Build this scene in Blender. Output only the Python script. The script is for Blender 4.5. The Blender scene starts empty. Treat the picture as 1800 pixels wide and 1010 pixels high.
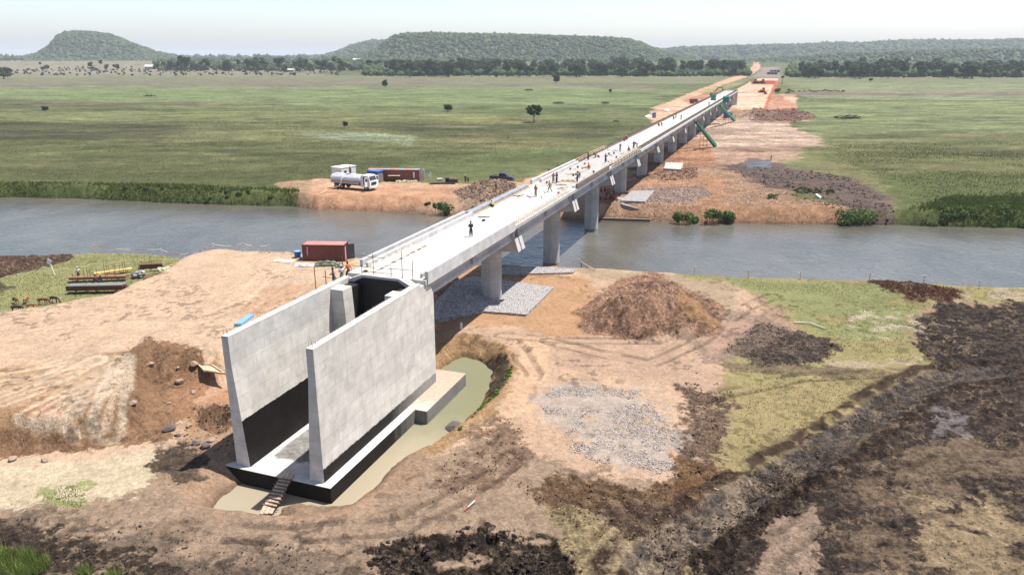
import bpy, bmesh, math, random
import numpy as np
from mathutils import Vector, Matrix
random.seed(7); RNG = np.random.default_rng(11)
sc = bpy.context.scene
COL = sc.collection
# ------------------------------------------------------------------ camera model
F = 1308.0; CX, CY = 900.0, 505.0; HC = 33.0
PIT = math.atan(405 / F); CP, SP = math.cos(PIT), math.sin(PIT)
def at(x, y, z=0.0):
    """world point on the level z that the photo shows at pixel x, y"""
    dx, dy, dz = x - CX, F * CP - (y - CY) * SP, -F * SP - (y - CY) * CP
    t = (z - HC) / dz
    return (dx * t, dy * t, z)
TH = math.atan(495 * CP / F)
ST, CT = math.sin(TH), math.cos(TH)
BX, BY = -12.086, 69.452
def br(s, v, z=0.0):
    """world point from distance along the bridge s and offset to its right v"""
    return (BX + s * ST + v * CT, BY + s * CT - v * ST, z)
def to_sv(x, y):
    return ((x - BX) * ST + (y - BY) * CT, (x - BX) * CT - (y - BY) * ST)
def cdist(p):
    return p[1] * CP - (p[2] - HC) * SP
# ------------------------------------------------------------------ numpy noise
def _h(ix, iy, s):
    n = (ix.astype(np.int64) * 374761393 + iy.astype(np.int64) * 668265263 + s * 974634777) & 0x7fffffff
    n = ((n ^ (n >> 13)) * 1274126177) & 0x7fffffff
    n = (n ^ (n >> 16)) & 0xffff
    return n / 65535.0
def vn(x, y, s=0):
    xi, yi = np.floor(x), np.floor(y); fx, fy = x - xi, y - yi
    fx = fx * fx * (3 - 2 * fx); fy = fy * fy * (3 - 2 * fy)
    a, b = _h(xi, yi, s), _h(xi + 1, yi, s); c, d = _h(xi, yi + 1, s), _h(xi + 1, yi + 1, s)
    return (a + (b - a) * fx) * (1 - fy) + (c + (d - c) * fx) * fy
def fbm(x, y, size, octv=4, s=0, gain=0.5):
    """0..1, about 0.5 in the mean"""
    t = np.zeros_like(x); a = 1.0; w = 0.0; c, q = 0.8, 0.6
    X, Y = x / size, y / size
    for i in range(octv):
        t += a * vn(X, Y, s + i * 17); w += a; a *= gain
        X, Y = (X * c - Y * q) * 2.03 + 11.3, (X * q + Y * c) * 2.03 + 5.1
    return t / w
def sstep(a, b, x):
    t = np.clip((x - a) / (b - a), 0, 1); return t * t * (3 - 2 * t)
def sdf(poly, x, y):
    """signed distance, positive inside"""
    n = len(poly); d = np.full(x.shape, 1e18); ins = np.zeros(x.shape, bool)
    for i in range(n):
        ax, ay = poly[i][:2]; bx, by = poly[(i + 1) % n][:2]
        ex, ey = bx - ax, by - ay; wx, wy = x - ax, y - ay
        t = np.clip((wx * ex + wy * ey) / (ex * ex + ey * ey + 1e-12), 0, 1)
        d = np.minimum(d, (wx - ex * t) ** 2 + (wy - ey * t) ** 2)
        c = ((ay <= y) & (by > y)) | ((by <= y) & (ay > y))
        xx = ax + (y - ay) / (by - ay if by != ay else 1e-9) * ex
        ins ^= c & (x < xx)
    d = np.sqrt(d); return np.where(ins, d, -d)
def lsd(line, x, y):
    """distance to a polyline"""
    d = np.full(x.shape, 1e18)
    for (ax, ay, *_), (bx, by, *_) in zip(line, line[1:]):
        ex, ey = bx - ax, by - ay; wx, wy = x - ax, y - ay
        t = np.clip((wx * ex + wy * ey) / (ex * ex + ey * ey + 1e-12), 0, 1)
        d = np.minimum(d, (wx - ex * t) ** 2 + (wy - ey * t) ** 2)
    return np.sqrt(d)
def P(pts, z=2.0):
    return [at(q[0], q[1], q[2] if len(q) > 2 else z) for q in pts]
def masked(fn, poly, x, y, pad):
    """evaluate fn only inside the padded bounding box of poly"""
    px = [p[0] for p in poly]; py = [p[1] for p in poly]
    m = (x > min(px) - pad) & (x < max(px) + pad) & (y > min(py) - pad) & (y < max(py) + pad)
    o = np.full(x.shape, -1e3)
    if m.any(): o[m] = fn(poly, x[m], y[m])
    return o
GAIN = 1.9
def lin(c):
    c = c / 255.0
    return c / 12.92 if c <= 0.04045 else ((c + 0.055) / 1.055) ** 2.4
def alb(r, g, b, k=1.0):
    """reflectance of a surface from the colour it shows in full sun"""
    return tuple(min(0.85, lin(c) * k / GAIN) for c in (r, g, b))
# ------------------------------------------------------------------ shape of the land
far_wl = P([(-900, 330), (-300, 340), (0, 346), (130, 349), (200, 352), (330, 358), (520, 363), (560, 368), (700, 373), (800, 378), (1050, 385), (1130, 388), (1200, 391), (1300, 393), (1470, 394), (1560, 396), (1680, 398), (1800, 400), (2200, 404), (2900, 410)], 0)
near_top = P([(-900, 455, 2.2), (-300, 450, 2.2), (0, 447, 2.2), (60, 445, 2.2), (140, 441, 2.2), (170, 439, 2.2), (260, 441, 2.4), (320, 443, 3.2), (370, 437, 4.2), (480, 440, 4.3), (530, 444, 4.3), (620, 447, 4.2), (700, 452, 3), (830, 465, 2), (900, 470, 1.7), (1000, 473, 1.7), (1100, 478, 1.7), (1200, 485, 1.8), (1300, 490, 1.8), (1400, 493, 1.8), (1500, 495, 1.9), (1560, 497, 1.9), (1690, 505, 1.9), (1800, 508, 2.0), (2200, 515, 2), (2900, 520, 2)])
FX = np.array([p[0] for p in far_wl]); FY = np.array([p[1] for p in far_wl])
NX = np.array([p[0] for p in near_top]); NY = np.array([p[1] for p in near_top])
platform = P([(-900, 655), (-300, 590), (0, 548), (100, 533), (200, 515), (250, 493), (300, 472), (335, 446), (372, 437), (480, 440), (560, 444), (640, 452), (760, 462), (800, 480), (700, 560), (560, 600), (420, 600), (385, 615), (330, 618), (265, 612), (215, 640), (212, 695), (150, 718), (60, 728), (0, 733), (-300, 760), (-900, 790)], 4.3)
pit = P([(752, 612), (790, 590), (830, 586), (872, 598), (900, 622), (900, 655), (880, 690), (846, 722), (790, 762), (738, 790), (688, 836), (634, 880), (595, 904), (540, 908), (470, 910), (395, 897), (335, 886), (306, 872), (318, 855), (350, 828), (385, 805), (420, 790), (470, 720), (600, 640)], 2.0)
shelf = P([(493, 893), (520, 881), (560, 885), (588, 887), (628, 884), (644, 872), (692, 832), (722, 794), (790, 790), (720, 900), (600, 940), (480, 925)], .2)
dip = P([(318, 715), (350, 705), (400, 712), (420, 750), (380, 762), (335, 748)], 2)
pad = P([(1262, 173, 3), (1297, 190, 3), (1342, 190, 3), (1362, 147, 3), (1372, 140, 3), (1325, 139, 3), (1317, 146, 3)], 4)
pad2 = P([(1317, 146, 4), (1363, 146, 4), (1368, 137, 4), (1330, 137, 4)], 4)
mounds = [  # px, py, z, radius, height, sharpness
    (1135, 560, 2, 8.2, 3.9, 1.0), (1195, 556, 2, 5.0, 1.6, 1.0), (1085, 570, 2, 4.5, 1.2, 1.0),
    (1640, 520, 2, 6.0, 1.0, 1.0), (1580, 510, 2, 5.5, .7, 1.0),
    (1345, 205, 3, 16, 3.0, 1.0), (1325, 205, 3, 10, 2.2, 1), (1395, 200, 3, 14, 1.4, 1),
    (1380, 175, 3, 26, 4.0, 1.0), (1368, 160, 3, 26, 3, 1),
    (910, 262, 3, 1, 0, 1), (880, 328, 3.2, 8.0, 1.5, 1.0), (845, 331, 3.2, 7.0, 1.1, 1.0), (1160, 306, 3.2, 6, 1.2, 1), (1215, 300, 3.2, 7, 1.3, 1),
    (1130, 240, 3, 14, 1.6, 1), (510, 322, 3, 8, .8, 1)]
rough_zones = []   # filled below: polygon, amplitude, grain
def base_height(x, y):
    nb = np.interp(x, NX, NY); fb = np.interp(x, FX, FY)
    z = np.full(x.shape, 2.0)
    z += (fbm(x, y, 25, 3, 3) - .5) * 0.7
    d = masked(sdf, platform, x, y, 8); d = d + (fbm(x, y, 3.0, 3, 9) - .5) * 1.8
    z += 2.3 * sstep(-3.2, 0.6, d)
    # near land falls into the river
    a = sstep(0.0, 4.0, y - nb + (fbm(x, y, 4, 3, 5) - .5) * 1.6)
    z = z * (1 - a) + (-1.6) * a
    # far bank and plain
    con = sstep(-42, -34, x) * (1 - sstep(62, 72, x))
    wb = 2.8 + 1.4 * con
    t = (y - fb + (fbm(x, y, 3.5, 3, 6) - .5) * 1.8) / wb
    topz = 2.9 + (fbm(x, y, 60, 3, 8) - .5) * 0.8
    zf = np.where(t < 0, t * 2.5, topz * np.clip(t, 0, 1) ** .75)
    far = y > (nb + fb) * .5
    z = np.where(far, np.maximum(zf, -1.6), z)
    rise = 15 * sstep(1300, 2700, y)
    z = z + np.where(far, rise + (fbm(x, y, 300, 3, 31) - .5) * 3 * sstep(500, 1500, y), 0)
    # excavation round the abutment
    d = masked(sdf, pit, x, y, 6); d = d + (fbm(x, y, 2.2, 3, 12) - .5) * 0.9
    k = sstep(-.2, 3.6, d); z = z * (1 - k) + (-0.7) * k
    m = (x > -22) & (x < 2) & (y > 40) & (y < 75)
    if m.any():
        X, Y = x[m], y[m]; d = sdf(shelf, X, Y) + (fbm(X, Y, 1.2, 3, 14) - .5) * .8; q = sstep(-.35, .35, d); z[m] = z[m] + (np.maximum(z[m], .24 + .25 * np.clip(d, 0, 2)) - z[m]) * q
    d = masked(sdf, dip, x, y, 3); z -= 1.1 * sstep(-.3, 1.6, d + (fbm(x, y, 1.2, 2, 13) - .5))
    d = masked(sdf, pad, x, y, 30); z += 1.2 * sstep(-7, 0, d)
    d = masked(sdf, pad2, x, y, 30); z += 2.4 * sstep(-6, 1, d)
    m = (y < 75) & (x > 8) & (x < 75)
    if m.any():
        X, Y = x[m], y[m]; d = lsd(trench, X + (fbm(X, Y, 2.5, 3, 15) - .5) * 1.6, Y)
        z[m] += -.32 * sstep(1.7, .6, d) + .38 * np.exp(-((d - 2.4) / .55) ** 2) * np.clip(fbm(X, Y, 1.0, 4, 16) * 2.4 - .75, 0, 1)
    # bund along the service road and beside the far piers
    s, v = to_sv(x, y)
    for (px, py, pz, r, h, sh) in MW:
        m = (np.abs(x - px) < r * 1.3) & (np.abs(y - py) < r * 1.3)
        if m.any() and h:
            rr = np.hypot(x[m] - px, y[m] - py) / r + (fbm(x[m], y[m], r * .35, 4, 21) - .5) * .55
            z[m] += h * np.clip(1 - rr, 0, 1) ** 0.9 * 1.0
    return z
trench = P([(1130, 990), (1200, 940), (1290, 880), (1370, 835), (1450, 790), (1530, 730), (1600, 684), (1650, 662), (1760, 650)], 2)
RUTS = [  # points, level, spacing m, depth, strength
    ([(1140, 1000), (1230, 940), (1340, 880), (1460, 830), (1600, 760), (1750, 700), (1900, 670)], 1.6), ([(1290, 1010), (1380, 950), (1440, 900), (1560, 850), (1700, 800), (1900, 760)], 1.6),
    ([(1000, 1010), (1060, 950), (1100, 910), (1080, 860), (1000, 840)], 1.4), ([(960, 600), (1040, 620), (1140, 640), (1230, 600), (1300, 545), (1360, 520)], 1.5),
    ([(900, 600), (940, 660), (900, 730), (830, 790)], 1.3), ([(880, 590), (1000, 600), (1150, 600), (1230, 570)], 1.4), ([(1620, 560), (1800, 552), (2000, 560)], 1.6), ([(1625, 590), (1800, 585), (2000, 590)], 1.6), ([(1640, 620), (1800, 612), (2000, 615)], 1.6),
    ([(1480, 830), (1600, 800), (1800, 730), (1900, 700)], 1.6), ([(1240, 700), (1400, 665), (1560, 655), (1680, 652)], 1.4), ([(300, 930), (500, 940), (700, 920), (820, 860), (900, 800)], 1.5)]
RUTW = [(P(a, 2), b) for a, b in RUTS]
MW = [(*at(a, b, c)[:2], c, r, h, sh) for a, b, c, r, h, sh in mounds]
# ------------------------------------------------------------------ what covers the ground
# polygon (photo pixels), level, colour, edge softness m, edge wander m, wander size m, opacity, patchiness (0 = solid), patch size
G_ = []
def L(pts, z, col, soft=.6, wan=1.5, ws=4, op=1.0, patch=0.0, ps=2.0, rough=0.0, rs=.6):
    G_.append((P(pts, z), alb(*col), soft, wan, ws, op, patch, ps, rough, rs))
# --- near side
L([(760, 470), (900, 466), (1100, 472), (1300, 486), (1340, 540), (1270, 640), (1260, 760), (1230, 850), (960, 900), (860, 860), (740, 860), (860, 740), (910, 640), (800, 585), (755, 605), (700, 560)], 2, (222, 189, 165), .8, 2, 5)
L([(905, 590), (960, 600), (960, 660), (930, 720), (870, 760), (790, 810), (760, 800), (830, 750), (880, 700), (905, 650)], 2, (232, 196, 168), .5, .8, 3)
L([(1010, 590), (1250, 590), (1340, 545), (1300, 620), (1260, 690), (1120, 670), (980, 640)], 2, (210, 178, 158), .8, 2, 3, .9, .35, 2)
L([(755, 560), (770, 500), (830, 468), (950, 476), (1040, 490), (1050, 530), (1030, 590), (960, 590), (900, 575), (820, 572), (760, 610)], 2, (210, 168, 134), .6, 1.2, 3, 1, .2, 1.5)
L([(1000, 470), (1100, 475), (1250, 486), (1300, 500), (1290, 540), (1230, 560), (1150, 490), (1060, 492)], 2, (196, 172, 148), .5, 1, 3)
L([(560, 470), (760, 462), (800, 520), (752, 615), (740, 670), (560, 700), (430, 700), (380, 620)], 2, (214, 176, 146), .8, 1, 3)
L([(1110, 478), (1250, 484), (1400, 488), (1500, 492), (1800, 502), (2200, 512), (2900, 520), (2900, 570), (2200, 545), (1800, 535), (1650, 535), (1600, 555), (1612, 600), (1660, 640), (1600, 680), (1500, 730), (1400, 790), (1330, 835), (1262, 838), (1245, 780), (1290, 700), (1262, 640), (1320, 590), (1400, 580), (1360, 535), (1300, 500)], 2, (176, 165, 118), .6, 1.6, 3)
L([(1290, 490), (1420, 494), (1560, 500), (1600, 545), (1590, 590), (1500, 600), (1420, 585), (1400, 545), (1310, 512)], 2, (156, 162, 108), 1.2, 2, 4, .9, .33, 3)
L([(1270, 690), (1400, 655), (1600, 640), (1590, 680), (1480, 740), (1340, 830), (1262, 835), (1250, 780)], 2, (180, 162, 122), 1, 2, 4, .8, .3, 3)
L([(1480, 550), (1600, 545), (1700, 520), (1690, 590), (1600, 600), (1500, 590)], 2, (212, 198, 178), .3, 1, 1.6, .9, .62, 1.1)
L([(1440, 630), (1620, 625), (1600, 660), (1460, 655)], 2, (196, 178, 155), .3, 1, 1.6, .9, .62, 1.3)
L([(1740, 505), (2900, 520), (2900, 535), (1740, 530)], 2, (205, 188, 165), .3, 1, 3, .8, .4, 2)
# dark turned field on the right
L([(1612, 570), (1650, 536), (1800, 532), (2200, 541), (2900, 550), (2900, 1500), (1200, 1500), (1130, 960), (1180, 905), (1290, 868), (1370, 815), (1480, 745), (1590, 680), (1650, 650), (1612, 610)], 2, (104, 88, 82), .5, 2, 3, 1, 0, 1, .2, .5)
L([(1612, 570), (1650, 536), (2900, 550), (2900, 680), (1650, 640)], 2, (84, 73, 69), .6, 1.5, 3, 1, .2, 2, .2, .5)
L([(1650, 560), (2900, 570), (2900, 640), (1640, 620)], 2, (140, 122, 108), .3, .6, 1.5, .6, .64, 1.0)
L([(1500, 800), (1800, 760), (2900, 760), (2900, 1500), (1500, 1500)], 2, (156, 134, 114), .5, 2, 3, .8, .56, 1.6, .14, .5)
L([(1620, 900), (1800, 860), (2900, 860), (2900, 1500), (1560, 1500)], 2, (200, 176, 144), .8, 3, 3, .85, .5, 1.8, .14, .4)
L([(1350, 900), (1430, 890), (1450, 930), (1400, 1100), (1280, 1100), (1340, 960)], 2, (196, 170, 152), .3, .6, 1.5, .9, .12, 1)
L([(1620, 700), (1700, 730), (1700, 770), (1650, 770)], 2, (160, 150, 156), .2, .8, 1, .8, .5, .6)
L([(1540, 700), (1580, 690), (1600, 700), (1500, 790), (1460, 800)], 2, (160, 142, 92), .3, .6, 1.5, .9, .3, 1)
L([(1120, 960), (1180, 940), (1290, 860), (1370, 820), (1440, 850), (1400, 900), (1310, 940), (1260, 1060), (1180, 1000)], 2, (92, 74, 66), .3, 1, 1.5, 1, .3, 1, .34, .7)
L([(1190, 915), (1290, 870), (1320, 890), (1250, 950), (1180, 960)], 2, (186, 166, 150), .25, .5, 1.2, .95, .1, .7)
L([(1270, 615), (1340, 568), (1400, 580), (1490, 608), (1440, 640), (1330, 645)], 2, (118, 102, 95), .4, 1.2, 2, 1, .15, 1.2, .22, .6)
L([(1200, 550), (1300, 545), (1400, 575), (1280, 640), (1230, 640)], 2, (168, 145, 132), .5, 1, 2, .7, .3, 1.5, .08, .5)
L([(1225, 600), (1300, 560), (1330, 570), (1250, 630)], 2, (200, 165, 148), .3, .5, 1.5, .8, .1)
L([(1200, 680), (1290, 700), (1270, 760), (1240, 860), (1190, 870), (1190, 780)], 2, (150, 124, 108), .5, 1.2, 2, .9, .42, 1.0, .2, .5)
L([(1262, 640), (1400, 640), (1560, 650), (1560, 664), (1400, 660), (1290, 655)], 2, (142, 124, 104), .3, .5, 2, .8, .3, .8, .1, .4)
# gravel patch
L([(938, 700), (975, 682), (1050, 678), (1135, 688), (1160, 730), (1195, 770), (1200, 812), (1150, 836), (1085, 830), (1010, 792), (975, 745)], 2, (204, 190, 182), .9, 2.4, 2.5, .9, .36, 1.2)
# brown churned soil in front
L([(-900, 850), (0, 865), (250, 850), (400, 905), (600, 915), (700, 880), (760, 800), (830, 770), (940, 790), (1060, 840), (1190, 850), (1300, 860), (1200, 930), (1100, 1000), (1100, 1500), (-900, 1500)], 2, (190, 164, 144), .8, 1.5, 3, 1, .1, 1.5, .06, .5)
L([(830, 720), (900, 740), (930, 800), (860, 860), (760, 860)], 2, (150, 122, 105), .8, 1.5, 1.6, .85, .5, 1.2, .08, .5)
L([(980, 830), (1100, 850), (1210, 850), (1240, 900), (1100, 940), (980, 900), (930, 860)], 2, (142, 110, 84), .5, 1.2, 2, .9, .28, 1.2, .16, .5)
L([(1040, 890), (1180, 880), (1180, 940), (1130, 960), (1040, 920)], 2, (100, 80, 72), .4, 1, 1.5, .8, .3, 1.2, .12, .5)
L([(1180, 800), (1290, 830), (1310, 860), (1200, 880)], 2, (150, 112, 78), .5, 1, 1.5, .9, .25, 1, .16, .4)
L([(-900, 905), (0, 895), (200, 905), (420, 940), (600, 960), (690, 960), (700, 1500), (-900, 1500)], 2, (148, 128, 114), .8, 2, 2, .95, .42, 1.6, .1, .5)
L([(-900, 930), (0, 915), (90, 925), (260, 975), (330, 1015), (300, 1100), (-900, 1100)], 2, (88, 74, 66), .4, 1.2, 1.5, .9, .4, 1, .2, .5)
L([(660, 960), (720, 940), (830, 925), (930, 935), (1005, 960), (1020, 1010), (1000, 1200), (620, 1200)], 2, (92, 77, 68), .3, 1.4, 1.6, 1, .38, 1.2, .40, .75)
L([(700, 1000), (900, 990), (900, 1060), (700, 1060)], 2, (150, 128, 104), .4, 1, 1.2, .8, .5, .9)
L([(960, 895), (1040, 890), (1130, 950), (1160, 985), (1230, 1010), (1260, 1200), (1030, 1200), (1010, 1000)], 2, (206, 184, 146), .3, .8, 1.2, 1, .12, 1, .14, .4)
# pale clay bottom left
L([(-900, 800), (0, 772), (100, 765), (200, 752), (270, 752), (310, 775), (275, 815), (270, 850), (200, 872), (80, 880), (0, 890), (-900, 900)], 2, (232, 214, 188), .6, 1, 2.5, 1, .05, 2)
L([(60, 850), (160, 850), (150, 895), (70, 890)], 2, (160, 168, 105), .4, 1, 1, .8, .5, .8)
# inside the excavation
L([(752, 612), (790, 590), (830, 586), (872, 598), (905, 622), (908, 655), (893, 690), (862, 725), (760, 800), (700, 760), (752, 650)], 2, (206, 168, 128), .5, .5, 2, .95, .12, 1, .08, .4)
L([(845, 618), (885, 625), (900, 660), (880, 700), (848, 715), (855, 680), (870, 650)], 1.2, (98, 84, 76), .3, .4, 1, .95, .1, 1, .12, .4)
L([(268, 818), (285, 782), (325, 780), (360, 795), (362, 835), (335, 850), (290, 845)], 1.6, (110, 94, 84), .5, .9, 1.0, .95, .3, 1, .14, .4)
L([(325, 722), (372, 700), (415, 690), (425, 800), (370, 800), (300, 770)], 1.6, (205, 170, 142), .4, .7, 1.5, .95, .12)
L([(330, 725), (350, 708), (410, 715), (420, 745), (380, 752), (340, 740)], 1.6, (96, 80, 72), .3, .6, 1, .9, .4, .8, .25, .5)
L([(330, 650), (395, 640), (405, 690), (340, 705), (310, 700)], 2.4, (226, 172, 142), .4, .8, 1.5, .9, .1)
# platform and its tipped edge
L([(-900, 655), (-300, 585), (0, 545), (100, 530), (200, 512), (250, 490), (300, 470), (335, 444), (372, 435), (480, 438), (560, 442), (640, 450), (760, 460), (800, 480), (700, 560), (560, 600), (400, 640), (340, 690), (310, 745), (270, 752), (200, 760), (0, 775), (-900, 810)], 4.0, (232, 201, 176), .5, 1, 3, 1, .06, 3)
L([(205, 640), (262, 606), (330, 618), (372, 640), (335, 690), (300, 745), (240, 755), (0, 775), (-900, 810), (-900, 770), (0, 733), (60, 727), (150, 716), (208, 700)], 3.4, (176, 138, 110), .35, .8, 1.5, 1, .06, 1.5, .1, .4)
L([(-900, 700), (-300, 660), (0, 640), (190, 640), (215, 700), (150, 722), (0, 735), (-900, 780)], 4.3, (205, 168, 132), .8, 1, 2, .7, .3, 2.5)
L([(45, 712), (90, 700), (110, 722), (60, 728)], 4.3, (222, 136, 96), .25, .5, .8, .9, .15, .6)
L([(480, 505), (590, 490), (600, 530), (420, 560), (400, 540)], 4.3, (216, 176, 146), 1, 1.5, 3, .8, .3, 3)
L([(300, 655), (380, 640), (400, 720), (330, 740), (290, 700)], 3, (196, 150, 118), .6, 1, 1.5, .6, .3, 1)
# left grass and dark banks
L([(-900, 640), (-300, 600), (0, 553), (100, 534), (200, 515), (252, 494), (305, 470), (332, 444), (260, 439), (170, 437), (120, 443), (50, 470), (-300, 490), (-900, 520)], 2.4, (168, 168, 116), .4, 1, 2, 1, .12, 2)
L([(-900, 450), (0, 445), (130, 440), (125, 452), (70, 468), (0, 484), (-900, 505)], 2.2, (118, 92, 80), .3, .8, 1.5, 1, .15, 1.2, .2, .6)
L([(-900, 500), (0, 497), (22, 503), (0, 512), (-900, 530)], 2.2, (92, 80, 70), .3, .6, 1.5, .95, .2, 1, .15, .5)
L([(1520, 492), (1590, 496), (1690, 513), (1680, 532), (1620, 530), (1555, 512)], 2.2, (128, 82, 66), .3, .8, 1.5, 1, .12, 1, .3, .5)
L([(1022, 585), (1025, 540), (1090, 488), (1150, 478), (1275, 540), (1262, 590), (1130, 602)], 2, (214, 170, 146), .5, 1, 2, 1, 0, 1, .2, .5)
L([(1090, 490), (1150, 480), (1270, 540), (1250, 560), (1180, 545), (1120, 560)], 3, (116, 92, 82), .4, 1.5, 1.3, .85, .54, .8, .1, .4)
L([(1190, 560), (1250, 555), (1260, 580), (1190, 582)], 2, (200, 156, 116), .6, .8, 1.5, .9, .1)
# --- far side
NF = len(G_)
L([(-900, 133), (2900, 133), (2900, 148), (1450, 147), (900, 146), (-900, 150)], 3, (142, 146, 108), 30, 60, 90, .8, .33, 60)
L([(-900, 118), (560, 122), (560, 134), (-900, 137)], 3, (156, 148, 124), 20, 60, 90, .8, .3, 50)
L([(-900, 145), (-900, 158), (900, 152), (1150, 158), (1150, 150), (700, 139)], 3, (138, 132, 110), 14, 30, 60, .9, .3, 40)
L([(-900, 156), (0, 153), (600, 152), (1000, 152), (1200, 160), (1130, 186), (900, 184), (500, 186), (200, 176), (0, 172), (-900, 172)], 3, (134, 154, 96), 22, 25, 50, .85, .34, 28)
L([(-900, 215), (0, 214), (330, 218), (300, 246), (-900, 250)], 3, (92, 92, 64), 8, 12, 20, .9, .33, 14)
L([(-900, 196), (600, 196), (1000, 205), (900, 216), (300, 212), (-900, 210)], 3, (140, 142, 92), 4, 8, 20, .7, .35, 15)
L([(520, 236), (640, 232), (740, 240), (720, 254), (600, 246)], 3, (150, 168, 140), 2, 5, 8, .8, .4, 4)
L([(-900, 320), (0, 322), (200, 322), (520, 330), (530, 362), (200, 354), (-900, 345)], 2.5, (100, 116, 60), 1, 2, 5, .9, .2, 4)
L([(-900, 250), (500, 248), (900, 262), (1000, 262), (900, 306), (540, 324), (-900, 326)], 3, (100, 106, 66), 5, 10, 14, .8, .34, 9)
L([(700, 285), (1000, 255), (1100, 235), (1000, 290), (940, 312), (800, 316), (700, 310)], 3, (112, 126, 76), 4, 6, 8, .7, .36, 8)
L([(1390, 146), (2900, 150), (2900, 178), (1420, 174)], 3, (150, 158, 116), 18, 25, 30, .8, .35, 24)
L([(1385, 162), (2900, 165), (2900, 169), (1390, 167)], 3, (142, 124, 112), 4, 5, 30, .9, .25, 20)
L([(1400, 180), (1700, 178), (2900, 184), (2900, 240), (1600, 232), (1430, 246), (1400, 215)], 3, (140, 152, 100), 6, 9, 15, .85, .36, 12)
L([(1420, 184), (1700, 182), (1500, 196), (1420, 198)], 3, (136, 152, 98), 8, 9, 10, .7, .4, 12)
L([(1440, 256), (1600, 252), (2900, 250), (2900, 300), (1560, 300), (1500, 290), (1440, 280)], 3, (116, 118, 76), 2, 4, 8, .9, .25, 7)
L([(1420, 270), (1520, 290), (1560, 330), (1580, 385), (2900, 400), (2900, 310), (1560, 304)], 3, (104, 116, 64), 1.5, 3, 5, .9, .2, 5)
# construction ground beside and under the bridge
L([(530, 350), (535, 325), (565, 312), (650, 318), (760, 322), (900, 326), (960, 302), (1000, 292), (1050, 268), (1100, 248), (1150, 214), (1142, 198), (1150, 186), (1200, 172), (1290, 160), (1400, 172), (1400, 200), (1300, 300), (1200, 330), (1130, 392), (1040, 386), (820, 380), (700, 374), (560, 369)], 3, (224, 184, 156), 1.2, 2.5, 5, 1, .08, 5)
L([(1040, 386), (1090, 330), (1180, 262), (1240, 220), (1290, 192), (1400, 190), (1425, 212), (1380, 216), (1440, 248), (1395, 262), (1330, 275), (1370, 300), (1440, 330), (1530, 350), (1520, 394), (1300, 394)], 3, (220, 180, 154), 1.2, 3, 6, 1, .1, 5, .25, 3)
L([(1250, 215), (1330, 205), (1440, 240), (1440, 255), (1330, 262), (1230, 262)], 3, (216, 190, 172), 4, 8, 8, .9, .36, 6)
L([(1220, 258), (1420, 252), (1400, 285), (1250, 292)], 3, (190, 158, 142), 1.5, 3, 4, .8, .35, 4)
L([(1270, 290), (1330, 278), (1400, 296), (1500, 312), (1560, 345), (1592, 380), (1540, 386), (1460, 350), (1340, 326)], 3, (128, 110, 104), 1.8, 4, 5, 1, .2, 3, .12, 1.2)
L([(1380, 335), (1460, 345), (1470, 352), (1400, 348)], 3, (112, 124, 66), .6, 1.5, 3, .9, .2, 2)
L([(1170, 395), (1180, 372), (1300, 368), (1480, 372), (1480, 396)], 1.5, (190, 148, 118), .6, 1, 3, .9, .2, 2, .1, .8)
L([(1060, 350), (1110, 318), (1260, 305), (1290, 330), (1260, 360), (1130, 360)], 3, (206, 154, 120), 1, 3, 4, .7, .48, 4, .15, 1)
L([(1110, 268), (1240, 240), (1260, 285), (1180, 300), (1100, 300)], 3, (208, 150, 116), 1, 3, 4, .8, .42, 4, .3, 2)
L([(1130, 328), (1235, 324), (1255, 340), (1220, 352), (1140, 356), (1120, 345)], 3, (196, 172, 160), .5, 1, 2, .95, .15, 1)
L([(470, 325), (535, 318), (560, 325), (540, 345)], 3, (190, 158, 132), .6, 2, 3, .9, .25, 2)
L([(560, 330), (900, 330), (880, 345), (540, 352)], 3, (214, 160, 126), .8, 2, 4, .6, .35, 3)
L([(1590, 392), (1480, 390), (1500, 384), (1540, 388)], 1, (120, 98, 80), .6, 1, 2, .9, .2)
# service road on the left and the raised pad
L([(1140, 205), (1160, 188), (1190, 172), (1240, 153), (1290, 134), (1322, 122), (1326, 115), (1334, 116), (1336, 124), (1300, 140), (1270, 150), (1230, 168), (1215, 180), (1240, 190), (1190, 215), (1160, 235), (1150, 222)], 3, (230, 186, 152), 1.5, 2, 10, 1, .05, 10)
L([(1196, 178), (1250, 160), (1285, 158), (1260, 172), (1230, 184)], 3, (196, 134, 108), 2, 3, 8, .8, .3, 8)
L([(1230, 160), (1290, 145), (1310, 145), (1270, 160), (1245, 166)], 3, (170, 165, 110), 3, 4, 10, .8, .3, 8)
L([(1346, 190), (1356, 172), (1376, 176), (1402, 184), (1390, 194), (1350, 196)], 3, (204, 150, 122), 2, 4, 6, .9, .42, 6)
L([(1262, 173), (1297, 190), (1342, 190), (1362, 147), (1317, 146)], 4, (250, 206, 174), 1.0, .6, 10, 1, .04, 10)
L([(1318, 147), (1362, 147), (1367, 143), (1325, 143)], 5, (190, 92, 70), 2, 1, 10, 1, .05, 10)
L([(1328, 142), (1366, 142), (1370, 138), (1334, 138)], 6.5, (240, 205, 180), 2, 1, 10, 1, .05, 10)
L([(1342, 190), (1348, 190), (1372, 143), (1363, 146)], 3.6, (196, 116, 84), 1.2, 1, 8, .9, .1, 6)
L([(1320, 137), (1375, 135), (1368, 122), (1340, 122)], 4, (176, 152, 146), 8, 8, 30, .9, .2, 20)
L([(1310, 196), (1400, 192), (1440, 205), (1400, 214), (1320, 212)], 3, (140, 112, 100), 2, 3, 6, .85, .25, 5)
L([(640, 104.5), (830, 105), (860, 110), (700, 114)], 16, (206, 150, 126), 12, 20, 60, .85, .35, 40)
L([(-300, 105), (300, 104.5), (480, 108), (460, 120), (-300, 122)], 12, (164, 152, 130), 25, 40, 90, .8, .35, 60)
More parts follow.
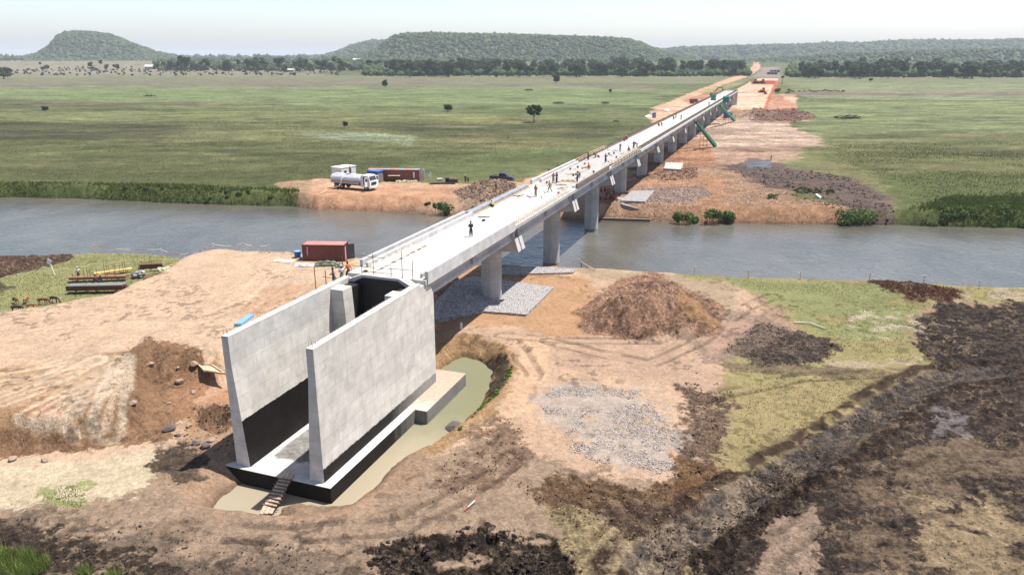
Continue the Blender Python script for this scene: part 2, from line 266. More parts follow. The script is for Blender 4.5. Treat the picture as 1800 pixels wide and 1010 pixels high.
L([(795, 335), (845, 321), (905, 325), (918, 345), (870, 350), (810, 347)], 3.6, (196, 168, 148), .6, 1.2, 2, .9, .2, 2, .2)
TR0 = [  # wheel tracks: points, strength
    ([(150, 640), (90, 665), (20, 690), (-60, 720)], .7), ([(170, 645), (120, 690), (85, 728)], .7), ([(195, 650), (165, 700), (140, 728)], .7), ([(215, 645), (200, 690), (190, 715)], .7),
    ([(140, 625), (60, 650), (-40, 672)], .6), ([(180, 640), (150, 680), (120, 715)], .6), ([(330, 540), (260, 575), (180, 610), (60, 640)], .35), ([(-20, 580), (150, 568), (300, 570), (400, 562)], .35), ([(480, 455), (450, 500), (400, 540), (330, 565)], .35), ([(500, 470), (470, 510), (430, 545)], .3), ([(560, 470), (500, 520), (440, 550)], .3)]

TR = TR0 + [([(200 + i * 4, 628), (170 - i * 3 + i * 10, 670), (60 + i * 26, 724)], .95) for i in range(6)] + [([(170, 630), (60, 652 + i * 16), (-60, 668 + i * 30)], .8) for i in range(3)]
# ------------------------------------------------------------------ mesh helpers
def np_mesh(name, co, faces, nper, mats, colors=None, smooth=False):
    me = bpy.data.meshes.new(name)
    co = np.asarray(co, np.float32); faces = np.asarray(faces, np.int32).ravel()
    nf = len(faces) // nper
    me.vertices.add(len(co)); me.vertices.foreach_set('co', co.ravel())
    me.loops.add(len(faces)); me.loops.foreach_set('vertex_index', faces)
    me.polygons.add(nf); me.polygons.foreach_set('loop_start', np.arange(0, nf * nper, nper, dtype=np.int32))
    try: me.polygons.foreach_set('loop_total', np.full(nf, nper, np.int32))
    except Exception: pass
    if smooth: me.polygons.foreach_set('use_smooth', np.ones(nf, bool))
    me.update(calc_edges=True)
    if colors is not None:
        a = me.color_attributes.new('col', 'FLOAT_COLOR', 'POINT')
        c = np.ones((len(co), 4), np.float32); c[:, :colors.shape[1]] = colors
        a.data.foreach_set('color', c.ravel())
    for m in (mats if isinstance(mats, (list, tuple)) else [mats]): me.materials.append(m)
    o = bpy.data.objects.new(name, me); COL.objects.link(o); return o
def tag(o, label=None, cat=None, group=None, kind=None):
    if label: o['label'] = label
    if cat: o['category'] = cat
    if group: o['group'] = group
    if kind: o['kind'] = kind
    return o
def empty(name, loc, rz=0.0, label=None, cat=None, group=None, par=None, sc_=1):
    o = bpy.data.objects.new(name, None); COL.objects.link(o); o.location = loc; o.rotation_euler = (0, 0, rz)
    o.empty_display_size = .3; o.scale = (sc_,) * 3
    if par: o.parent = par
    return tag(o, label, cat, group)
KIDS = {}
def copy_tree(o, par=None):
    c = o.copy(); COL.objects.link(c)
    if par is not None: c.parent = par
    for k in [q for q in ALLOBJ() if q.parent == o]: copy_tree(k, c)
    return c
def ALLOBJ(): return list(COL.objects)
def clone(o, kids, loc, rz, label=None, s=None):
    """copy of a thing and, by its known list, of its parts"""
    c = o.copy(); COL.objects.link(c); c.location = loc; c.rotation_euler = (0, 0, rz)
    if s is not None: c.scale = (s,) * 3 if not isinstance(s, tuple) else s
    if label: c['label'] = label
    mp = {o: c}
    for k in kids:
        n = k.copy(); COL.objects.link(n); n.parent = mp[k.parent]; mp[k] = n
    return c
# ------------------------------------------------------------------ materials
def nodes(name):
    m = bpy.data.materials.new(name); m.use_nodes = True; nt = m.node_tree
    b = nt.nodes['Principled BSDF']; return m, nt, b
def N(nt, t, **kw):
    n = nt.nodes.new(t)
    for k, v in kw.items():
        if k in n.inputs: n.inputs[k].default_value = v
        else: setattr(n, k, v)
    return n
def mixc(nt, f, a, b, mode='MIX'):
    n = nt.nodes.new('ShaderNodeMix'); n.data_type = 'RGBA'; n.blend_type = mode
    for i, v in ((0, f), (6, a), (7, b)):
        if hasattr(v, 'links'): nt.links.new(v, n.inputs[i])
        elif i == 0: n.inputs[0].default_value = v
        else: n.inputs[i].default_value = (*v, 1) if len(v) == 3 else v
    return n.outputs[2]
def mth(nt, op, a, b=0.0, c=None):
    n = nt.nodes.new('ShaderNodeMath'); n.operation = op
    for i, v in enumerate((a, b) if c is None else (a, b, c)):
        if hasattr(v, 'links'): nt.links.new(v, n.inputs[i])
        else: n.inputs[i].default_value = v
    return n.outputs[0]
def rng(nt, v, a, b, c=0.0, d=1.0):
    n = nt.nodes.new('ShaderNodeMapRange'); nt.links.new(v, n.inputs[0])
    for i, q in enumerate((a, b, c, d)): n.inputs[i + 1].default_value = q
    return n.outputs[0]
def noise(nt, scale, det=4, rough=.55, co=None, dist=0):
    n = N(nt, 'ShaderNodeTexNoise'); n.inputs['Scale'].default_value = scale; n.inputs['Detail'].default_value = det
    n.inputs['Roughness'].default_value = rough; n.inputs['Distortion'].default_value = dist
    if co is not None: nt.links.new(co, n.inputs['Vector'])
    return n.outputs[0]
def coords(nt, kind='Object', scale=None):
    t = nt.nodes.new('ShaderNodeTexCoord'); o = t.outputs[kind]
    if scale:
        mp = nt.nodes.new('ShaderNodeMapping'); mp.inputs['Scale'].default_value = scale; nt.links.new(o, mp.inputs[0]); o = mp.outputs[0]
    return o
def bump(nt, b, h, strength=.4, dist=.05):
    n = nt.nodes.new('ShaderNodeBump'); n.inputs['Strength'].default_value = strength; n.inputs['Distance'].default_value = dist
    nt.links.new(h, n.inputs['Height']); nt.links.new(n.outputs[0], b.inputs['Normal'])
MC = {}
def paint(name, col, rough=.6, metal=0.0, var=.18, scale=3.0, bmp=.15, dirt=None, dirt_amt=.35):
    """plain coat with uneven tone and, if asked, blotches of a second colour"""
    if name in MC: return MC[name]
    m, nt, b = nodes(name); co = coords(nt)
    n1 = noise(nt, scale, 5, .6, co); c = mixc(nt, rng(nt, n1, .3, .7), tuple(x * (1 - var) for x in col), tuple(min(.95, x * (1 + var)) for x in col))
    if dirt:
        n2 = noise(nt, scale * .6, 6, .7, co, .4); c = mixc(nt, rng(nt, n2, .62 - dirt_amt * .3, .72, 0, .85), c, dirt)
    nt.links.new(c, b.inputs['Base Color']); b.inputs['Roughness'].default_value = rough; b.inputs['Metallic'].default_value = metal
    if bmp: bump(nt, b, noise(nt, scale * 4, 4, .6, co), bmp, .02)
    MC[name] = m; return m
# ground
def ground_mat():
    m, nt, b = nodes('ground_cover')
    at_ = N(nt, 'ShaderNodeAttribute', attribute_name='col'); g = N(nt, 'ShaderNodeNewGeometry').outputs['Position']
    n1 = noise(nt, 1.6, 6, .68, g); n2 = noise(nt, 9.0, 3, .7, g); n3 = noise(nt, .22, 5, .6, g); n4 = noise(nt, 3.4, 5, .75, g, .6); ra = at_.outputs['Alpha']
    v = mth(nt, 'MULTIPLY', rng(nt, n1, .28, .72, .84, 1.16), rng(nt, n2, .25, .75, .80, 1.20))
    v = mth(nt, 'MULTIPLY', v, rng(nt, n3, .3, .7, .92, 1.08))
    k4 = rng(nt, n4, .36, .62, 0, 1); lo = mth(nt, 'SUBTRACT', 1.0, mth(nt, 'MULTIPLY', mth(nt, 'ADD', mth(nt, 'MULTIPLY', ra, .8), .2), mth(nt, 'SUBTRACT', 1.0, k4)))  # crevice shade between clods put into the soil colour, deeper on rough soil
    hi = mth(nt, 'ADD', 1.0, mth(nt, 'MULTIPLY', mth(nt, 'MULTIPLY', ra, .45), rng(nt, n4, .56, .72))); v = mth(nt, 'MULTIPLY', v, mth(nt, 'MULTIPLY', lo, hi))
    mm = N(nt, 'ShaderNodeVectorMath', operation='SCALE'); nt.links.new(at_.outputs['Color'], mm.inputs[0]); nt.links.new(v, mm.inputs['Scale'])
    # small pale chips and dark crumbs lying about
    vo = N(nt, 'ShaderNodeTexVoronoi', Scale=3.2); nt.links.new(g, vo.inputs['Vector'])
    chip = mth(nt, 'MULTIPLY', mth(nt, 'LESS_THAN', vo.outputs['Distance'], .13), mth(nt, 'GREATER_THAN', noise(nt, 1.1, 2, .5, g), .56))
    c = mixc(nt, mth(nt, 'MULTIPLY', chip, .45), mm.outputs[0], (.34, .31, .28))
    vo2 = N(nt, 'ShaderNodeTexVoronoi', Scale=2.1); nt.links.new(g, vo2.inputs['Vector'])
    cr = mth(nt, 'MULTIPLY', mth(nt, 'LESS_THAN', vo2.outputs['Distance'], .16), mth(nt, 'GREATER_THAN', noise(nt, .7, 2, .5, g), .6))
    c = mixc(nt, mth(nt, 'MULTIPLY', cr, .5), c, (.06, .05, .042))
    nt.links.new(c, b.inputs['Base Color']); b.inputs['Roughness'].default_value = .95; b.inputs['Specular IOR Level'].default_value = .15
    h = mth(nt, 'ADD', mth(nt, 'ADD', n1, mth(nt, 'MULTIPLY', n2, .3)), mth(nt, 'MULTIPLY', n4, mth(nt, 'ADD', .3, mth(nt, 'MULTIPLY', ra, 1.6)))); bump(nt, b, h, 1.0, .24)
    return m
def attr_mat(name, rough=.9, var=.25, scale=4, trans=0.0):
    m, nt, b = nodes(name); a = N(nt, 'ShaderNodeAttribute', attribute_name='col'); g = N(nt, 'ShaderNodeNewGeometry').outputs['Position']
    n1 = noise(nt, scale, 4, .6, g); v = rng(nt, n1, .3, .7, 1 - var, 1 + var)
    mm = N(nt, 'ShaderNodeVectorMath', operation='SCALE'); nt.links.new(a.outputs['Color'], mm.inputs[0]); nt.links.new(v, mm.inputs['Scale'])
    nt.links.new(mm.outputs[0], b.inputs['Base Color']); b.inputs['Roughness'].default_value = rough; b.inputs['Specular IOR Level'].default_value = .2
    if trans:
        t = nt.nodes.new('ShaderNodeBsdfTranslucent'); nt.links.new(mm.outputs[0], t.inputs[0]); ms = nt.nodes.new('ShaderNodeMixShader'); ms.inputs[0].default_value = trans
        nt.links.new(b.outputs[0], ms.inputs[1]); nt.links.new(t.outputs[0], ms.inputs[2]); nt.links.new(ms.outputs[0], nt.nodes['Material Output'].inputs[0])
    return m
def water_mat(name, col, rough, ws, st, stretch=(1, 1, 1)):
    m, nt, b = nodes(name); g = coords(nt, 'Object', stretch)
    n0 = noise(nt, .06, 4, .6, g, .5); c = mixc(nt, rng(nt, n0, .35, .65), tuple(x * .8 for x in col), tuple(x * 1.2 for x in col))
    nt.links.new(c, b.inputs['Base Color']); b.inputs['IOR'].default_value = 1.33
    rr = rng(nt, noise(nt, .08, 3, .6, g, .8), .4, .62, rough, rough * 2.4); nt.links.new(rr, b.inputs['Roughness'])
    h = mth(nt, 'ADD', noise(nt, ws, 4, .6, g, .6), mth(nt, 'MULTIPLY', noise(nt, ws * .22, 3, .6, g, .4), 1.6)); bump(nt, b, h, st, .12)
    return m
# ------------------------------------------------------------------ ground mesh
ys = np.concatenate([np.arange(1700, 1060, -12.0), np.arange(1060, 480, -1.08), np.arange(480, 150, -.95), np.arange(150, 108, -.6), [106, 104.5, 103.2, 102.2]])
xs = np.concatenate([np.arange(-1000, -120, 14.0), np.arange(-120, 1920, 1.7), np.arange(1920, 2800, 14.0)])
# rows by distance, columns fanning out with distance
TT = (0.0 - HC) / (-F * SP - (ys - CY) * CP); ROWY = (F * CP - (ys - CY) * SP) * TT
NXg, NYg = len(xs), len(ys)
GX = (xs[None, :] - CX) * TT[:, None]; GY = np.repeat(ROWY[:, None], NXg, 1)
gx, gy = GX.ravel(), GY.ravel()
def ground_colour(x, y):
    near = y < (np.interp(x, NX, NY) + np.interp(x, FX, FY)) * .5
    n = fbm(x, y, 6, 4, 41)[:, None]
    base = np.where(near[:, None], np.array(alb(190, 160, 138)) * (.8 + .4 * n), 0)
    # the plain: streaks that run across the view
    f1 = fbm(x * .35, y, 34, 4, 51); f2 = fbm(x * .5, y, 9, 4, 52); f3 = fbm(x, y, 2.2, 3, 53); f4 = fbm(x * .25, y, 130, 3, 55)
    g1, g2, g3, g4 = (np.array(alb(*c)) for c in ((106, 110, 70), (136, 138, 92), (116, 132, 76), (146, 134, 106)))
    far = g1[None] * (1 - sstep(.40, .62, f1))[:, None] + g2[None] * sstep(.40, .62, f1)[:, None]
    far = far + (g3[None] - far) * sstep(.48, .60, f4)[:, None] * .8
    far = far + (g4[None] - far) * (sstep(.60, .72, f2) * .55)[:, None]
    c = np.where(near[:, None], base, far)
    rough = np.where(near, .05, .10); rsz = np.full(x.shape, .5)
    micro = np.zeros(x.shape)
    for (pl, col, soft, wan, ws, op, patch, ps, rgh, rs) in G_:
        px = [p[0] for p in pl]; py = [p[1] for p in pl]; pad_ = soft + wan
        m = (x > min(px) - pad_) & (x < max(px) + pad_) & (y > min(py) - pad_) & (y < max(py) + pad_)
        if not m.any(): continue
        X, Y = x[m], y[m]
        d = sdf(pl, X, Y) + (fbm(X, Y, ws, 4, 61) - .5) * 2 * wan
        if Y.mean() < 130: d = d + (fbm(X, Y, .7, 4, 62, .72) - .5) * (1.2 + wan * 1.3); a = sstep(-soft * .45, soft * .45, d) * op
        else: d = d + (fbm(X * .5, Y, 3, 4, 62, .7) - .5) * wan * 1.2; a = sstep(-soft * .7, soft * .7, d) * op
        if patch > 0:
            a = a * sstep(patch + .02, patch + .17, fbm(X * .7, Y, ps * 1.3, 6, 71 + int(ps * 7), .62) + .15)
        a = a[:, None]; c[m] = c[m] * (1 - a) + np.array(col)[None] * a
        rough[m] = np.maximum(rough[m] * (1 - a[:, 0] * .5), rgh * a[:, 0])
    # wheel tracks
    for pts, op in TR:
        ln = P(pts, 4.3); X0, X1 = min(p[0] for p in ln) - 4, max(p[0] for p in ln) + 4; Y0, Y1 = min(p[1] for p in ln) - 4, max(p[1] for p in ln) + 4
        m = (x > X0) & (x < X1) & (y > Y0) & (y < Y1); X, Y = x[m], y[m]
        d = lsd(ln, X + (fbm(X, Y, 5, 2, 81) - .5) * .8, Y)
        end = sstep(0, 3, Y - ln[-1][1]) if ln[-1][1] < ln[0][1] else 1.0
        a = (sstep(.5, .15, np.abs(d - 1.0)) * op * sstep(.25, .5, fbm(X, Y, .8, 3, 82) + .1))[:, None]
        c[m] = c[m] * (1 - a * .7) + np.array(alb(244, 222, 200))[None] * a * .7
        micro[m] -= .04 * a[:, 0]
        e = (sstep(.45, .1, np.abs(d - 1.6)) * op * .5)[:, None]; c[m] = c[m] * (1 - e * .5) + np.array(alb(176, 136, 106))[None] * e * .5
    # darker ruts pressed into the soil
    mm = y < 110; X, Y = x[mm], y[mm]; cc = c[mm]; mi = micro[mm]
    for ln, sp in RUTW:
        d = lsd(ln, X + (fbm(X, Y, 4, 2, 83) - .5) * 1.2, Y); k = sstep(.30, .5, fbm(X, Y, 2.2, 3, 84))
        a = sstep(.42, .12, np.abs(d - sp * .6)) * k; e = np.exp(-((d - sp * .6 - .55) / .22) ** 2) * k
        cc = cc * (1 - .38 * a)[:, None]; mi = mi - .10 * a + .09 * e
    d = lsd(trench, X + (fbm(X, Y, 2.5, 3, 15) - .5) * 1.6, Y); k = (sstep(1.9, 1.2, d) * .9)[:, None]; tone = (np.array(alb(120, 110, 108))[None] + (np.array(alb(190, 170, 152)) - np.array(alb(120, 110, 108)))[None] * (sstep(24.5, 21.5, X) * sstep(.35, .5, fbm(X, Y, 1.5, 3, 88)))[:, None]) * (.75 + .5 * fbm(X, Y, .5, 3, 85))[:, None]; cc = cc * (1 - k) + tone * k; rr_ = rough[mm]; rr_ = np.maximum(rr_, .2 * k[:, 0]); rough[mm] = rr_
    k = (sstep(3.4, 2.6, d) * sstep(1.4, 1.9, d) * sstep(.32, .5, fbm(X, Y, 1.4, 3, 86)))[:, None]; cc = cc * (1 - k) + np.array(alb(84, 66, 56))[None] * k
    dk = sstep(.14, .06, cc.mean(1)); st = fbm(X * .22, Y, .6, 3, 87) * dk + .5 * (1 - dk); cc = cc * (.55 + .9 * st)[:, None]
    c[mm] = cc; micro[mm] = mi
    # bitty texture
    q = fbm(x, y, .4, 3, 91); q2 = fbm(x, y, 1.9, 4, 92); q3 = fbm(x * .35, y, 7, 6, 93, .66); fr_ = sstep(150, 260, y)
    am = np.clip(.20 + rough * 2.6, .2, .75); c = c * (1 + am * (q - .5))[:, None] * (1 + (.16 + am * .5) * (q2 - .5))[:, None] * (1 + fr_ * (q3 - .5) * 1.9 * (1 - .6 * sstep(400, 1200, y)))[:, None]
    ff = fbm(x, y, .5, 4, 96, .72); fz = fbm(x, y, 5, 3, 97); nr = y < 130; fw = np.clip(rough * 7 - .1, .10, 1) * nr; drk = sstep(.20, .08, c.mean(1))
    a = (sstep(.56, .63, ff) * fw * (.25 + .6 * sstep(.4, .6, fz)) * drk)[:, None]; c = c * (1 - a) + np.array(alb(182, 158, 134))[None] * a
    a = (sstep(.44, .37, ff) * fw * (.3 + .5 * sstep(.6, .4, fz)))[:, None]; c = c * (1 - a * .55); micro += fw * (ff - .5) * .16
    mid = (y > 120) & (y < 600); g2_ = fbm(x[mid] * .7, y[mid], 1.7, 5, 98, .74); c[mid] = c[mid] * (1 + 1.1 * (g2_ - .5) * (1 - .6 * sstep(250, 600, y[mid])))[:, None]
    # darker crumbs strewn on bare ground
    cr = sstep(.60, .68, fbm(x, y, .7, 3, 94)) * sstep(.42, .6, fbm(x, y, 7, 3, 95)) * (y < 120); c = c * (1 - .42 * cr)[:, None]; micro += cr * .06
    # damp dark line at the water
    nb = np.interp(x, NX, NY)
    c = c * np.array([1.02, 1.0, .92])[None] ** (1 - sstep(170, 500, y))[:, None]
    gs = np.clip((c[:, 1] - c[:, 0] * .93) * 30, 0, 1)[:, None] * .24; c = c * (1 - gs) + (c.mean(1)[:, None] * np.array([1.22, 1.14, .74])[None]) * gs
    return np.clip(c, .01, .8), rough, micro
def ground_full(x, y):
    z = base_height(x, y); c, r, mic = ground_colour(x, y)
    n1 = fbm(x, y, .8, 4, 101, .6) - .5; n2 = np.abs(fbm(x, y, 1.5, 4, 102) - .5)
    z = z + r * (n1 * 3.4 - n2 * 2.4) + mic
    wet = sstep(.75, .2, z + (fbm(x, y, 1.5, 3, 103) - .5) * .4) * (z > -1.5); c = c * (1 - .42 * wet)[:, None]
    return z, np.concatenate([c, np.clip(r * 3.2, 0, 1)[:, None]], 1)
gz, gc = ground_full(gx, gy)
def hgt(x, y):
    """height of the land at points, the same recipe as the sheet itself"""
    x = np.atleast_1d(np.asarray(x, float)); y = np.atleast_1d(np.asarray(y, float))
    return base_height(x, y)
idx = np.arange(NXg * NYg).reshape(NYg, NXg)
fc = np.stack([idx[:-1, :-1], idx[:-1, 1:], idx[1:, 1:], idx[1:, :-1]], -1).reshape(-1, 4)
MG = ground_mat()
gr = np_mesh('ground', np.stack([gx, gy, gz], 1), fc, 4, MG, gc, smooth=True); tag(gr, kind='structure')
tag(gr, 'bare earth, turned soil and green marsh running out to the horizon', 'ground')
def plane_strip(name, poly, z, m):
    me = bpy.data.meshes.new(name); bm = bmesh.new()
    bm.faces.new([bm.verts.new((p[0], p[1], 0)) for p in poly]); bmesh.ops.triangulate(bm, faces=bm.faces[:]); bm.normal_update()
    for f_ in bm.faces:
        if f_.normal.z < 0: f_.normal_flip()
    bm.to_mesh(me); bm.free(); me.materials.append(m); o = bpy.data.objects.new(name, me); o.location = (0, 0, z); COL.objects.link(o); return o
MW1 = water_mat('river_surface', (.095, .09, .075), .07, 1.3, .85, (1, .7, 1))
def pond_tint(m):
    nt = m.node_tree; b = nt.nodes['Principled BSDF']; g = N(nt, 'ShaderNodeNewGeometry').outputs['Position']; sx = N(nt, 'ShaderNodeSeparateXYZ'); nt.links.new(g, sx.inputs[0])
    k = rng(nt, mth(nt, 'ADD', sx.outputs[1], mth(nt, 'MULTIPLY', noise(nt, .5, 4, .6, g), 6)), 60, 68); c = mixc(nt, k, (.28, .24, .17), (.175, .17, .105)); nt.links.new(c, b.inputs['Base Color'])
MW2 = water_mat('pond_surface', (.27, .24, .145), .05, 3, .10)
pond_tint(MW2)
MW3 = water_mat('puddle_surface', (.07, .065, .06), .3, 3, .1)
rv = plane_strip('river', [(p[0], p[1] - 1.0) for p in near_top] + [(p[0], p[1] + 3.5) for p in reversed(far_wl)], 0, MW1)
tag(rv, 'grey brown river crossing the picture under the bridge', 'river', kind='structure')
pd = plane_strip('pond', pit, .12, MW2); tag(pd, 'murky yellow green water standing round the abutment footing', 'pond', kind='structure')
# ------------------------------------------------------------------ solid helpers
class MB:
    def __init__(s): s.bm = bmesh.new()
    def box(s, c, d, rz=0.0, rx=0.0, ry=0.0):
        r = bmesh.ops.create_cube(s.bm, size=1); M = Matrix.Translation(c) @ Matrix.Rotation(rz, 4, 'Z') @ Matrix.Rotation(ry, 4, 'Y') @ Matrix.Rotation(rx, 4, 'X') @ Matrix.Diagonal((*d, 1))
        bmesh.ops.transform(s.bm, matrix=M, verts=r['verts']); return s
    def b2(s, x0, x1, y0, y1, z0, z1): return s.box(((x0 + x1) / 2, (y0 + y1) / 2, (z0 + z1) / 2), (abs(x1 - x0), abs(y1 - y0), abs(z1 - z0)))
    def cyl(s, a, b, r0, r1=None, n=12):
        a, b = Vector(a), Vector(b); d = b - a; r1 = r0 if r1 is None else r1
        r = bmesh.ops.create_cone(s.bm, segments=n, radius1=r0, radius2=r1, depth=d.length, cap_ends=True)
        M = Matrix.Translation((a + b) / 2) @ d.to_track_quat('Z', 'Y').to_matrix().to_4x4(); bmesh.ops.transform(s.bm, matrix=M, verts=r['verts']); return s
    def prism(s, prof, y0, y1, axis='y'):
        """profile of (a, z) points swept along y (or of (y, z) points swept along x)"""
        f = (lambda a, t, z: (a, t, z)) if axis == 'y' else ((lambda a, t, z: (t, a, z)) if axis == 'x' else (lambda a, t, z: (a, z, t)))
        A = [s.bm.verts.new(f(a, y0, z)) for a, z in prof]; B = [s.bm.verts.new(f(a, y1, z)) for a, z in prof]; n = len(prof)
        fs = [s.bm.faces.new(A), s.bm.faces.new(B[::-1])]
        for i in range(n): fs.append(s.bm.faces.new((A[i], B[i], B[(i + 1) % n], A[(i + 1) % n])))
        bmesh.ops.recalc_face_normals(s.bm, faces=fs); return s
    def sph(s, c, r, sc_=(1, 1, 1), sub=2):
        q = bmesh.ops.create_icosphere(s.bm, subdivisions=sub, radius=r); bmesh.ops.transform(s.bm, matrix=Matrix.Translation(c) @ Matrix.Diagonal((*sc_, 1)), verts=q['verts']); return s
    def tube(s, pts, r, n=6):
        for a, b in zip(pts, pts[1:]): s.cyl(a, b, r, r, n)
        return s
    def bevel(s, w=.02, seg=1):
        e = [e for e in s.bm.edges if len(e.link_faces) == 2 and e.calc_face_angle(0) > .6]
        bmesh.ops.bevel(s.bm, geom=e, offset=w, segments=seg, affect='EDGES', clamp_overlap=True); return s
    def build(s, name, m, par=None, smooth=False, loc=(0, 0, 0), rz=0):
        me = bpy.data.meshes.new(name); bmesh.ops.recalc_face_normals(s.bm, faces=s.bm.faces[:]); s.bm.to_mesh(me); s.bm.free()
        if smooth:
            me.shade_smooth()
            try: me.set_sharp_from_angle(angle=math.radians(40))
            except Exception: pass
        me.materials.append(m); o = bpy.data.objects.new(name, me); COL.objects.link(o); o.location = loc; o.rotation_euler = (0, 0, rz)
        if par: o.parent = par
        return o
# ------------------------------------------------------------------ concrete
def concrete(name, col, panels=True, black=None, dark_floor=False, stain=.5, panel=(2.4, 1.25), vertical_streak=.25):
    m, nt, b = nodes(name); co = coords(nt)
    sx = N(nt, 'ShaderNodeSeparateXYZ'); nt.links.new(co, sx.inputs[0])
    n1 = noise(nt, .7, 6, .65, co, .3); n2 = noise(nt, 6, 4, .6, co)
    c = mixc(nt, rng(nt, n1, .3, .7), tuple(x * .72 for x in col), tuple(x * 1.12 for x in col))
    c = mixc(nt, rng(nt, n2, .2, .8, 0, .35), c, tuple(x * .8 for x in col))
    mp = N(nt, 'ShaderNodeMapping'); mp.inputs['Scale'].default_value = (1.6, 1.6, .12); nt.links.new(co, mp.inputs[0])
    st_ = noise(nt, 1.6, 5, .6, mp.outputs[0]); c = mixc(nt, rng(nt, st_, .52, .75, 0, vertical_streak), c, tuple(x * .55 for x in col))
    bl = noise(nt, .35, 5, .7, co, .6); c = mixc(nt, rng(nt, bl, .60, .72, 0, stain), c, (col[0] * .66, col[1] * .58, col[2] * .5))
    if panels:  # joints left by the shuttering, each board lifted a slightly different tone
        cb = N(nt, 'ShaderNodeCombineXYZ'); nt.links.new(mth(nt, 'ADD', sx.outputs[1], mth(nt, 'MULTIPLY', sx.outputs[0], 1.0)), cb.inputs[0]); nt.links.new(sx.outputs[2], cb.inputs[1])
        bk = N(nt, 'ShaderNodeTexBrick'); bk.offset = .5; bk.inputs['Scale'].default_value = 1; bk.inputs['Mortar Size'].default_value = .018; bk.inputs['Mortar Smooth'].default_value = .3
        bk.inputs['Brick Width'].default_value = panel[0]; bk.inputs['Row Height'].default_value = panel[1]
        bk.inputs['Color1'].default_value = (1, 1, 1, 1); bk.inputs['Color2'].default_value = (.84, .835, .83, 1); bk.inputs['Mortar'].default_value = (.58, .56, .54, 1)
        nt.links.new(cb.outputs[0], bk.inputs['Vector']); c = mixc(nt, .85, c, bk.outputs[0], 'MULTIPLY')
    rough = None
    if black:   # bitumen coat up to a height that differs by face
        msk = black(nt, sx, co)
        bc = mixc(nt, rng(nt, n1, .3, .7), (.008, .0065, .006), (.018, .015, .014))
        c = mixc(nt, msk, c, bc); nt.links.new(rng(nt, msk, 0, 1, .88, .6), b.inputs['Roughness'])
    else: b.inputs['Roughness'].default_value = .88
    nt.links.new(c, b.inputs['Base Color']); b.inputs['Specular IOR Level'].default_value = .12
    bump(nt, b, mth(nt, 'ADD', n2, n1), .25, .02); return m
CW = (.68, .645, .59)
def blk_wall(nt, sx, co):
    """inner faces (facing the gap) up to 5.5 m, outer right face a low strip that fades along the wall"""
    g = N(nt, 'ShaderNodeTexCoord').outputs['Normal']; ns = N(nt, 'ShaderNodeSeparateXYZ'); nt.links.new(g, ns.inputs[0])
    wob = mth(nt, 'MULTIPLY', mth(nt, 'SUBTRACT', noise(nt, 2.2, 5, .7, co), .5), .35)
    z = mth(nt, 'ADD', sx.outputs[2], wob)
    side = mth(nt, 'MULTIPLY', mth(nt, 'SIGN', sx.outputs[0]), ns.outputs[0])      # +1 outward, -1 inward
    inner = mth(nt, 'MULTIPLY', mth(nt, 'LESS_THAN', side, -.5), mth(nt, 'LESS_THAN', z, 5.55))
    lim = mth(nt, 'SUBTRACT', 2.75, mth(nt, 'MULTIPLY', mth(nt, 'ADD', sx.outputs[1], 18.6), .01))
    o_ = mth(nt, 'MULTIPLY', mth(nt, 'GREATER_THAN', side, .5), rng(nt, mth(nt, 'SUBTRACT', lim, mth(nt, 'ADD', z, mth(nt, 'MULTIPLY', wob, .5))), 0, .12))
    fade = rng(nt, mth(nt, 'ADD', sx.outputs[1], mth(nt, 'MULTIPLY', wob, 8)), -8, -1, 1, .55)
    return mth(nt, 'MAXIMUM', inner, mth(nt, 'MULTIPLY', o_, fade))
M_WALL = concrete('wall_concrete', CW, black=blk_wall, stain=.7, vertical_streak=.35)
def blk_foot(nt, sx, co):
    g = N(nt, 'ShaderNodeTexCoord').outputs['Normal']; ns = N(nt, 'ShaderNodeSeparateXYZ'); nt.links.new(g, ns.inputs[0])
    vert = mth(nt, 'LESS_THAN', ns.outputs[2], .5)
    mps = N(nt, 'ShaderNodeMapping'); mps.inputs['Scale'].default_value = (2.5, 2.5, .15); nt.links.new(co, mps.inputs[0])
    fr = rng(nt, mth(nt, 'ADD', sx.outputs[1], mth(nt, 'MULTIPLY', noise(nt, 1.6, 4, .7, mps.outputs[0]), 6)), -6, -1, 1, .62)
    side = mth(nt, 'MULTIPLY', vert, fr)
    # floor between the walls: coat with a ragged edge, bare strip beside the left wall and at the mouth
    top = mth(nt, 'GREATER_THAN', ns.outputs[2], .5)
    wob = mth(nt, 'MULTIPLY', mth(nt, 'SUBTRACT', noise(nt, .9, 5, .65, co, .6), .5), 2.4)
    e1 = rng(nt, mth(nt, 'ADD', sx.outputs[0], mth(nt, 'MULTIPLY', wob, .25)), -2.35, -2.1)
    e2 = rng(nt, mth(nt, 'ADD', sx.outputs[1], wob), -16.9, -16.5)
    e3 = rng(nt, sx.outputs[0], 3.0, 3.1, 1, 0)
    fl = mth(nt, 'MULTIPLY', mth(nt, 'MULTIPLY', top, mth(nt, 'MULTIPLY', e1, e2)), mth(nt, 'MULTIPLY', e3, rng(nt, noise(nt, 2.5, 5, .6, co), .3, .7, .55, .8)))
    return mth(nt, 'MAXIMUM', side, fl)
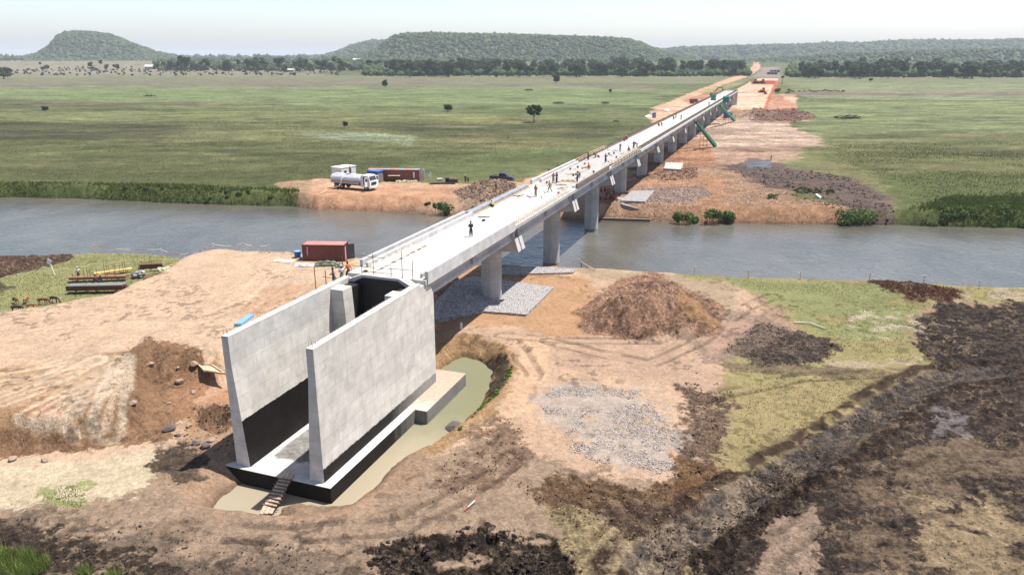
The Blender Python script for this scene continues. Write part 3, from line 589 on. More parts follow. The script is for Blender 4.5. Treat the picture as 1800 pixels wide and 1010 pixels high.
def soil_top(m):
    nt = m.node_tree; b = nt.nodes['Principled BSDF']; src = b.inputs['Base Color'].links[0].from_socket; co = coords(nt); g = N(nt, 'ShaderNodeTexCoord').outputs['Normal']
    ns = N(nt, 'ShaderNodeSeparateXYZ'); nt.links.new(g, ns.inputs[0]); sx = N(nt, 'ShaderNodeSeparateXYZ'); nt.links.new(co, sx.inputs[0])
    up = mth(nt, 'GREATER_THAN', ns.outputs[2], .5); y = mth(nt, 'ADD', sx.outputs[1], mth(nt, 'MULTIPLY', noise(nt, .8, 5, .7, co), 5))
    k = mth(nt, 'MULTIPLY', up, mth(nt, 'MULTIPLY', rng(nt, y, -4.5, 0, 0, .95), mth(nt, 'GREATER_THAN', sx.outputs[1], -9.0)))
    c = mixc(nt, rng(nt, noise(nt, 3, 5, .7, co), .3, .7), (.30, .21, .15), (.42, .33, .26)); nt.links.new(mixc(nt, k, src, c), b.inputs['Base Color'])
M_FOOT = concrete('footing_concrete', (.54, .52, .49), panels=False, black=blk_foot, stain=.3); soil_top(M_FOOT)
M_BLACK = paint('bitumen_coat', (.010, .008, .008), .6, 0, .3, 2)
M_CON = concrete('bridge_concrete', (.47, .455, .45), panels=False, stain=.3, vertical_streak=.5)
M_GIR = concrete('girder_concrete', (.56, .53, .53), panels=True, stain=.25, panel=(3.4, 4.2), vertical_streak=.2)
M_PIER = concrete('pier_concrete', (.47, .45, .43), panels=True, stain=.45, panel=(40, 2.4), vertical_streak=.8)
M_CAP = concrete('cap_concrete', (.47, .44, .41), panels=False, stain=.5)
M_DECK = concrete('deck_concrete', (.46, .445, .42), panels=False, stain=.5)
M_DECK2 = concrete('dusty_deck', (.37, .355, .34), panels=False, stain=.9)
M_PAR = concrete('parapet_concrete', (.58, .57, .56), panels=True, stain=.15, panel=(2.0, 5.0), vertical_streak=.15)
M_PLY = paint('form_plywood', (.17, .13, .10), .85, 0, .35, 1.2, .2, (.08, .06, .05))
M_TIM = paint('raw_timber', (.42, .31, .19), .85, 0, .3, 2.5)
M_TIMD = paint('wet_timber', (.14, .095, .065), .85, 0, .3, 2.5)
M_GREY = paint('grey_form_sheet', (.27, .28, .31), .6, .2, .2, 1.5)
M_STEEL = paint('rusty_steel', (.16, .075, .045), .8, .3, .35, 5)
M_GALV = paint('dull_steel', (.30, .29, .28), .5, .6, .2, 4)
DZ = 12.7
# ------------------------------------------------------------------ abutment
def wallprof(sgn):
    o, t = 4.12 * sgn, 12.62
    return [(o, 1.5), (o, t), (o - .62 * sgn, t), (o - .64 * sgn, 10.2), (o - 1.32 * sgn, 1.5)]
ab = empty('abutment', (BX, BY, 0), -TH, 'tall pale concrete abutment, open at the front, on a black coated footing in the pond', 'abutment')
f_ = MB(); f_.b2(-4.95, 4.95, -19.05, -4.85, -1.5, 1.5); f_.b2(-6.15, 6.15, -4.85, 4.4, -1.5, 1.497).bevel(.04); f_.build('footing', M_FOOT, ab)
for sg, y1 in ((-1, .9), (1, 1.5)):
    wb = MB(); wb.prism(wallprof(sg), -18.6, -1.2); wb.build('wing_wall', M_WALL, ab)
    w2 = MB(); o = 4.12 * sg
    w2.prism([(-1.197, 1.5), (-1.197, 12.3), (.1, 12.3), (.35, 11.95), (.95, 11.8), (1.45, 11.0), (1.5, 10.4), (1.5, 1.5)], 3.0 * sg, o, 'x'); w2.build('cheek_wall', M_WALL, ab)
    p_ = MB(); i = 2.2 * sg
    p_.prism([(o - .63 * sg, 1.5), (o - .63 * sg, 12.3), (i, 12.3), (i - .55 * sg, 1.5)], -4.6, -3.05); p_.build('pilaster', M_WALL, ab)
    cb = MB(); cb.b2(2.25 * sg, 3.48 * sg, -3.04, -1.25, 1.6, 12.1); cb.build('bitumen_lining', M_BLACK, ab)
bw = MB(); bw.prism([(-2.98, 1.5), (-2.98, 12.2), (-1.9, 12.74), (1.9, 12.74), (2.98, 12.1), (2.98, 1.5)], -1.19, -.4); bw.build('back_wall', M_BLACK, ab)
wp = MB(); wp.prism([(-3.46, 12.2), (-3.46, 12.42), (-2.0, 12.98), (2.0, 12.98), (3.2, 12.4), (3.46, 12.0), (3.46, 11.8), (2.9, 12.12), (1.9, 12.745), (-1.9, 12.745), (-2.9, 12.22)], -1.5, -.42); wp.build('coping', M_DECK, ab)
se = MB(); se.b2(-3.0, 3.0, -.39, 1.5, 1.5, 10.1); se.build('bearing_shelf', M_WALL, ab)
# starter bars along the wall tops
for sg in (-1, 1):
    rb = MB()
    for i in range(58):
        y = -18.4 + i * .29
        for q in (.12, .48):
            x = (4.12 - q) * sg; h = random.uniform(.12, .22) if i > 1 else .45
            rb.cyl((x, y, 12.6), (x + random.uniform(-.05, .05), y + random.uniform(-.05, .05), 12.62 + h), .022, .022, 4)
    tag(rb.build('starter_bars', paint('pale_rebar', (.36, .32, .28), .8, .2, .3, 6), ab), kind='stuff')
lg = MB(); lg.cyl((2.3, -15.1, 1.56), (2.62, -14.9, 2.1), .42, .36, 14); 
# plank ramp
rp0 = Vector(br(-19.0, .95, 1.62)); rp1 = Vector(at(470, 897, .5))
rd = rp1 - rp0; rz_ = math.atan2(-rd.x, rd.y); tilt = math.atan2(rd.z, math.hypot(rd.x, rd.y)); LR = rd.length
rmp = empty('plank_ramp', tuple(rp0), rz_, 'rough plank ramp with cross cleats leaning from the pond edge onto the footing', 'ramp')
M_PLK = paint('ramp_plank', (.44, .34, .25), .9, 0, .3, 3, .2, (.25, .19, .14))
for j in (-1, 0, 1):
    q = MB(); q.box((j * .34 + random.uniform(-.02, .02), LR * .5 - .25, LR * .5 * math.sin(tilt) + .03 * j), (.31, LR + .6 + j * .2, .06)); o = q.build('plank', M_PLK, rmp)
    me = o.data; 
    for vv in me.vertices:
        y0 = vv.co.y; vv.co.z = (vv.co.z - LR * .5 * math.sin(tilt)) + y0 * math.tan(tilt)
for i in range(9):
    q = MB(); y = .3 + i * (LR - .7) / 8; q.box((random.uniform(-.04, .04), y * math.cos(tilt), y * math.tan(tilt) * math.cos(tilt) + .07), (1.25 + random.uniform(-.1, .15), .09, .08), random.uniform(-.06, .06)); q.build('cleat', M_TIMD, rmp)
# ------------------------------------------------------------------ spans and piers
SP_ = 27.5; NSP = 16
ORD = ['first', 'second', 'third', 'fourth', 'fifth', 'sixth', 'seventh', 'eighth', 'ninth', 'tenth', 'eleventh', 'twelfth', 'thirteenth', 'fourteenth', 'fifteenth', 'sixteenth']
def girder_prof(c):
    return [(c - .55, 12.1), (c + .55, 12.1), (c + .55, 11.93), (c + .14, 11.75), (c + .14, 10.95), (c + .42, 10.7), (c + .42, 10.4), (c - .42, 10.4), (c - .42, 10.7), (c - .14, 10.95), (c - .14, 11.75), (c - .55, 11.93)]
def box_girder_part(par, L_):
    for c in (-2.95, -1.0, 1.0, 2.95):
        g = MB(); g.prism(girder_prof(c), .75, L_ - .75)
        g.build('girder', M_GIR, par)
    for y in (.95, L_ / 2 - .15, L_ - .95):
        for sg in (-1, 1): MB().b2(sg * (2.95 + .145), sg * (2.95 + .5), y - .18, y + .18, 10.703, 12.09).build('stiffener', M_CON, par)
    for y in (.62, L_ - .62):
        for sg in (-1, 1): MB().b2(sg * 2.45, sg * 3.52, y - .12, y + .12, 10.25, 12.09).build('end_diaphragm', M_CON, par)
desc = ['white parapets finished both sides', 'right edge still open', 'plywood forms along right edge', 'yellow timber rails both sides'] + ['white deck between dark timber forms'] * 11 + ['grey deck meeting the far abutment']
span_list = []
for k in range(NSP):
    y0 = k * SP_ + (.05 if k else -.38); L_ = SP_ * (k + 1) - .05 - y0
    nm = f'{ORD[k]} bridge span from the near abutment, {desc[k]}'
    t = empty('bridge_span', br(y0, 0, 0), -TH, nm, 'bridge span', 'concrete bridge spans')
    span_list.append(t)
    dm = M_DECK if (k < 2 or 3 < k < 13) else M_DECK2
    s_ = MB(); s_.prism([(-4.25, 12.25), (-4.25, DZ), (4.25, DZ), (4.25, 12.25), (3.6, 12.103), (-3.6, 12.103)], 0, L_); s_.build('deck_slab', dm, t)
    box_girder_part(t, L_)
    # parapets and edge works
    def par(x0, x1, a, b, z1, m, nme='parapet', z0=DZ): MB().b2(x0, x1, a, b, z0, z1).bevel(.02).build(nme, m, t)
    if k == 0:
        MB().prism([(4.0, DZ + .003), (4.0, 13.5), (4.34, 13.5), (4.34, 12.2), (4.253, 12.2), (4.253, DZ + .003)], 0.4, L_ - 2.6).build('parapet', M_PAR, t)
        par(3.3, 3.55, .8, L_ - 2.8, DZ + .42, M_DECK, 'trough_curb')
        MB().prism([(-4.0, DZ + .003), (-4.0, 13.4), (-4.34, 13.4), (-4.34, 12.2), (-4.253, 12.2), (-4.253, DZ + .003)], 2.5, L_ + 1.0).build('parapet', M_PAR, t)
        par(-3.5, -3.2, 2.2, L_ + 1.6, DZ + .55, M_PAR, 'trough_curb')
    elif k == 1:
        rb = MB()
        for i in range(36):
            y = -1.5 + i * .72
            rb.cyl((3.5, y, DZ), (3.5 + random.uniform(-.05, .05), y, DZ + .55), .02, .02, 4); rb.cyl((4.05, y, DZ), (4.05, y, DZ + .5), .02, .02, 4)
        rb.cyl((3.5, -1.5, DZ + .45), (3.5, 24, DZ + .45), .03, .03, 4); rb.cyl((4.05, -1.5, DZ + .4), (4.05, 24, DZ + .4), .03, .03, 4); rb.cyl((3.8, -1.5, DZ + .2), (3.8, 24, DZ + .2), .03, .03, 4)
        rb.build('edge_rebar', M_TIM, t)
        for i in range(6): MB().b2(-4.3, -3.35, 1.4 + i * 4.0, 1.4 + i * 4.0 + 3.85, DZ + .05, DZ + .5).build('form_sheet', M_GREY, t)
        MB().b2(-3.3, -3.1, 1.2, 25.5, DZ, DZ + .12).build('timber_rail', M_TIM, t)
    elif k == 2:
        for i in range(8): MB().b2(4.0, 4.3, -.3 + i * 2.9, -.3 + i * 2.9 + 2.82, 12.3 + .35, 13.45).build('form_panel', M_PLY, t)
        par(3.3, 3.55, .2, L_, DZ + .3, M_DECK, 'trough_curb')
        MB().b2(-4.34, -4.0, 1.5, L_ + 2, 12.2, 13.4).bevel(.02).build('parapet', M_PAR, t); par(-3.5, -3.2, 4, L_ + 1, DZ + .5, M_PAR, 'trough_curb')
    elif k == 3:
        for sg in (-1, 1):
            for j, (x, z) in enumerate(((4.2, 12.95), (4.2, 13.35), (3.55, 12.95), (3.55, 13.3))):
                MB().b2(x * sg - .06, x * sg + .06, -1.5 if sg > 0 else 2.5, L_, z - .06, z + .06).build('timber_rail', M_TIM if j != 2 else M_TIMD, t)
            for i in range(10):
                y = 1 + i * 2.7
                MB().b2(3.4 * sg, 3.46 * sg, y, y + .08, DZ, 13.4).build('form_strut', M_TIMD, t); MB().b2(4.28 * sg, 4.34 * sg, y, y + .08, 12.5, 13.45).build('form_strut', M_TIMD, t)
    else:
        for sg in (-1, 1):
            q = MB(); q.b2(3.45 * sg, 3.52 * sg, 0, L_, DZ, 13.25); q.b2(3.98 * sg, 4.04 * sg, .1, L_ - .1, DZ, 13.3)
            for i in range(18):
                y = .5 + i * 1.5 + random.uniform(-.2, .2); q.b2(3.35 * sg, 4.15 * sg, y, y + .1, 13.25, 13.33)
            q.build('parapet_form', M_PLY, t)
            tag(MB().b2(4.253 * sg, 4.40 * sg, .02, L_ - .02, 12.16, 12.72).build('edge_beam', M_PAR, t))
# piers
def cap_profile_x():   # (v, z) outline of the hammerhead
    return [(-3.5, 10.14), (3.5, 10.14), (4.02, 9.1), (1.6, 8.85), (-1.6, 8.85), (-4.02, 9.1)]
for k in range(1, NSP):
    s0 = k * SP_; wx, wy, _ = br(s0, 0)
    inriver = k in (2, 3)
    zb = -2.0 if inriver else float(hgt(wx, wy)[0]) - .8
    where = 'standing in the river' if inriver else ('on the near bank stone mattress' if k == 1 else 'on the far bank')
    t = empty('bridge_pier', br(s0, 0, 0), -TH, f'{ORD[k-1]} round concrete pier from the near abutment, {where}', 'bridge pier', 'round bridge piers')
    MB().cyl((0, 0, zb), (0, 0, 8.86), 1.37, 1.37, 48).build('shaft', M_PIER, t, smooth=True)
    MB().prism(cap_profile_x(), -1.3, 1.3).bevel(.03).build('cap_beam', M_CAP, t)
    for sg in (-1, 1):
        MB().prism([(3.0 * sg, 10.15), (3.08 * sg, 10.66), (3.62 * sg, 10.66), (4.12 * sg, 9.2), (4.03 * sg, 9.12), (3.52 * sg, 10.15)], -1.31, 1.31).build('end_wall', M_CON, t)
        for a, b in ((-1.33, -.2), (.2, 1.33)):
            MB().prism([(3.35 * sg, 10.15), (3.42 * sg, 10.72), (3.76 * sg, 10.72), (4.28 * sg, 9.04), (4.05 * sg, 9.05), (3.54 * sg, 10.15)], a, b).build('stopper_block', M_CON, t)
    for y in (-.65, .65): MB().b2(-2.9, 2.9, y - .2, y + .2, 10.145, 10.24).build('bearing_plinth', M_CON, t)
# far abutment
fa = empty('far_abutment', br(NSP * SP_, 0, 0), -TH, 'plain pale concrete abutment closing the far end of the bridge', 'abutment')
MB().b2(-4.3, 4.3, 0, 2.2, 1, 12.0).build('stem', M_WALL, fa); MB().b2(-4.4, 4.4, .8, 1.6, 11.997, 13.2).build('ballast_wall', M_PAR, fa)
MB().b2(3.7, 4.35, 2.2, 9, 1, 12.9).build('wing_wall', M_PAR, fa); MB().b2(-4.35, -3.7, 2.2, 9, 1, 12.9).build('wing_wall', M_PAR, fa)
# ------------------------------------------------------------------ site things
def ground_at(x, y, dz=0.0): return (x, y, float(hgt(x, y)[0]) + dz)
def spot(px, py, z):
    """ground point seen at a pixel, following the land"""
    for _ in range(6):
        p = at(px, py, z); z = float(hgt(p[0], p[1])[0])
    return (p[0], p[1], z)
M_RED = paint('oxide_red_paint', (.15, .032, .026), .55, .1, .22, 1.2, .1, (.09, .04, .03), .5)
M_REDR = paint('sunbleached_red_roof', (.42, .19, .16), .6, .1, .2, 1.0, .1, (.3, .12, .09))
M_REDB = paint('brown_red_paint', (.21, .075, .05), .6, .1, .25, 1.2, .1)
M_WHT = paint('white_paint', (.72, .72, .71), .45, 0, .08, 1.5, .05, (.5, .47, .42), .2)
M_BLUE = paint('blue_paint', (.02, .09, .26), .45, .1, .15, 2)
M_BLU2 = paint('light_blue_sheet', (.16, .32, .55), .4, 0, .15, 3)
M_BLK = paint('black_rubber', (.02, .02, .02), .8, 0, .2, 5)
M_DGR = paint('dark_grey_paint', (.05, .055, .07), .35, .3, .15, 3)
M_GLS, nt_, b_ = nodes('window_glass'); b_.inputs['Base Color'].default_value = (.03, .04, .05, 1); b_.inputs['Roughness'].default_value = .08
nt_.links.new(rng(nt_, noise(nt_, 2, 2, .5, coords(nt_)), .3, .7, .05, .2), b_.inputs['Roughness'])
M_YEL = paint('digger_yellow', (.50, .26, .04), .5, .1, .2, 2, .1, (.25, .15, .07))
M_ORG = paint('digger_orange', (.42, .13, .03), .5, .1, .2, 2)
M_GRN = paint('green_mesh_cloth', (.03, .22, .14), .7, 0, .3, 2.5)
M_GRNC = paint('green_canvas', (.20, .24, .17), .85, 0, .2, 2, .4)
M_TARP = paint('white_tarp', (.66, .67, .70), .7, 0, .12, 2, .5)
M_SILV = paint('silver_tank', (.62, .63, .64), .38, .35, .1, 1, .05, (.4, .36, .3), .3)
M_GAL2 = paint('pale_sheet_metal', (.42, .40, .40), .5, .3, .2, 2)
M_ORNG = paint('orange_plastic', (.62, .12, .03), .6, 0, .1, 3)
def corrug(mb, x0, x1, y, z0, z1, d=.04, n=None, nrm=-1):
    """one ribbed side in the xz plane, closed to a thin sheet"""
    n = n or int((x1 - x0) / .28); w_ = (x1 - x0) / n; pr_ = []
    for i in range(n):
        a = x0 + i * w_; pr_ += [(a, 0), (a + w_ * .3, 0), (a + w_ * .42, d), (a + w_ * .88, d)]
    pr_.append((x1, 0)); out = [(a, y + nrm * b) for a, b in pr_]; inn = [(x1, y - nrm * .05), (x0, y - nrm * .05)]
    bm = mb.bm; A = [bm.verts.new((a, b, z0)) for a, b in out + inn]; B = [bm.verts.new((a, b, z1)) for a, b in out + inn]
    m = len(A); k = len(out)
    for i in range(m): bm.faces.new((A[i], A[(i + 1) % m], B[(i + 1) % m], B[i]))
    for i in range(k - 1):
        a, b = out[i], out[i + 1]
    return mb
def container(loc, rz, L_, W, H, body, roof, label, doors=None, marks=True, name='shipping_container', win=False):
    t = empty(name, loc, rz, label, 'container' if 'container' in name else 'cabin')
    core = MB(); core.b2(-L_ / 2 + .06, L_ / 2 - .06, -W / 2 + .06, W / 2 - .06, .12, H - .12).build('box', body, t)
    for nr in (-1, 1):
        q = MB(); corrug(q, -L_ / 2 + .1, L_ / 2 - .1, nr * (W / 2 - .03), .17, H - .13, .035, None, nr); q.build('side_panel', body, t)
    fr = MB()
    for x in (-1, 1):
        for y in (-1, 1): fr.b2(x * L_ / 2, x * (L_ / 2 - .14), y * W / 2, y * (W / 2 - .14), 0, H)
    for y in (-1, 1):
        fr.b2(-L_ / 2 + .14, L_ / 2 - .14, y * (W / 2 + .002), y * (W / 2 - .1), 0, .16); fr.b2(-L_ / 2 + .14, L_ / 2 - .14, y * (W / 2 + .002), y * (W / 2 - .1), H - .12, H - .002)
    for x in (-1, 1): fr.b2(x * (L_ / 2 + .002), x * (L_ / 2 - .1), -W / 2 + .14, W / 2 - .14, 0, .16); fr.b2(x * (L_ / 2 + .002), x * (L_ / 2 - .1), -W / 2 + .14, W / 2 - .14, H - .12, H - .003)
    fr.build('frame', body, t)
    rf = MB(); n = int(L_ / .5)
    rf.b2(-L_ / 2 + .1, L_ / 2 - .1, -W / 2 + .1, W / 2 - .1, H - .118, H + .004)
    for i in range(n): rf.b2(-L_ / 2 + .3 + i * (L_ - .6) / n, -L_ / 2 + .42 + i * (L_ - .6) / n, -W / 2 + .2, W / 2 - .2, H + .0045, H + .02)
    rf.build('roof', roof, t)
    return t
# near red container
ca, cb_ = Vector(at(531, 459, 4.15)), Vector(at(607, 460, 4.15)); mid = (ca + cb_) / 2
t = container((mid.x + .1, mid.y + 1.2, 4.12), math.atan2(cb_.y - ca.y, cb_.x - ca.x), 6.3, 2.44, 2.55, M_RED, M_REDR, 'dark red shipping container with pink roof by the near river bank, one door open')
dl = MB().b2(-.04, .04, 0, 1.15, .15, 2.4).build('door', M_DGR, t, loc=(3.2, -.05, 0), rz=math.radians(-62)); MB().b2(-.07, -.045, .25, .29, .3, 2.3).build('lock_bar', M_GALV, dl)
d2 = MB().b2(3.155, 3.19, -1.1, -.03, .17, 2.4).build('door', M_RED, t)
for i in range(7): MB().box((3.2, -.75, .45 + i * .27), (.012, .55, .07), 0, .35).build('hazard_stripe', M_WHT, d2)
for i, (w_, sh) in enumerate(((.16, 0), (.16, .02), (.12, 0), (.16, -.01), (.1, .02))): MB().b2(-2.42 + sh, -2.42 + sh + w_, -1.262, -1.268, 2.05 - i * .27, 2.19 - i * .27).build('marking', M_WHT, t)
# long container, blue hut, white cabin across the river
za = 3.05
la, lb = Vector(at(646.5, 310, 0)), None
def boxfit(p_left, p_right, z, L_, W, depth_side=1):
    a, b = Vector(at(*p_left, z)), Vector(at(*p_right, z)); m = (a + b) / 2; an = math.atan2(b.y - a.y, b.x - a.x)
    n = Vector((-math.sin(an), math.cos(an), 0)); return (m.x + n.x * W / 2, m.y + n.y * W / 2, z - 0), an
lo, an = boxfit((647, 316.5), (736.5, 317.5), za, 12, 2.44)
t = container((lo[0], lo[1], za), an, 13.4, 2.44, 2.7, M_REDB, M_REDR, 'long rust red container with open grey doors behind the blue hut on far bank')
for k_, (y, a) in enumerate(((-1.2, -88), (1.2, -40))):
    d_ = MB().b2(-.04, .04, 0, 1.18, .12, 2.55).build('door', M_GAL2, t, loc=(6.72, y, 0), rz=math.radians(a)); MB().b2(.045, .07, .3, .34, .2, 2.4).build('lock_bar', M_GALV, d_)
MB().b2(5.1, 5.5, -1.262, -1.27, .7, 2.2).build('notice', M_WHT, t)
for i in range(6): MB().b2(-4.3 + i * 1.9, -3.2 + i * 1.9, -.9, .9, 2.722, 2.74).build('roof_sheet', M_BLU2 if i % 2 else M_REDR, t)
lo, an = boxfit((644.5, 318), (667.5, 320.5), za, 3.4, 1.9)
t = empty('site_hut', (lo[0], lo[1], za), an, 'small bright blue hut with an open grey door at the end of long container', 'hut')
MB().b2(-1.75, 1.75, -.95, .95, .05, 2.6).build('wall', M_BLUE, t); MB().b2(-1.85, 1.85, -1.05, 1.05, 2.603, 2.72).bevel(.03).build('roof', paint('blue_roof', (.03, .16, .42), .4, 0, .1, 2), t)
MB().b2(-.7, -.2, -.975, -.955, 1.3, 2.0).build('window', M_GLS, t)
MB().b2(-.03, .03, 0, 1.2, .1, 2.2).build('door', M_GAL2, t, loc=(1.8, -.9, 0), rz=math.radians(-70))
c0 = [Vector(at(x, y, 5.75)) for x, y in ((582.6, 294.5), (607, 297.5), (624.5, 290), (602, 287.5))]
ex = c0[1] - c0[0]; ey = c0[2] - c0[1]; cen = (c0[0] + c0[2]) / 2
an = math.atan2(ex.y, ex.x)
t = empty('site_cabin', (cen.x, cen.y, za), an, 'white flat roofed site cabin behind the water tanker on the far bank', 'cabin')
W_, D_ = 3.7, 5.2
MB().b2(-W_ / 2, W_ / 2, -D_ / 2, D_ / 2, .05, 2.6).build('wall', M_WHT, t); MB().b2(-W_ / 2 - .08, W_ / 2 + .08, -D_ / 2 - .08, D_ / 2 + .08, 2.603, 2.76).bevel(.02).build('roof', M_WHT, t)
wn = MB().b2(W_ / 2 + .004, W_ / 2 + .04, -1.6, -.7, 1.0, 1.9).build('window', M_GAL2, t); MB().b2(W_ / 2 + .042, W_ / 2 + .05, -1.52, -.78, 1.06, 1.84).build('pane', M_GLS, wn)
dr = MB().b2(W_ / 2 + .004, W_ / 2 + .04, .1, .95, .1, 2.1).build('door', M_GAL2, t); MB().b2(W_ / 2 + .042, W_ / 2 + .05, .5, .85, 1.1, 2.0).build('pane', M_GLS, dr)
fr = MB()
for x in (-1, 1):
    for y in (-1, 1): MB().b2(x * (W_ / 2 + .012), x * (W_ / 2 - .08), y * (D_ / 2 + .012), y * (D_ / 2 - .08), .05, 2.6).build('corner_post', M_GALV, t)
# wheels
def wheel(par, x, y, r, w_=.3, name='wheel'):
    o = MB(); o.cyl((x, y - w_ / 2, r), (x, y + w_ / 2, r), r, r, 18); o = o.bevel(.03).build(name, M_BLK, par, smooth=True)
    sg = 1 if y > 0 else -1; MB().cyl((x, y + sg * w_ * .5, r), (x, y + sg * (w_ * .5 + .03), r), r * .5, r * .42, 12).build('rim', M_GALV, o)
    return o
# water tanker, front towards +x
ta, tb = Vector(at(588, 330, za)), Vector(at(658, 336, za)); an = math.atan2(tb.y - ta.y, tb.x - ta.x); md = (ta + tb) / 2
t = empty('tanker_truck', (md.x, md.y + 1.2, float(hgt(md.x, md.y + 1.2)[0]) + .02), an, 'white and silver water tanker truck parked on the far bank, cab doors open', 'truck'); t.scale = (1.22,) * 3
MB().b2(-4.7, 4.2, -.45, .45, .75, 1.05).build('chassis', M_DGR, t)
pr_ = [(1.25 * math.cos(a), 1.95 + .82 * math.sin(a)) for a in [math.radians(q) for q in range(0, 360, 20)]]
MB().prism([(z_[0], z_[1]) for z_ in pr_], -4.9, 2.0, 'x').bevel(.05).build('tank', M_SILV, t, smooth=True)
MB().b2(-4.5, 1.6, -.35, .35, 2.74, 2.83).build('walkway', M_WHT, t); MB().cyl((-1.5, 0, 2.83), (-1.5, 0, 3.0), .35, .35, 14).build('manhole', M_WHT, t)
MB().b2(-4.8, 1.9, -1.3, -1.24, 1.15, 1.55).build('side_rail', M_GAL2, t); MB().b2(-4.8, 1.9, 1.24, 1.3, 1.15, 1.55).build('side_rail', M_GAL2, t)
c_ = MB().prism([(2.25, .7), (2.25, 2.75), (2.5, 2.95), (4.0, 2.9), (4.35, 1.9), (4.45, .7)], -1.2, 1.2, 'y')
cab = MB(); cab.prism([(2.25, .7), (2.25, 2.75), (2.5, 2.95), (4.0, 2.9), (4.35, 1.9), (4.45, .7)], -1.2, 1.2); cab = cab.build('cab', M_WHT, t)
MB().prism([(4.02, 2.72), (4.30, 2.0), (4.36, 2.0), (4.08, 2.74)], -1.05, 1.05).build('windscreen', M_GLS, cab)
for sg in (-1, 1): MB().b2(2.9, 3.9, 1.2 * sg + .004 * sg, 1.22 * sg, 1.1, 2.65).build('door_opening', M_BLK, cab)
for sg in (-1, 1):
    d_ = MB().b2(0, .05, 0, 1.0 * 1, .9, 2.65).build('door', M_WHT, t, loc=(3.95, 1.24 * sg, 0), rz=math.radians(0 if sg > 0 else 180)); MB().b2(-.012, .062, .15, .85, 1.85, 2.5).build('window', M_GLS, d_)
MB().b2(4.46, 4.52, -.8, .8, 1.1, 1.65).build('grille', M_BLK, cab); MB().b2(4.4, 4.62, -1.22, 1.22, .5, .85).bevel(.04).build('bumper', M_WHT, t)
for sg in (-1, 1): MB().b2(4.625, 4.66, .85 * sg, 1.12 * sg, .6, .76).build('headlight', M_GAL2, t)
for x in (-3.6, -2.3, 3.4):
    for y in (-1.02, 1.02): wheel(t, x, y, .52, .32)
hose_pts = [spot(597, 318, 3)]; TK = t
hz0 = Vector(md) + Vector((-2.6, -.1, 0))
hp = [Vector((hz0.x + .2, hz0.y + .6, 5.9)), Vector((hz0.x - .2, hz0.y - .3, 5.6)), Vector((hz0.x - .5, hz0.y - .9, 4.2)), Vector(at(578, 333, 3.3)), Vector(at(564, 340, 3.1)), Vector(at(556, 346, 2.4)), Vector(at(551, 356, 1.2)), Vector(at(546, 364, .05))]
def smooth_path(p, n=6):
    o = []
    for i in range(len(p) - 1):
        a, b, c, d = p[max(i - 1, 0)], p[i], p[i + 1], p[min(i + 2, len(p) - 1)]
        for k in range(n):
            t_ = k / n; o.append(.5 * ((2 * b) + (c - a) * t_ + (2 * a - 5 * b + 4 * c - d) * t_ * t_ + (3 * b - a - 3 * c + d) * t_ ** 3))
    o.append(p[-1]); return o
def pipe_mesh(name, pts, r, m, n=7):
    cu = bpy.data.curves.new(name, 'CURVE'); cu.dimensions = '3D'; s_ = cu.splines.new('POLY'); s_.points.add(len(pts) - 1)
    for q, p in zip(s_.points, pts): q.co = (*p, 1)
    cu.bevel_depth = r; cu.bevel_resolution = 2; o = bpy.data.objects.new(name, cu); COL.objects.link(o); dg = bpy.context.evaluated_depsgraph_get(); me = bpy.data.meshes.new_from_object(o.evaluated_get(dg))
    bpy.data.objects.remove(o); me.materials.clear(); me.materials.append(m); o = bpy.data.objects.new(name, me); COL.objects.link(o); return o
h_ = pipe_mesh('suction_hose', smooth_path(hp), .085, paint('tan_hose', (.52, .38, .24), .7)); tag(h_, 'tan suction hose running from the tanker top down into the river', 'hose')
# pickup
pa, pb = Vector(at(866, 325, 3.1)), Vector(at(900, 326, 3.1)); an = math.atan2(pb.y - pa.y, pb.x - pa.x); md = (pa + pb) / 2
t = empty('pickup_truck', ground_at(md.x, md.y + .8, .02), an - .08, 'dark blue grey pickup truck parked on the haul road beside the rubble heap', 'pickup'); t.scale = (1.15,) * 3
bd = MB(); bd.prism([(-2.6, .5), (-2.65, 1.1), (-.6, 1.12), (1.3, 1.1), (2.3, 1.02), (2.6, .85), (2.62, .45)], -.9, .9); bd.bevel(.05).build('body', M_DGR, t)
cb2 = MB(); cb2.prism([(-.65, 1.1), (-.45, 1.72), (-.2, 1.78), (.7, 1.76), (1.35, 1.1)], -.76, .76); cb2 = cb2.bevel(.04).build('cab', M_DGR, t)
for sg in (-1, 1): MB().prism([(-.5, 1.17), (-.36, 1.62), (.62, 1.62), (1.02, 1.17)], .765 * sg, .775 * sg).build('side_window', M_GLS, cb2)
MB().prism([(.76, 1.70), (1.3, 1.14), (1.34, 1.16), (.8, 1.72)], -.68, .68).build('windscreen', M_GLS, cb2)
MB().b2(-2.45, -.75, -.72, .72, 1.1, 1.13).build('load_bed', M_BLK, t)
for x in (-1.6, 1.65):
    for y in (-.82, .82): wheel(t, x, y, .38, .24)
for sg in (-1, 1): MB().b2(2.6, 2.64, .5 * sg, .82 * sg, .68, .86).build('headlight', M_GAL2, t)
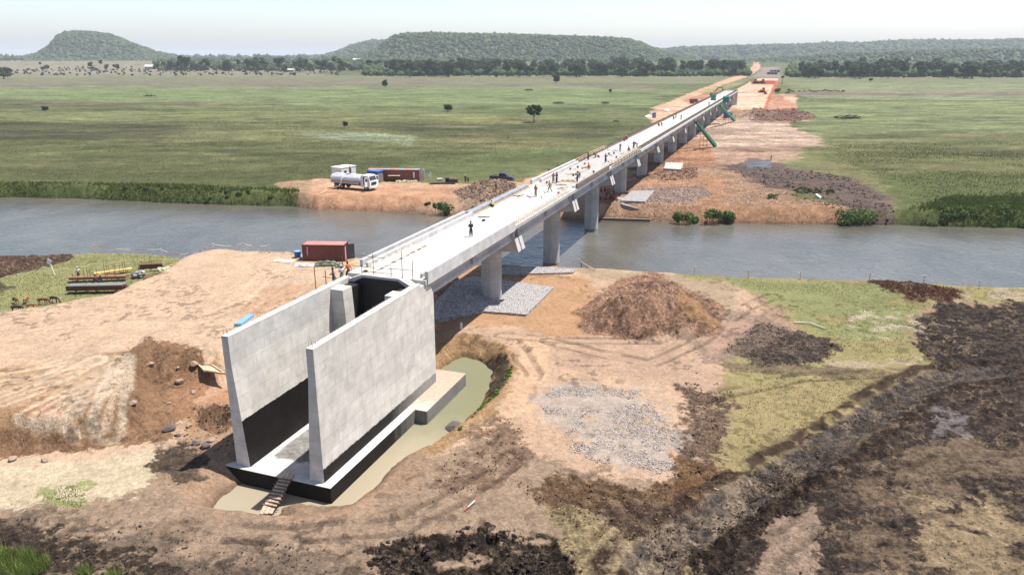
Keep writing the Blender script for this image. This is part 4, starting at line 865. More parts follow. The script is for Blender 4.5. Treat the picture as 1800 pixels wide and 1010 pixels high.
# dump truck, excavator, bulldozers far off
p = spot(1223, 182.5, 3.0)
t = empty('dump_truck', p, math.radians(-8), 'rust brown dump truck with white cab beside the service road', 'truck')
MB().prism([(-4.2, 1.3), (-4.3, 3.2), (1.0, 3.3), (1.0, 1.3)], -1.25, 1.25).bevel(.06).build('tipper_body', M_REDB, t); 
q = MB(); q.prism([(1.3, .8), (1.3, 2.9), (2.9, 2.9), (3.5, 1.9), (3.6, .8)], -1.2, 1.2); q = q.bevel(.05).build('cab', M_WHT, t); MB().b2(3.3, 3.42, -1, 1, 1.9, 2.7).build('windscreen', M_GLS, q)
MB().b2(-4, 3.3, -.45, .45, .8, 1.2).build('chassis', M_DGR, t)
for x in (-3.3, -2, 2.4):
    for y in (-1, 1): wheel(t, x, y, .55, .35)
def excavator(loc, rz, label, s=1.0, m=M_YEL, arm=M_DGR):
    t = empty('excavator', loc, rz, label, 'excavator', sc_=s)
    for y in (-1.2, 1.2): MB().prism([(-2.1, .3), (-1.8, .9), (1.8, .9), (2.1, .3), (1.8, 0), (-1.8, 0)], y - .3, y + .3).build('track', M_BLK, t)
    MB().b2(-1.9, 1.2, -1.3, 1.3, 1.0, 2.1).bevel(.08).build('house', m, t); c = MB().b2(.3, 1.7, .2, 1.3, 1.6, 3.0).bevel(.06).build('cab', m, t); MB().b2(.5, 1.72, .3, 1.32, 2.1, 2.85).build('window', M_GLS, c)
    b_ = MB(); b_.prism([(1.0, 1.6), (3.0, 4.6), (5.6, 4.9), (5.6, 5.3), (2.8, 5.1), (.6, 1.9)], -.25, .25); b_.build('boom', arm, t)
    a_ = MB(); a_.prism([(5.2, 5.3), (5.9, 5.2), (7.4, 2.2), (7.0, 2.1)], -.2, .2); a_.build('dipper', arm, t)
    k_ = MB(); k_.prism([(6.9, 2.2), (7.6, 2.2), (7.7, 1.2), (7.1, .8), (6.5, 1.3)], -.5, .5); k_.build('bucket', m, t)
    return t
p = spot(1254, 168, 3.0); excavator(p, math.radians(12), 'excavator with raised dark boom digging beside the service road', 1.25)
def dozer(loc, rz, label, m=M_YEL, s=1.0):
    t = empty('bulldozer', loc, rz, label, 'bulldozer', sc_=s)
    for y in (-1, 1): MB().prism([(-1.9, .4), (-1.6, 1.0), (1.4, 1.0), (1.8, .4), (1.5, 0), (-1.6, 0)], y - .25, y + .25).build('track', M_BLK, t)
    MB().b2(-1.4, 1.5, -.6, .6, .9, 1.9).bevel(.06).build('hood', m, t); c = MB().b2(-1.3, .1, -.7, .7, 1.9, 3.0).bevel(.05).build('cab', m, t); MB().b2(-.9, .12, -.72, .72, 2.1, 2.8).build('window', M_GLS, c)
    MB().prism([(2.2, .1), (2.05, .7), (2.2, 1.4), (2.35, 1.4), (2.25, .7), (2.4, .1)], -1.9, 1.9).build('blade', m, t); return t
dozer(spot(1340, 163, 4), math.radians(170), 'bulldozer working in the middle of the raised orange pad', s=1.4)
dozer(spot(1346, 168.5, 4), math.radians(-60), 'low orange roller machine just in front of bulldozer on the pad', M_ORG, 1.0)
dozer(spot(1329, 142.5, 6), math.radians(0), 'left hand machine on the upper step of the far pad', M_YEL, 1.7)
dozer(spot(1340, 142.5, 6), math.radians(180), 'right hand machine on the upper step of the far pad', M_ORG, 1.6)
# toilet, cabins, sheets
p = spot(1149.5, 207, 3); t = empty('portable_toilet', p, .2, 'blue portable toilet at the edge of the far marsh grass', 'toilet')
MB().b2(-.75, .75, -.75, .75, 0, 2.5).bevel(.05).build('cabin', M_BLUE, t); MB().prism([(-.8, 2.5), (0, 2.75), (.8, 2.5)], -.8, .8).build('roof', M_BLU2, t); MB().b2(-.45, .45, -.78, -.755, .1, 2.2).build('door', M_BLU2, t)
def slab_thing(name, pts, z, h, m, label, cat, follow=True, bev=.02):
    ps = [Vector(spot(x, y, z)) if follow else Vector(at(x, y, z)) for x, y in pts]; c = sum(ps, Vector()) / len(ps)
    q = MB(); bm = q.bm; A = [bm.verts.new((p.x - c.x, p.y - c.y, -1.3 + p.z - c.z)) for p in ps]; B = [bm.verts.new((p.x - c.x, p.y - c.y, h + p.z - c.z)) for p in ps]
    n = len(A); bm.faces.new(A); bm.faces.new(B)
    for i in range(n): bm.faces.new((A[i], A[(i + 1) % n], B[(i + 1) % n], B[i]))
    bmesh.ops.recalc_face_normals(bm, faces=bm.faces[:])
    return tag(q.build(name, m, loc=tuple(c)), label, cat)
slab_thing('plastic_sheet', [(1133, 205), (1141, 202), (1147, 205), (1138, 207)], 3, .25, M_TARP, 'pale sheet lying left of the blue portable toilet', 'sheet')
slab_thing('plastic_sheet', [(1167, 195), (1172, 192), (1178, 194), (1173, 196)], 3, .4, M_WHT, 'white sheet on bare earth between toilet and service road', 'sheet')
slab_thing('pale_board', [(479, 459.5), (491, 456.5), (519, 458), (511, 462.5)], 4.2, .1, paint('cream_board', (.62, .60, .50), .8), 'pale flat board on sand left of the white tarpaulin', 'board')
slab_thing('blue_sheet', [(412, 574), (437, 556.5), (447, 557), (424, 574)], 4.3, .35, M_BLU2, 'light blue sheet on the sand behind the left wing wall', 'sheet')
slab_thing('white_plank', [(1433, 343), (1436, 342), (1444, 348), (1441, 349)], 3, .25, M_WHT, 'white plank lying on dark far bank soil', 'plank')
slab_thing('concrete_slab', [(1167, 299), (1170, 288.5), (1201, 289.5), (1196, 300)], 3, .5, paint('pale_slab', (.40, .37, .34), .9), 'pale square concrete slab beside the fifth pier', 'slab')
# tarps, tank
def lump(name, a, b, w_, h, m, label, cat, n=5):
    a, b = Vector(a), Vector(b); d = b - a; L_ = d.length; q = MB(); q.sph((0, 0, 0), 1, (1, 1, 1), 4)
    for v_ in q.bm.verts:
        c = v_.co; r = (abs(c.x) ** 4 + 1e-6) ** .25; nn = .8 + .35 * math.sin(c.x * 11 + c.y * 5) * .3 + .12 * math.sin(c.y * 9 + c.z * 8)
        v_.co = Vector((max(-1, min(1, c.x * 1.25)) * L_ / 2, c.y * w_ / 2 * nn, max(0, c.z) ** .7 * h * nn if c.z > 0 else c.z * .1))
    m_ = (a + b) / 2; o = q.build(name, m, loc=tuple(m_), rz=math.atan2(d.y, d.x), smooth=True); return tag(o, label, cat)
lump('tarpaulin_stack', at(517, 468, 4.15), at(552, 468, 4.15), 1.3, .5, M_TARP, 'white and blue folded tarpaulin pile in front of the red container', 'tarpaulin')
lump('canvas_roll', at(554, 468, 4.15), at(592, 467, 4.15), 1.2, .9, M_GRNC, 'long green canvas roll in front of the red container', 'canvas roll')
lump('canvas_roll', at(590, 470, 4.15), at(604, 469, 4.15), 1.1, .7, M_GRNC, 'short green canvas roll beside the scaffold poles', 'canvas roll')
p = at(523.5, 453, 4.2); t = empty('water_tank', p, .1, 'small dark blue water tank left of the red container', 'tank')
MB().cyl((0, 0, 0), (0, 0, 1.0), .45, .5, 18).bevel(.05).build('barrel', M_BLUE, t, smooth=True); MB().cyl((0, 0, 1.0), (0, 0, 1.08), .54, .5, 18).build('rim', M_BLU2, t)
# bench, sacks, pipes, crates, white post by the long container
p0, p1 = Vector(at(683, 318, za)), Vector(at(703, 318, za)); md = (p0 + p1) / 2
t = empty('work_bench', (md.x, md.y, za), 0, 'brown work bench in front of the long rust red container', 'bench')
MB().b2(-1.5, 1.5, -.5, .5, 1.25, 1.38).build('top', M_TIM, t)
for x in (-1, 1):
    for y in (-.4, .4): MB().b2(x - .06, x + .06, y - .05, y + .05, 0, 1.25).build('leg', M_TIMD, t)
MB().b2(-1.1, 1.1, -.3, .3, .5, .9).build('shelf', M_STEEL, t)
M_SACK = paint('pale_sack', (.52, .46, .36), .9, 0, .2, 3, .4)
for i, (x, y, ln_) in enumerate(((700, 320, 9), (707, 321, 12), (715, 319, 13), (722, 320.5, 12), (729, 320, 9), (711, 317.5, 14), (720, 317.5, 12))):
    tag(lump('sandbag', spot(x - ln_ / 2, y, za), spot(x + ln_ / 2, y - 1.2, za), .7, .45, M_SACK, None, None), 'pale sandbag in the heap in front of long rust red container', 'sandbag', 'sandbags heaped by the long container')
p = spot(757, 318, za); t = empty('white_post', p, 0, 'white post with a cross board right of the long container', 'post'); MB().b2(-.12, .12, -.1, .1, 0, 2.2).build('post', M_WHT, t); MB().b2(-.6, .12, -.14, -.102, 1.1, 1.6).build('board', M_WHT, t)
for i, (xa, xb, y) in enumerate(((755, 800, 324), (760, 790, 322.8))):
    a, b = spot(xa, y, za), spot(xb, y - .3, za); tag(pipe_mesh('black_pipe', [Vector(a) + Vector((0, 0, .15)), Vector(b) + Vector((0, 0, .15))], .16, M_BLK), ('long front' if i == 0 else 'short rear') + ' black pipe lying on the far bank yard', 'pipe')
for i, (x, y, w_, h, m_, lb_) in enumerate(((787, 320, 1.1, 1.1, M_BLK, 'black crate'), (795, 320.5, 1.6, 1.0, M_TIMD, 'brown timber crate'), (801, 320.5, 1.0, .9, M_STEEL, 'rusty crate'), (773, 317, 1.4, .5, M_SACK, 'pale low crate'))):
    p = spot(x, y, za); q = MB(); q.b2(-w_ / 2, w_ / 2, -.5, .5, 0, h); q.b2(-w_ / 2 - .04, w_ / 2 + .04, -.54, .54, h * .75, h * .9); tag(q.bevel(.02).build('crate', m_, loc=p, rz=.1 * i), lb_ + ' in the row right of the black pipes', 'crate')
# ------------------------------------------------------------------ reinforcement yard on the left grass
zg = 2.45
def bundle(name, p0, p1, h, w_, m, label, rows=4, r=.1, top=None):
    a, b = Vector(p0), Vector(p1); d = b - a; L_ = d.length; an = math.atan2(d.y, d.x); md = (a + b) / 2
    t = empty(name, (md.x, md.y, md.z), an, label, 'steel stack')
    k = int(w_ / (2 * r)); rows = max(1, int(h / (2 * r)))
    for j in range(rows):
        q = MB()
        for i in range(k):
            o = random.uniform(-.15, .15); q.cyl((-L_ / 2 + o, (i - k / 2 + .5) * 2 * r, .12 + r + j * 2 * r), (L_ / 2 + o, (i - k / 2 + .5) * 2 * r, .12 + r + j * 2 * r), r * 1.02, r * 1.02, 6)
        q.build('bar_layer', top if (top and j == rows - 1) else m, t)
    for x in (-L_ * .35, 0, L_ * .35): MB().b2(x - .08, x + .08, -w_ / 2 - .1, w_ / 2 + .1, 0, .12).build('bearer', M_TIMD, t)
    return t
bundle('pipe_stack', at(122, 511, zg), at(221, 509, zg), .9, 1.3, M_STEEL, 'near long stack of dark steel pipes with a silvery top layer, left grass', top=M_GALV)
bundle('pipe_stack', at(124, 492, zg), at(224, 489, zg), .45, 1.0, paint('old_rust', (.24, .12, .08), .85), 'low rusty steel stack behind the silvery pipes, left grass')
bundle('timber_stack', at(166, 483, zg), at(233, 474, zg), .35, .8, paint('yellow_timber', (.58, .36, .12), .8), 'yellow timber poles lying slanted behind the rusty steel stack')
t = bundle('frame_stack', at(256, 502, zg), at(283, 500, zg), 1.3, 1.4, M_STEEL, 'square stack of rusty steel frames at the edge of the sand')
bundle('frame_stack', at(246, 474, zg), at(286, 472, zg), 1.0, .7, paint('dark_rust', (.14, .06, .045), .8), 'long dark rusty frame stack behind the square rusty stack', r=.13)
lump('scrap_pile', at(232, 486, zg), at(256, 482, zg), 2.2, .8, M_GALV, 'grey scrap pile between the two steel stacks', 'scrap pile')
lump('scrap_pile', at(276, 497, zg), at(292, 493, zg), 1.4, 1.0, M_BLK, 'black scrap pile against the square rusty frame stack', 'scrap pile')
# cream netting in loops
q = []
for i in range(9):
    c = Vector(at(303 + random.uniform(-12, 12), 478 + random.uniform(-6, 6), zg + .3)); pts = [c + Vector((math.cos(a) * random.uniform(.9, 1.5), math.sin(a) * random.uniform(.4, .9), .2 + .25 * math.sin(a * 2 + i))) for a in [k * math.pi / 7 for k in range(15)]]
    q.append(pts)
M_NET = paint('cream_net', (.55, .46, .30), .9)
net = empty('net_pile', at(303, 480, zg), 0, 'tangled cream rope and netting on the grass beside rusty frames', 'netting')
for pts in q:
    o = pipe_mesh('rope_loop', smooth_path(pts, 3), .11, M_NET); o.parent = net; o.matrix_parent_inverse = Matrix.Translation(net.location).inverted()
px_posts = [(131, 508, 27), (139, 498, 24), (150, 497, 26), (152, 508, 20), (156, 497, 28), (154, 510, 24), (161, 500, 28), (166, 490, 14), (170, 508, 22), (172, 492, 22), (184, 480, 18), (187, 492, 26), (190, 485, 22), (194, 485, 20), (203, 480, 18), (211, 478, 16), (217, 478, 16), (221, 477, 18), (244, 478, 14), (250, 470, 12), (264, 470, 16), (267, 466, 16), (279, 474, 16), (283, 470, 14), (286, 484, 20), (205, 500, 26), (191, 503, 24)]
for i, (x, y, hpx) in enumerate(px_posts):
    p = at(x, y, zg); h = hpx * cdist(p) / F / .955
    tag(MB().cyl((0, 0, -.2), (random.uniform(-.08, .08), 0, h), .035, .03, 6).build('steel_post', M_STEEL, loc=p), 'thin rusty steel post standing upright among the pipe and timber stacks', 'post', 'upright posts in the steel yard')
p = spot(97, 483, 2.4); t = empty('leaning_sign', p, -.3, 'white sign board on a leaning white post, left grass', 'sign')
MB().box((-.3, 0, .9), (.08, .08, 2.2), 0, 0, -.28).build('post', M_WHT, t); MB().box((-.65, -.06, 1.95), (.75, .04, .8), 0, 0, .5).build('board', M_WHT, t)
# ------------------------------------------------------------------ riverside stakes with tape
M_RWS, nt_, b_ = nodes('red_white_bands'); sx_ = N(nt_, 'ShaderNodeSeparateXYZ'); nt_.links.new(coords(nt_), sx_.inputs[0])
nt_.links.new(mixc(nt_, mth(nt_, 'GREATER_THAN', mth(nt_, 'FRACT', mth(nt_, 'MULTIPLY', sx_.outputs[2], 2.2)), .5), (.55, .06, .05), (.75, .75, .72)), b_.inputs['Base Color'])
stk = [(169, 438, 2.2, 'by the small white tripod left of the mound'), (285, 445, 2.4, 'at the right end of left grass'), (330, 443, 3.4, 'at the left foot of the sand mound'), (376, 436, 4.2, 'on top of the sand mound'), (430, 440, 4.3, 'second right of the mound top'), (475, 443, 4.3, 'nearest left of the blue water tank'), (640, 452, 4.0, 'between red container and bridge'), (1219, 484, 1.8, 'first right of the big soil mound'), (1313, 490, 1.8, 'second right of the big soil mound'), (1404, 493, 1.8, 'third right of the big soil mound'), (1525, 496, 1.9, 'left of the dark red soil berm'), (1619, 505, 2.2, 'on the dark red soil berm'), (1717, 508, 2.0, 'right of the dark red soil berm')]
prev = None
for x, y, z, ds in stk:
    p = at(x, y, z); p = (p[0], p[1] - .4, float(hgt(p[0], p[1] - .4)[0])); 
    tag(MB().cyl((0, 0, -.2), (.03, .02, 1.35), .06, .05, 7).build('marker_stake', M_RWS, loc=p), 'banded marker stake on the river edge, ' + ds, 'stake', 'riverside marker stakes')
    if prev and abs(p[0] - prev[0]) < 14 and x < 700:
        a, b = Vector(prev) + Vector((0, 0, 1.2)), Vector(p) + Vector((0, 0, 1.2)); m_ = (a + b) / 2 - Vector((0, 0, .35))
        tag(pipe_mesh('barrier_tape', smooth_path([a, m_, b], 5), .03, M_RWS), 'sagging barrier tape ending at the stake ' + ds, 'tape', 'riverside barrier tapes')
    prev = p
# ------------------------------------------------------------------ stone mattresses
def gab_mat():
    m, nt, b = nodes('gabion_stone'); g = coords(nt); v = N(nt, 'ShaderNodeTexVoronoi', Scale=4.5); nt.links.new(g, v.inputs['Vector'])
    sp = N(nt, 'ShaderNodeSeparateColor'); nt.links.new(v.outputs['Color'], sp.inputs[0])
    c = mixc(nt, sp.outputs[0], (.30, .295, .30), (.55, .53, .52)); c = mixc(nt, rng(nt, v.outputs['Distance'], .35, .62, 0, .6), c, (.09, .085, .08))
    c = mixc(nt, rng(nt, noise(nt, .5, 4, .6, g), .5, .7, 0, .5), c, (.36, .27, .2))
    nt.links.new(c, b.inputs['Base Color']); b.inputs['Roughness'].default_value = .95; bump(nt, b, mth(nt, 'SUBTRACT', 1.0, v.outputs['Distance']), 1.0, .25); return m
M_GAB = gab_mat()
slab_thing('gabion_mattress', [(748, 545), (800, 497), (832, 488), (905, 498), (974, 507), (925, 556), (850, 550), (765, 546)], 2.0, .28, M_GAB, 'grey stone gabion mattress round the foot of the first pier', 'gabion')
slab_thing('gabion_mattress', [(850, 473), (940, 471), (1012, 474.5), (1008, 481), (930, 483), (850, 486)], 1.6, .22, M_GAB, 'narrow stone gabion strip along the near water edge', 'gabion')
slab_thing('gabion_mattress', [(1072, 383), (1092, 357), (1122, 360), (1119, 386)], 1.2, .3, M_GAB, 'sloping stone gabion mattress at the far water edge beside the third pier', 'gabion')
slab_thing('gabion_mattress', [(1090, 356), (1110, 338), (1150, 337), (1134, 357)], 3, .35, M_GAB, 'pale grey flat gabion mattress beside the fourth pier', 'gabion')
slab_thing('retaining_board', [(1058, 385), (1143, 387.5), (1143, 389), (1058, 386.5)], .1, .4, M_TIMD, 'dark low board wall along the far water edge under the bridge', 'board wall', False)
# puddle
pz = at(1333, 289, 3.0)
tag(plane_strip('puddle', [spot(x, y, 3)[:2] for x, y in ((1310, 281), (1352, 280), (1357, 290), (1355, 297), (1312, 297))], float(hgt(pz[0], pz[1])[0]) + .04, MW3), 'small grey puddle on the far bank', 'puddle', kind='structure')
# ------------------------------------------------------------------ wooden frame, odds and ends
ps = [Vector(spot(x, y, 3.0)) for x, y in ((340, 650), (357, 636), (394, 642), (367, 658))]; c = sum(ps, Vector()) / 4
t = empty('shutter_frame', tuple(c), 0, 'flat timber shutter frame lying on the tipped soil left of abutment', 'frame')
for i in range(4):
    a, b = ps[i], ps[(i + 1) % 4]; d = b - a; m_ = (a + b) / 2 - c; MB().box((m_.x, m_.y, .25), (d.length, .14, .16), math.atan2(d.y, d.x)).build('rail', M_TIM, t)
q = MB(); A = [q.bm.verts.new((p.x - c.x, p.y - c.y, .2)) for p in ps]; B = [q.bm.verts.new((p.x - c.x, p.y - c.y, .14)) for p in ps]; q.bm.faces.new(A); q.bm.faces.new(B[::-1])
for i in range(4): q.bm.faces.new((A[i], B[i], B[(i + 1) % 4], A[(i + 1) % 4]))
q.build('panel', paint('dusty_panel', (.42, .31, .22), .9, 0, .2, 1.5), t)
p = spot(811, 578, 2); tag(MB().b2(-.12, .12, -.1, .1, -.2, .8).bevel(.02).build('marker_block', M_WHT, loc=p), 'small white marker post on the rim above the crater', 'marker')
def stick(pts, r, m, label, cat, name):
    return tag(pipe_mesh(name, [Vector(spot(x, y, 2)) + Vector((0, 0, z)) for x, y, z in pts], r, m), label, cat)
stick([(817, 897, .05), (840, 884, .5)], .035, M_RWS, 'fallen red and white stick in foreground brown soil', 'stick', 'fallen_stake')
stick([(1395, 568, .12), (1424, 570, .2), (1450, 579, .1)], .09, paint('driftwood', (.5, .45, .4), .9), 'bleached driftwood branch on the right hand grass', 'branch', 'driftwood')
stick([(1018, 465, .6), (1032, 471, .4), (1046, 476, .2)], .09, paint('driftwood2', (.42, .34, .28), .9), 'bleached fallen branch at the near water edge', 'branch', 'fallen_branch')
for i in range(3): stick([(1255 + i * 8, 860 - i * 55, .1), (1275 + i * 8, 866 - i * 55, .15)], .03, M_SACK, ('lowest', 'middle', 'topmost')[i] + ' of three pale sticks beside the gravel patch', 'stick', 'pale_stick')
t = empty('mixing_basin', br(-15.6, 2.2, 1.5), 0, 'brown basin tipped against the inside of the right wing wall', 'basin'); MB().cyl((0, 0, .05), (.25, 0, .6), .42, .5, 16).build('bowl', paint('brown_plastic', (.22, .15, .07), .6), t); MB().cyl((.25, 0, .6), (.27, 0, .66), .54, .54, 16).build('rim', M_BLK, t)
# tyre-size boulders on the tipped slope
def rock_co(n, seed):
    bm = bmesh.new(); bmesh.ops.create_icosphere(bm, subdivisions=n, radius=1); r_ = random.Random(seed)
    of = [Vector((r_.uniform(-1, 1), r_.uniform(-1, 1), r_.uniform(-1, 1))).normalized() for _ in range(7)]; th_ = [r_.uniform(.55, .8) for _ in range(7)]
    for v_ in bm.verts:
        for o_, t_ in zip(of, th_):
            d = v_.co.dot(o_)
            if d > t_: v_.co -= o_ * (d - t_)
        v_.co.z *= .7
    return bm
M_ROCK = paint('boulder', (.27, .19, .145), .95, 0, .25, 3, .5); M_ROCKD = paint('dark_boulder', (.09, .075, .07), .95, 0, .25, 3, .5)
for i, (x, y, s_, dk, ds) in enumerate(((311, 637, .55, 0, 'largest boulder below the sand edge, left of shutter frame'), (310, 628, .25, 0, 'small boulder just above the largest one'), (345, 664, .6, 0, 'brown boulder below the shutter frame'), (268, 664, .5, 0, 'flat boulder half sunk in tipped soil'), (234, 710, .45, 0, 'boulder low on the tipped soil slope'), (12, 762, .5, 0, 'grey boulder at the left picture edge'), (70, 765, .4, 0, 'rounded boulder at the foot of tipped soil'), (297, 757, .7, 1, 'dark boulder at the corner of pale clay'), (333, 750, .4, 0, 'pale brown boulder near the dark hollow'), (312, 766, .35, 1, 'small black boulder beside the dark slope'), (370, 775, .5, 0, 'brown boulder above the pond end'), (362, 785, .6, 1, 'black boulder above the pond end'), (345, 780, .5, 1, 'black boulder at the top of dark slope'), (797, 752, 1.0, 1, 'big black clod hanging over the pond'), (340, 690, .4, 0, 'boulder between the shutter frame and dark hollow'), (297, 709, .3, 0, 'small boulder beside the orange soil'))):
    bm = rock_co(3, i); me = bpy.data.meshes.new('boulder'); bm.to_mesh(me); bm.free(); me.materials.append(M_ROCKD if dk else M_ROCK)
    p = spot(x, y, 3 if y < 700 else 2); o = bpy.data.objects.new('boulder', me); COL.objects.link(o); o.location = (p[0], p[1], p[2] + s_ * .3); s_ *= .7; o.scale = (s_ * 1.2, s_, s_); o.rotation_euler = (0, 0, i); tag(o, ds, 'boulder')
# ------------------------------------------------------------------ green access stairs
def stair(top, bot, label):
    a, b = Vector(top), Vector(bot); d = b - a; L_ = math.hypot(d.x, d.y); an = math.atan2(d.y, d.x); t = empty('access_stair', tuple(b), an, label, 'stair tower')
    H_ = a.z - b.z
    for y in (-.48, .48):
        q = MB(); q.prism([(-L_, H_ + .1), (-L_, H_ + .5), (0, 1.0), (0.4, -.2), (-.1, -.2)], y - .03, y + .03); q.build('side_net', M_GRN, t)
    q = MB(); q.prism([(-L_, H_), (-L_, H_ + .12), (0, .12), (0, 0)], -.44, .44); q.build('flight', M_GRN, t)
    q = MB(); q.prism([(-L_, H_ + .4), (-L_, H_ + .46), (0, .96), (0, .9)], -.44, .44); q.build('roof_net', M_GRN, t)
    for f_ in (.33, .66): 
        for y in (-.6, .6): MB().cyl((-L_ * f_, y, -.2), (-L_ * f_, y, H_ * f_), .06, .06, 6).build('prop', M_STEEL, t)
stair(at(1222.6, 216, 12.2), spot(1257, 258, 3), 'near green netted stair leaning against the right side of bridge')
stair(at(1265.6, 187, 12.2), spot(1291, 213, 3), 'middle green netted stair against the right side of the bridge')
def netbox(px, py, z, w_, h, label):
    p = at(px, py, z); t = empty('access_stair', p, -TH, label, 'stair tower')
    for x in (-w_ / 2, w_ / 2): MB().b2(x - .05, x + .05, -w_ * .8, w_ * .8, 0, h).build('side_net', M_GRN, t)
    MB().prism([(-w_ * .8, h), (w_ * .8, h), (w_ * .8, h + .1), (-w_ * .8, h + .1)], -w_ / 2, w_ / 2, 'x').build('roof_net', M_GRN, t); MB().b2(-w_ / 2 + .06, w_ / 2 - .06, -w_ * .8, -w_ * .8 + .08, 0, h).build('end_net', M_GRN, t)
netbox(1276, 180, 12.7, 2.6, 2.6, 'green netted stair head on the far deck, right side')
netbox(1254, 176, 12.7, 2.2, 2.6, 'green netted stair head on the far deck, left side')
p = spot(1279, 207, 3); t = empty('generator', p, .3, 'blue and white generator below the middle green stair', 'generator'); MB().b2(-2, 2, -1, 1, 0, 2.4).bevel(.06).build('housing', M_BLUE, t); MB().b2(-1.8, 1.4, -.9, .9, 2.405, 3.2).bevel(.06).build('tank', M_BLU2, t)
# ------------------------------------------------------------------ scaffold at the near abutment
def scaffold(base, rz, cols_, label, r=.04):
    t = empty('scaffold', base, rz, label, 'scaffold')
    for (x, y, z0, z1) in cols_[0]: MB().cyl((x, y, z0), (x, y, z1), r, r, 6).build('standard', M_STEEL, t)
    for a, b in cols_[1]: MB().cyl(a, b, r * .85, r * .85, 6).build('ledger', M_STEEL, t)
    return t
scaffold(br(-1.6, -4.6, 0), -TH, ([(-.3, -1.6, 3.5, 13.6), (-.3, 1.4, 3.5, 14.2), (-1.5, -1.6, 3.5, 13.9), (-1.5, 1.4, 3.5, 13.2), (-.3, 0, 3.5, 12.6)],
    [((-.3, -1.9, 11.6), (-.3, 1.8, 11.6)), ((-1.5, -1.9, 11.6), (-1.5, 1.8, 11.6)), ((-1.8, -1.6, 11.3), (.2, -1.6, 11.3)), ((-1.8, 1.4, 11.3), (.2, 1.4, 11.3)), ((-.3, -1.9, 8.6), (-.3, 1.8, 8.6)), ((-1.5, -1.6, 8.4), (-.3, 1.4, 11.2)), ((-1.7, 0, 12.4), (.2, 0, 12.4))]), 'rusty pole scaffold standing behind the left end of the back wall')
MB_ = MB().b2(-1.5, -.2, -1.5, 1.4, 11.68, 11.73)
o = MB_.build('scaffold_deck', M_TIM, bpy.data.objects['scaffold'])
scaffold(br(-.9, 0, DZ), -TH, ([(-2.3, 0, 0, 1.0), (-1.0, 0, 0, 2.3), (.9, 0, 0, 1.2), (2.1, 0, 0, 2.9), (3.1, .2, 0, 2.0)],
    [((-3.4, 0, .9), (-.8, 0, .95)), ((-3.4, 0, 2.0), (.3, 0, 2.0)), ((-1.2, 0, .5), (1, 0, .5)), ((.6, 0, 1.0), (3.2, .2, 1.0))]), 'thin guard poles and rails across the near end of the deck', .03)
# crumpled dust sheet along the left trough
q = MB(); g_ = random.Random(4); NX_, NY_ = 14, 60; vv = [[q.bm.verts.new((-3.15 + i * .11 + .1 * math.sin(j * .9), j * .2, .03 + .22 * abs(math.sin(j * .55 + i * .35 + math.sin(j * .23) * 2)) * (1 - abs(i / 13 - .4)) + g_.uniform(0, .05))) for i in range(NX_)] for j in range(NY_)]
for j in range(NY_ - 1):
    for i in range(NX_ - 1): q.bm.faces.new((vv[j][i], vv[j][i + 1], vv[j + 1][i + 1], vv[j + 1][i]))
tag(q.build('dust_sheet', paint('dusty_cloth', (.50, .42, .34), .9, 0, .2, 2, .3), loc=br(.3, 0, DZ), rz=-TH, smooth=True), 'crumpled dusty sheet lying along the left trough at the near end of deck', 'sheet')
# things lying on the deck
M_SAND = paint('spilt_sand', (.44, .32, .2), .95, 0, .25, 3, .5)
for i, (x, y, w_, l_, h, nm, m_, lb_) in enumerate(((1000, 318, 2.4, 2.2, .35, 'sand_pile', M_SAND, 'round brown sand pile between workers on the deck'), (987, 325, 1.4, 1.8, .25, 'sand_pile', M_SAND, 'flatter brown sand pile nearer than the round one'), (1008, 306, 1.6, 2.6, .2, 'sand_pile', M_SAND, 'long low sand pile beyond the round one'), (1030, 295, 1.2, 1.6, .3, 'sand_pile', M_SAND, 'small sand pile beside the crouching orange worker'), (850, 382, .3, 1.6, .12, 'timber_offcut', M_BLK, 'dark timber offcut at the near end of grey form sheets'), (850, 389, .3, .4, .3, 'debris_lump', M_DGR, 'small grey lump alone on the white deck'))):
    p = at(x, y, DZ); tag(lump(nm, (p[0] - l_ / 2, p[1], DZ), (p[0] + l_ / 2, p[1] + .3, DZ), w_, h, m_, None, None), lb_, 'sand pile' if 'sand' in nm else 'debris')
slab = []
for i in range(26):
    s0 = random.uniform(44, 112); v0 = random.uniform(-3, 2.9); p = br(s0, v0, DZ)
    tag(MB().box((0, 0, .06), (random.uniform(.8, 2.6), .1, .1)).build('loose_board', random.choice((M_TIM, M_TIMD, M_STEEL)), loc=p, rz=-TH + math.pi / 2 + random.uniform(-.7, .7)), 'loose board lying on the deck among the workers', 'board', 'loose boards on the deck')

for i in range(14):
    p = br(random.uniform(46, 108), random.uniform(-2.9, 2.9), DZ); t = empty('bucket', p, 0, 'small bucket standing on the deck among the workers', 'bucket', 'buckets on the deck')
    MB().cyl((0, 0, 0), (0, 0, .38), .15, .2, 12).build('pail', random.choice((M_BLK, M_DGR, M_ORNG, M_BLUE)), t); MB().cyl((0, 0, .381), (0, 0, .40), .215, .215, 12).build('rim', M_GALV, t)
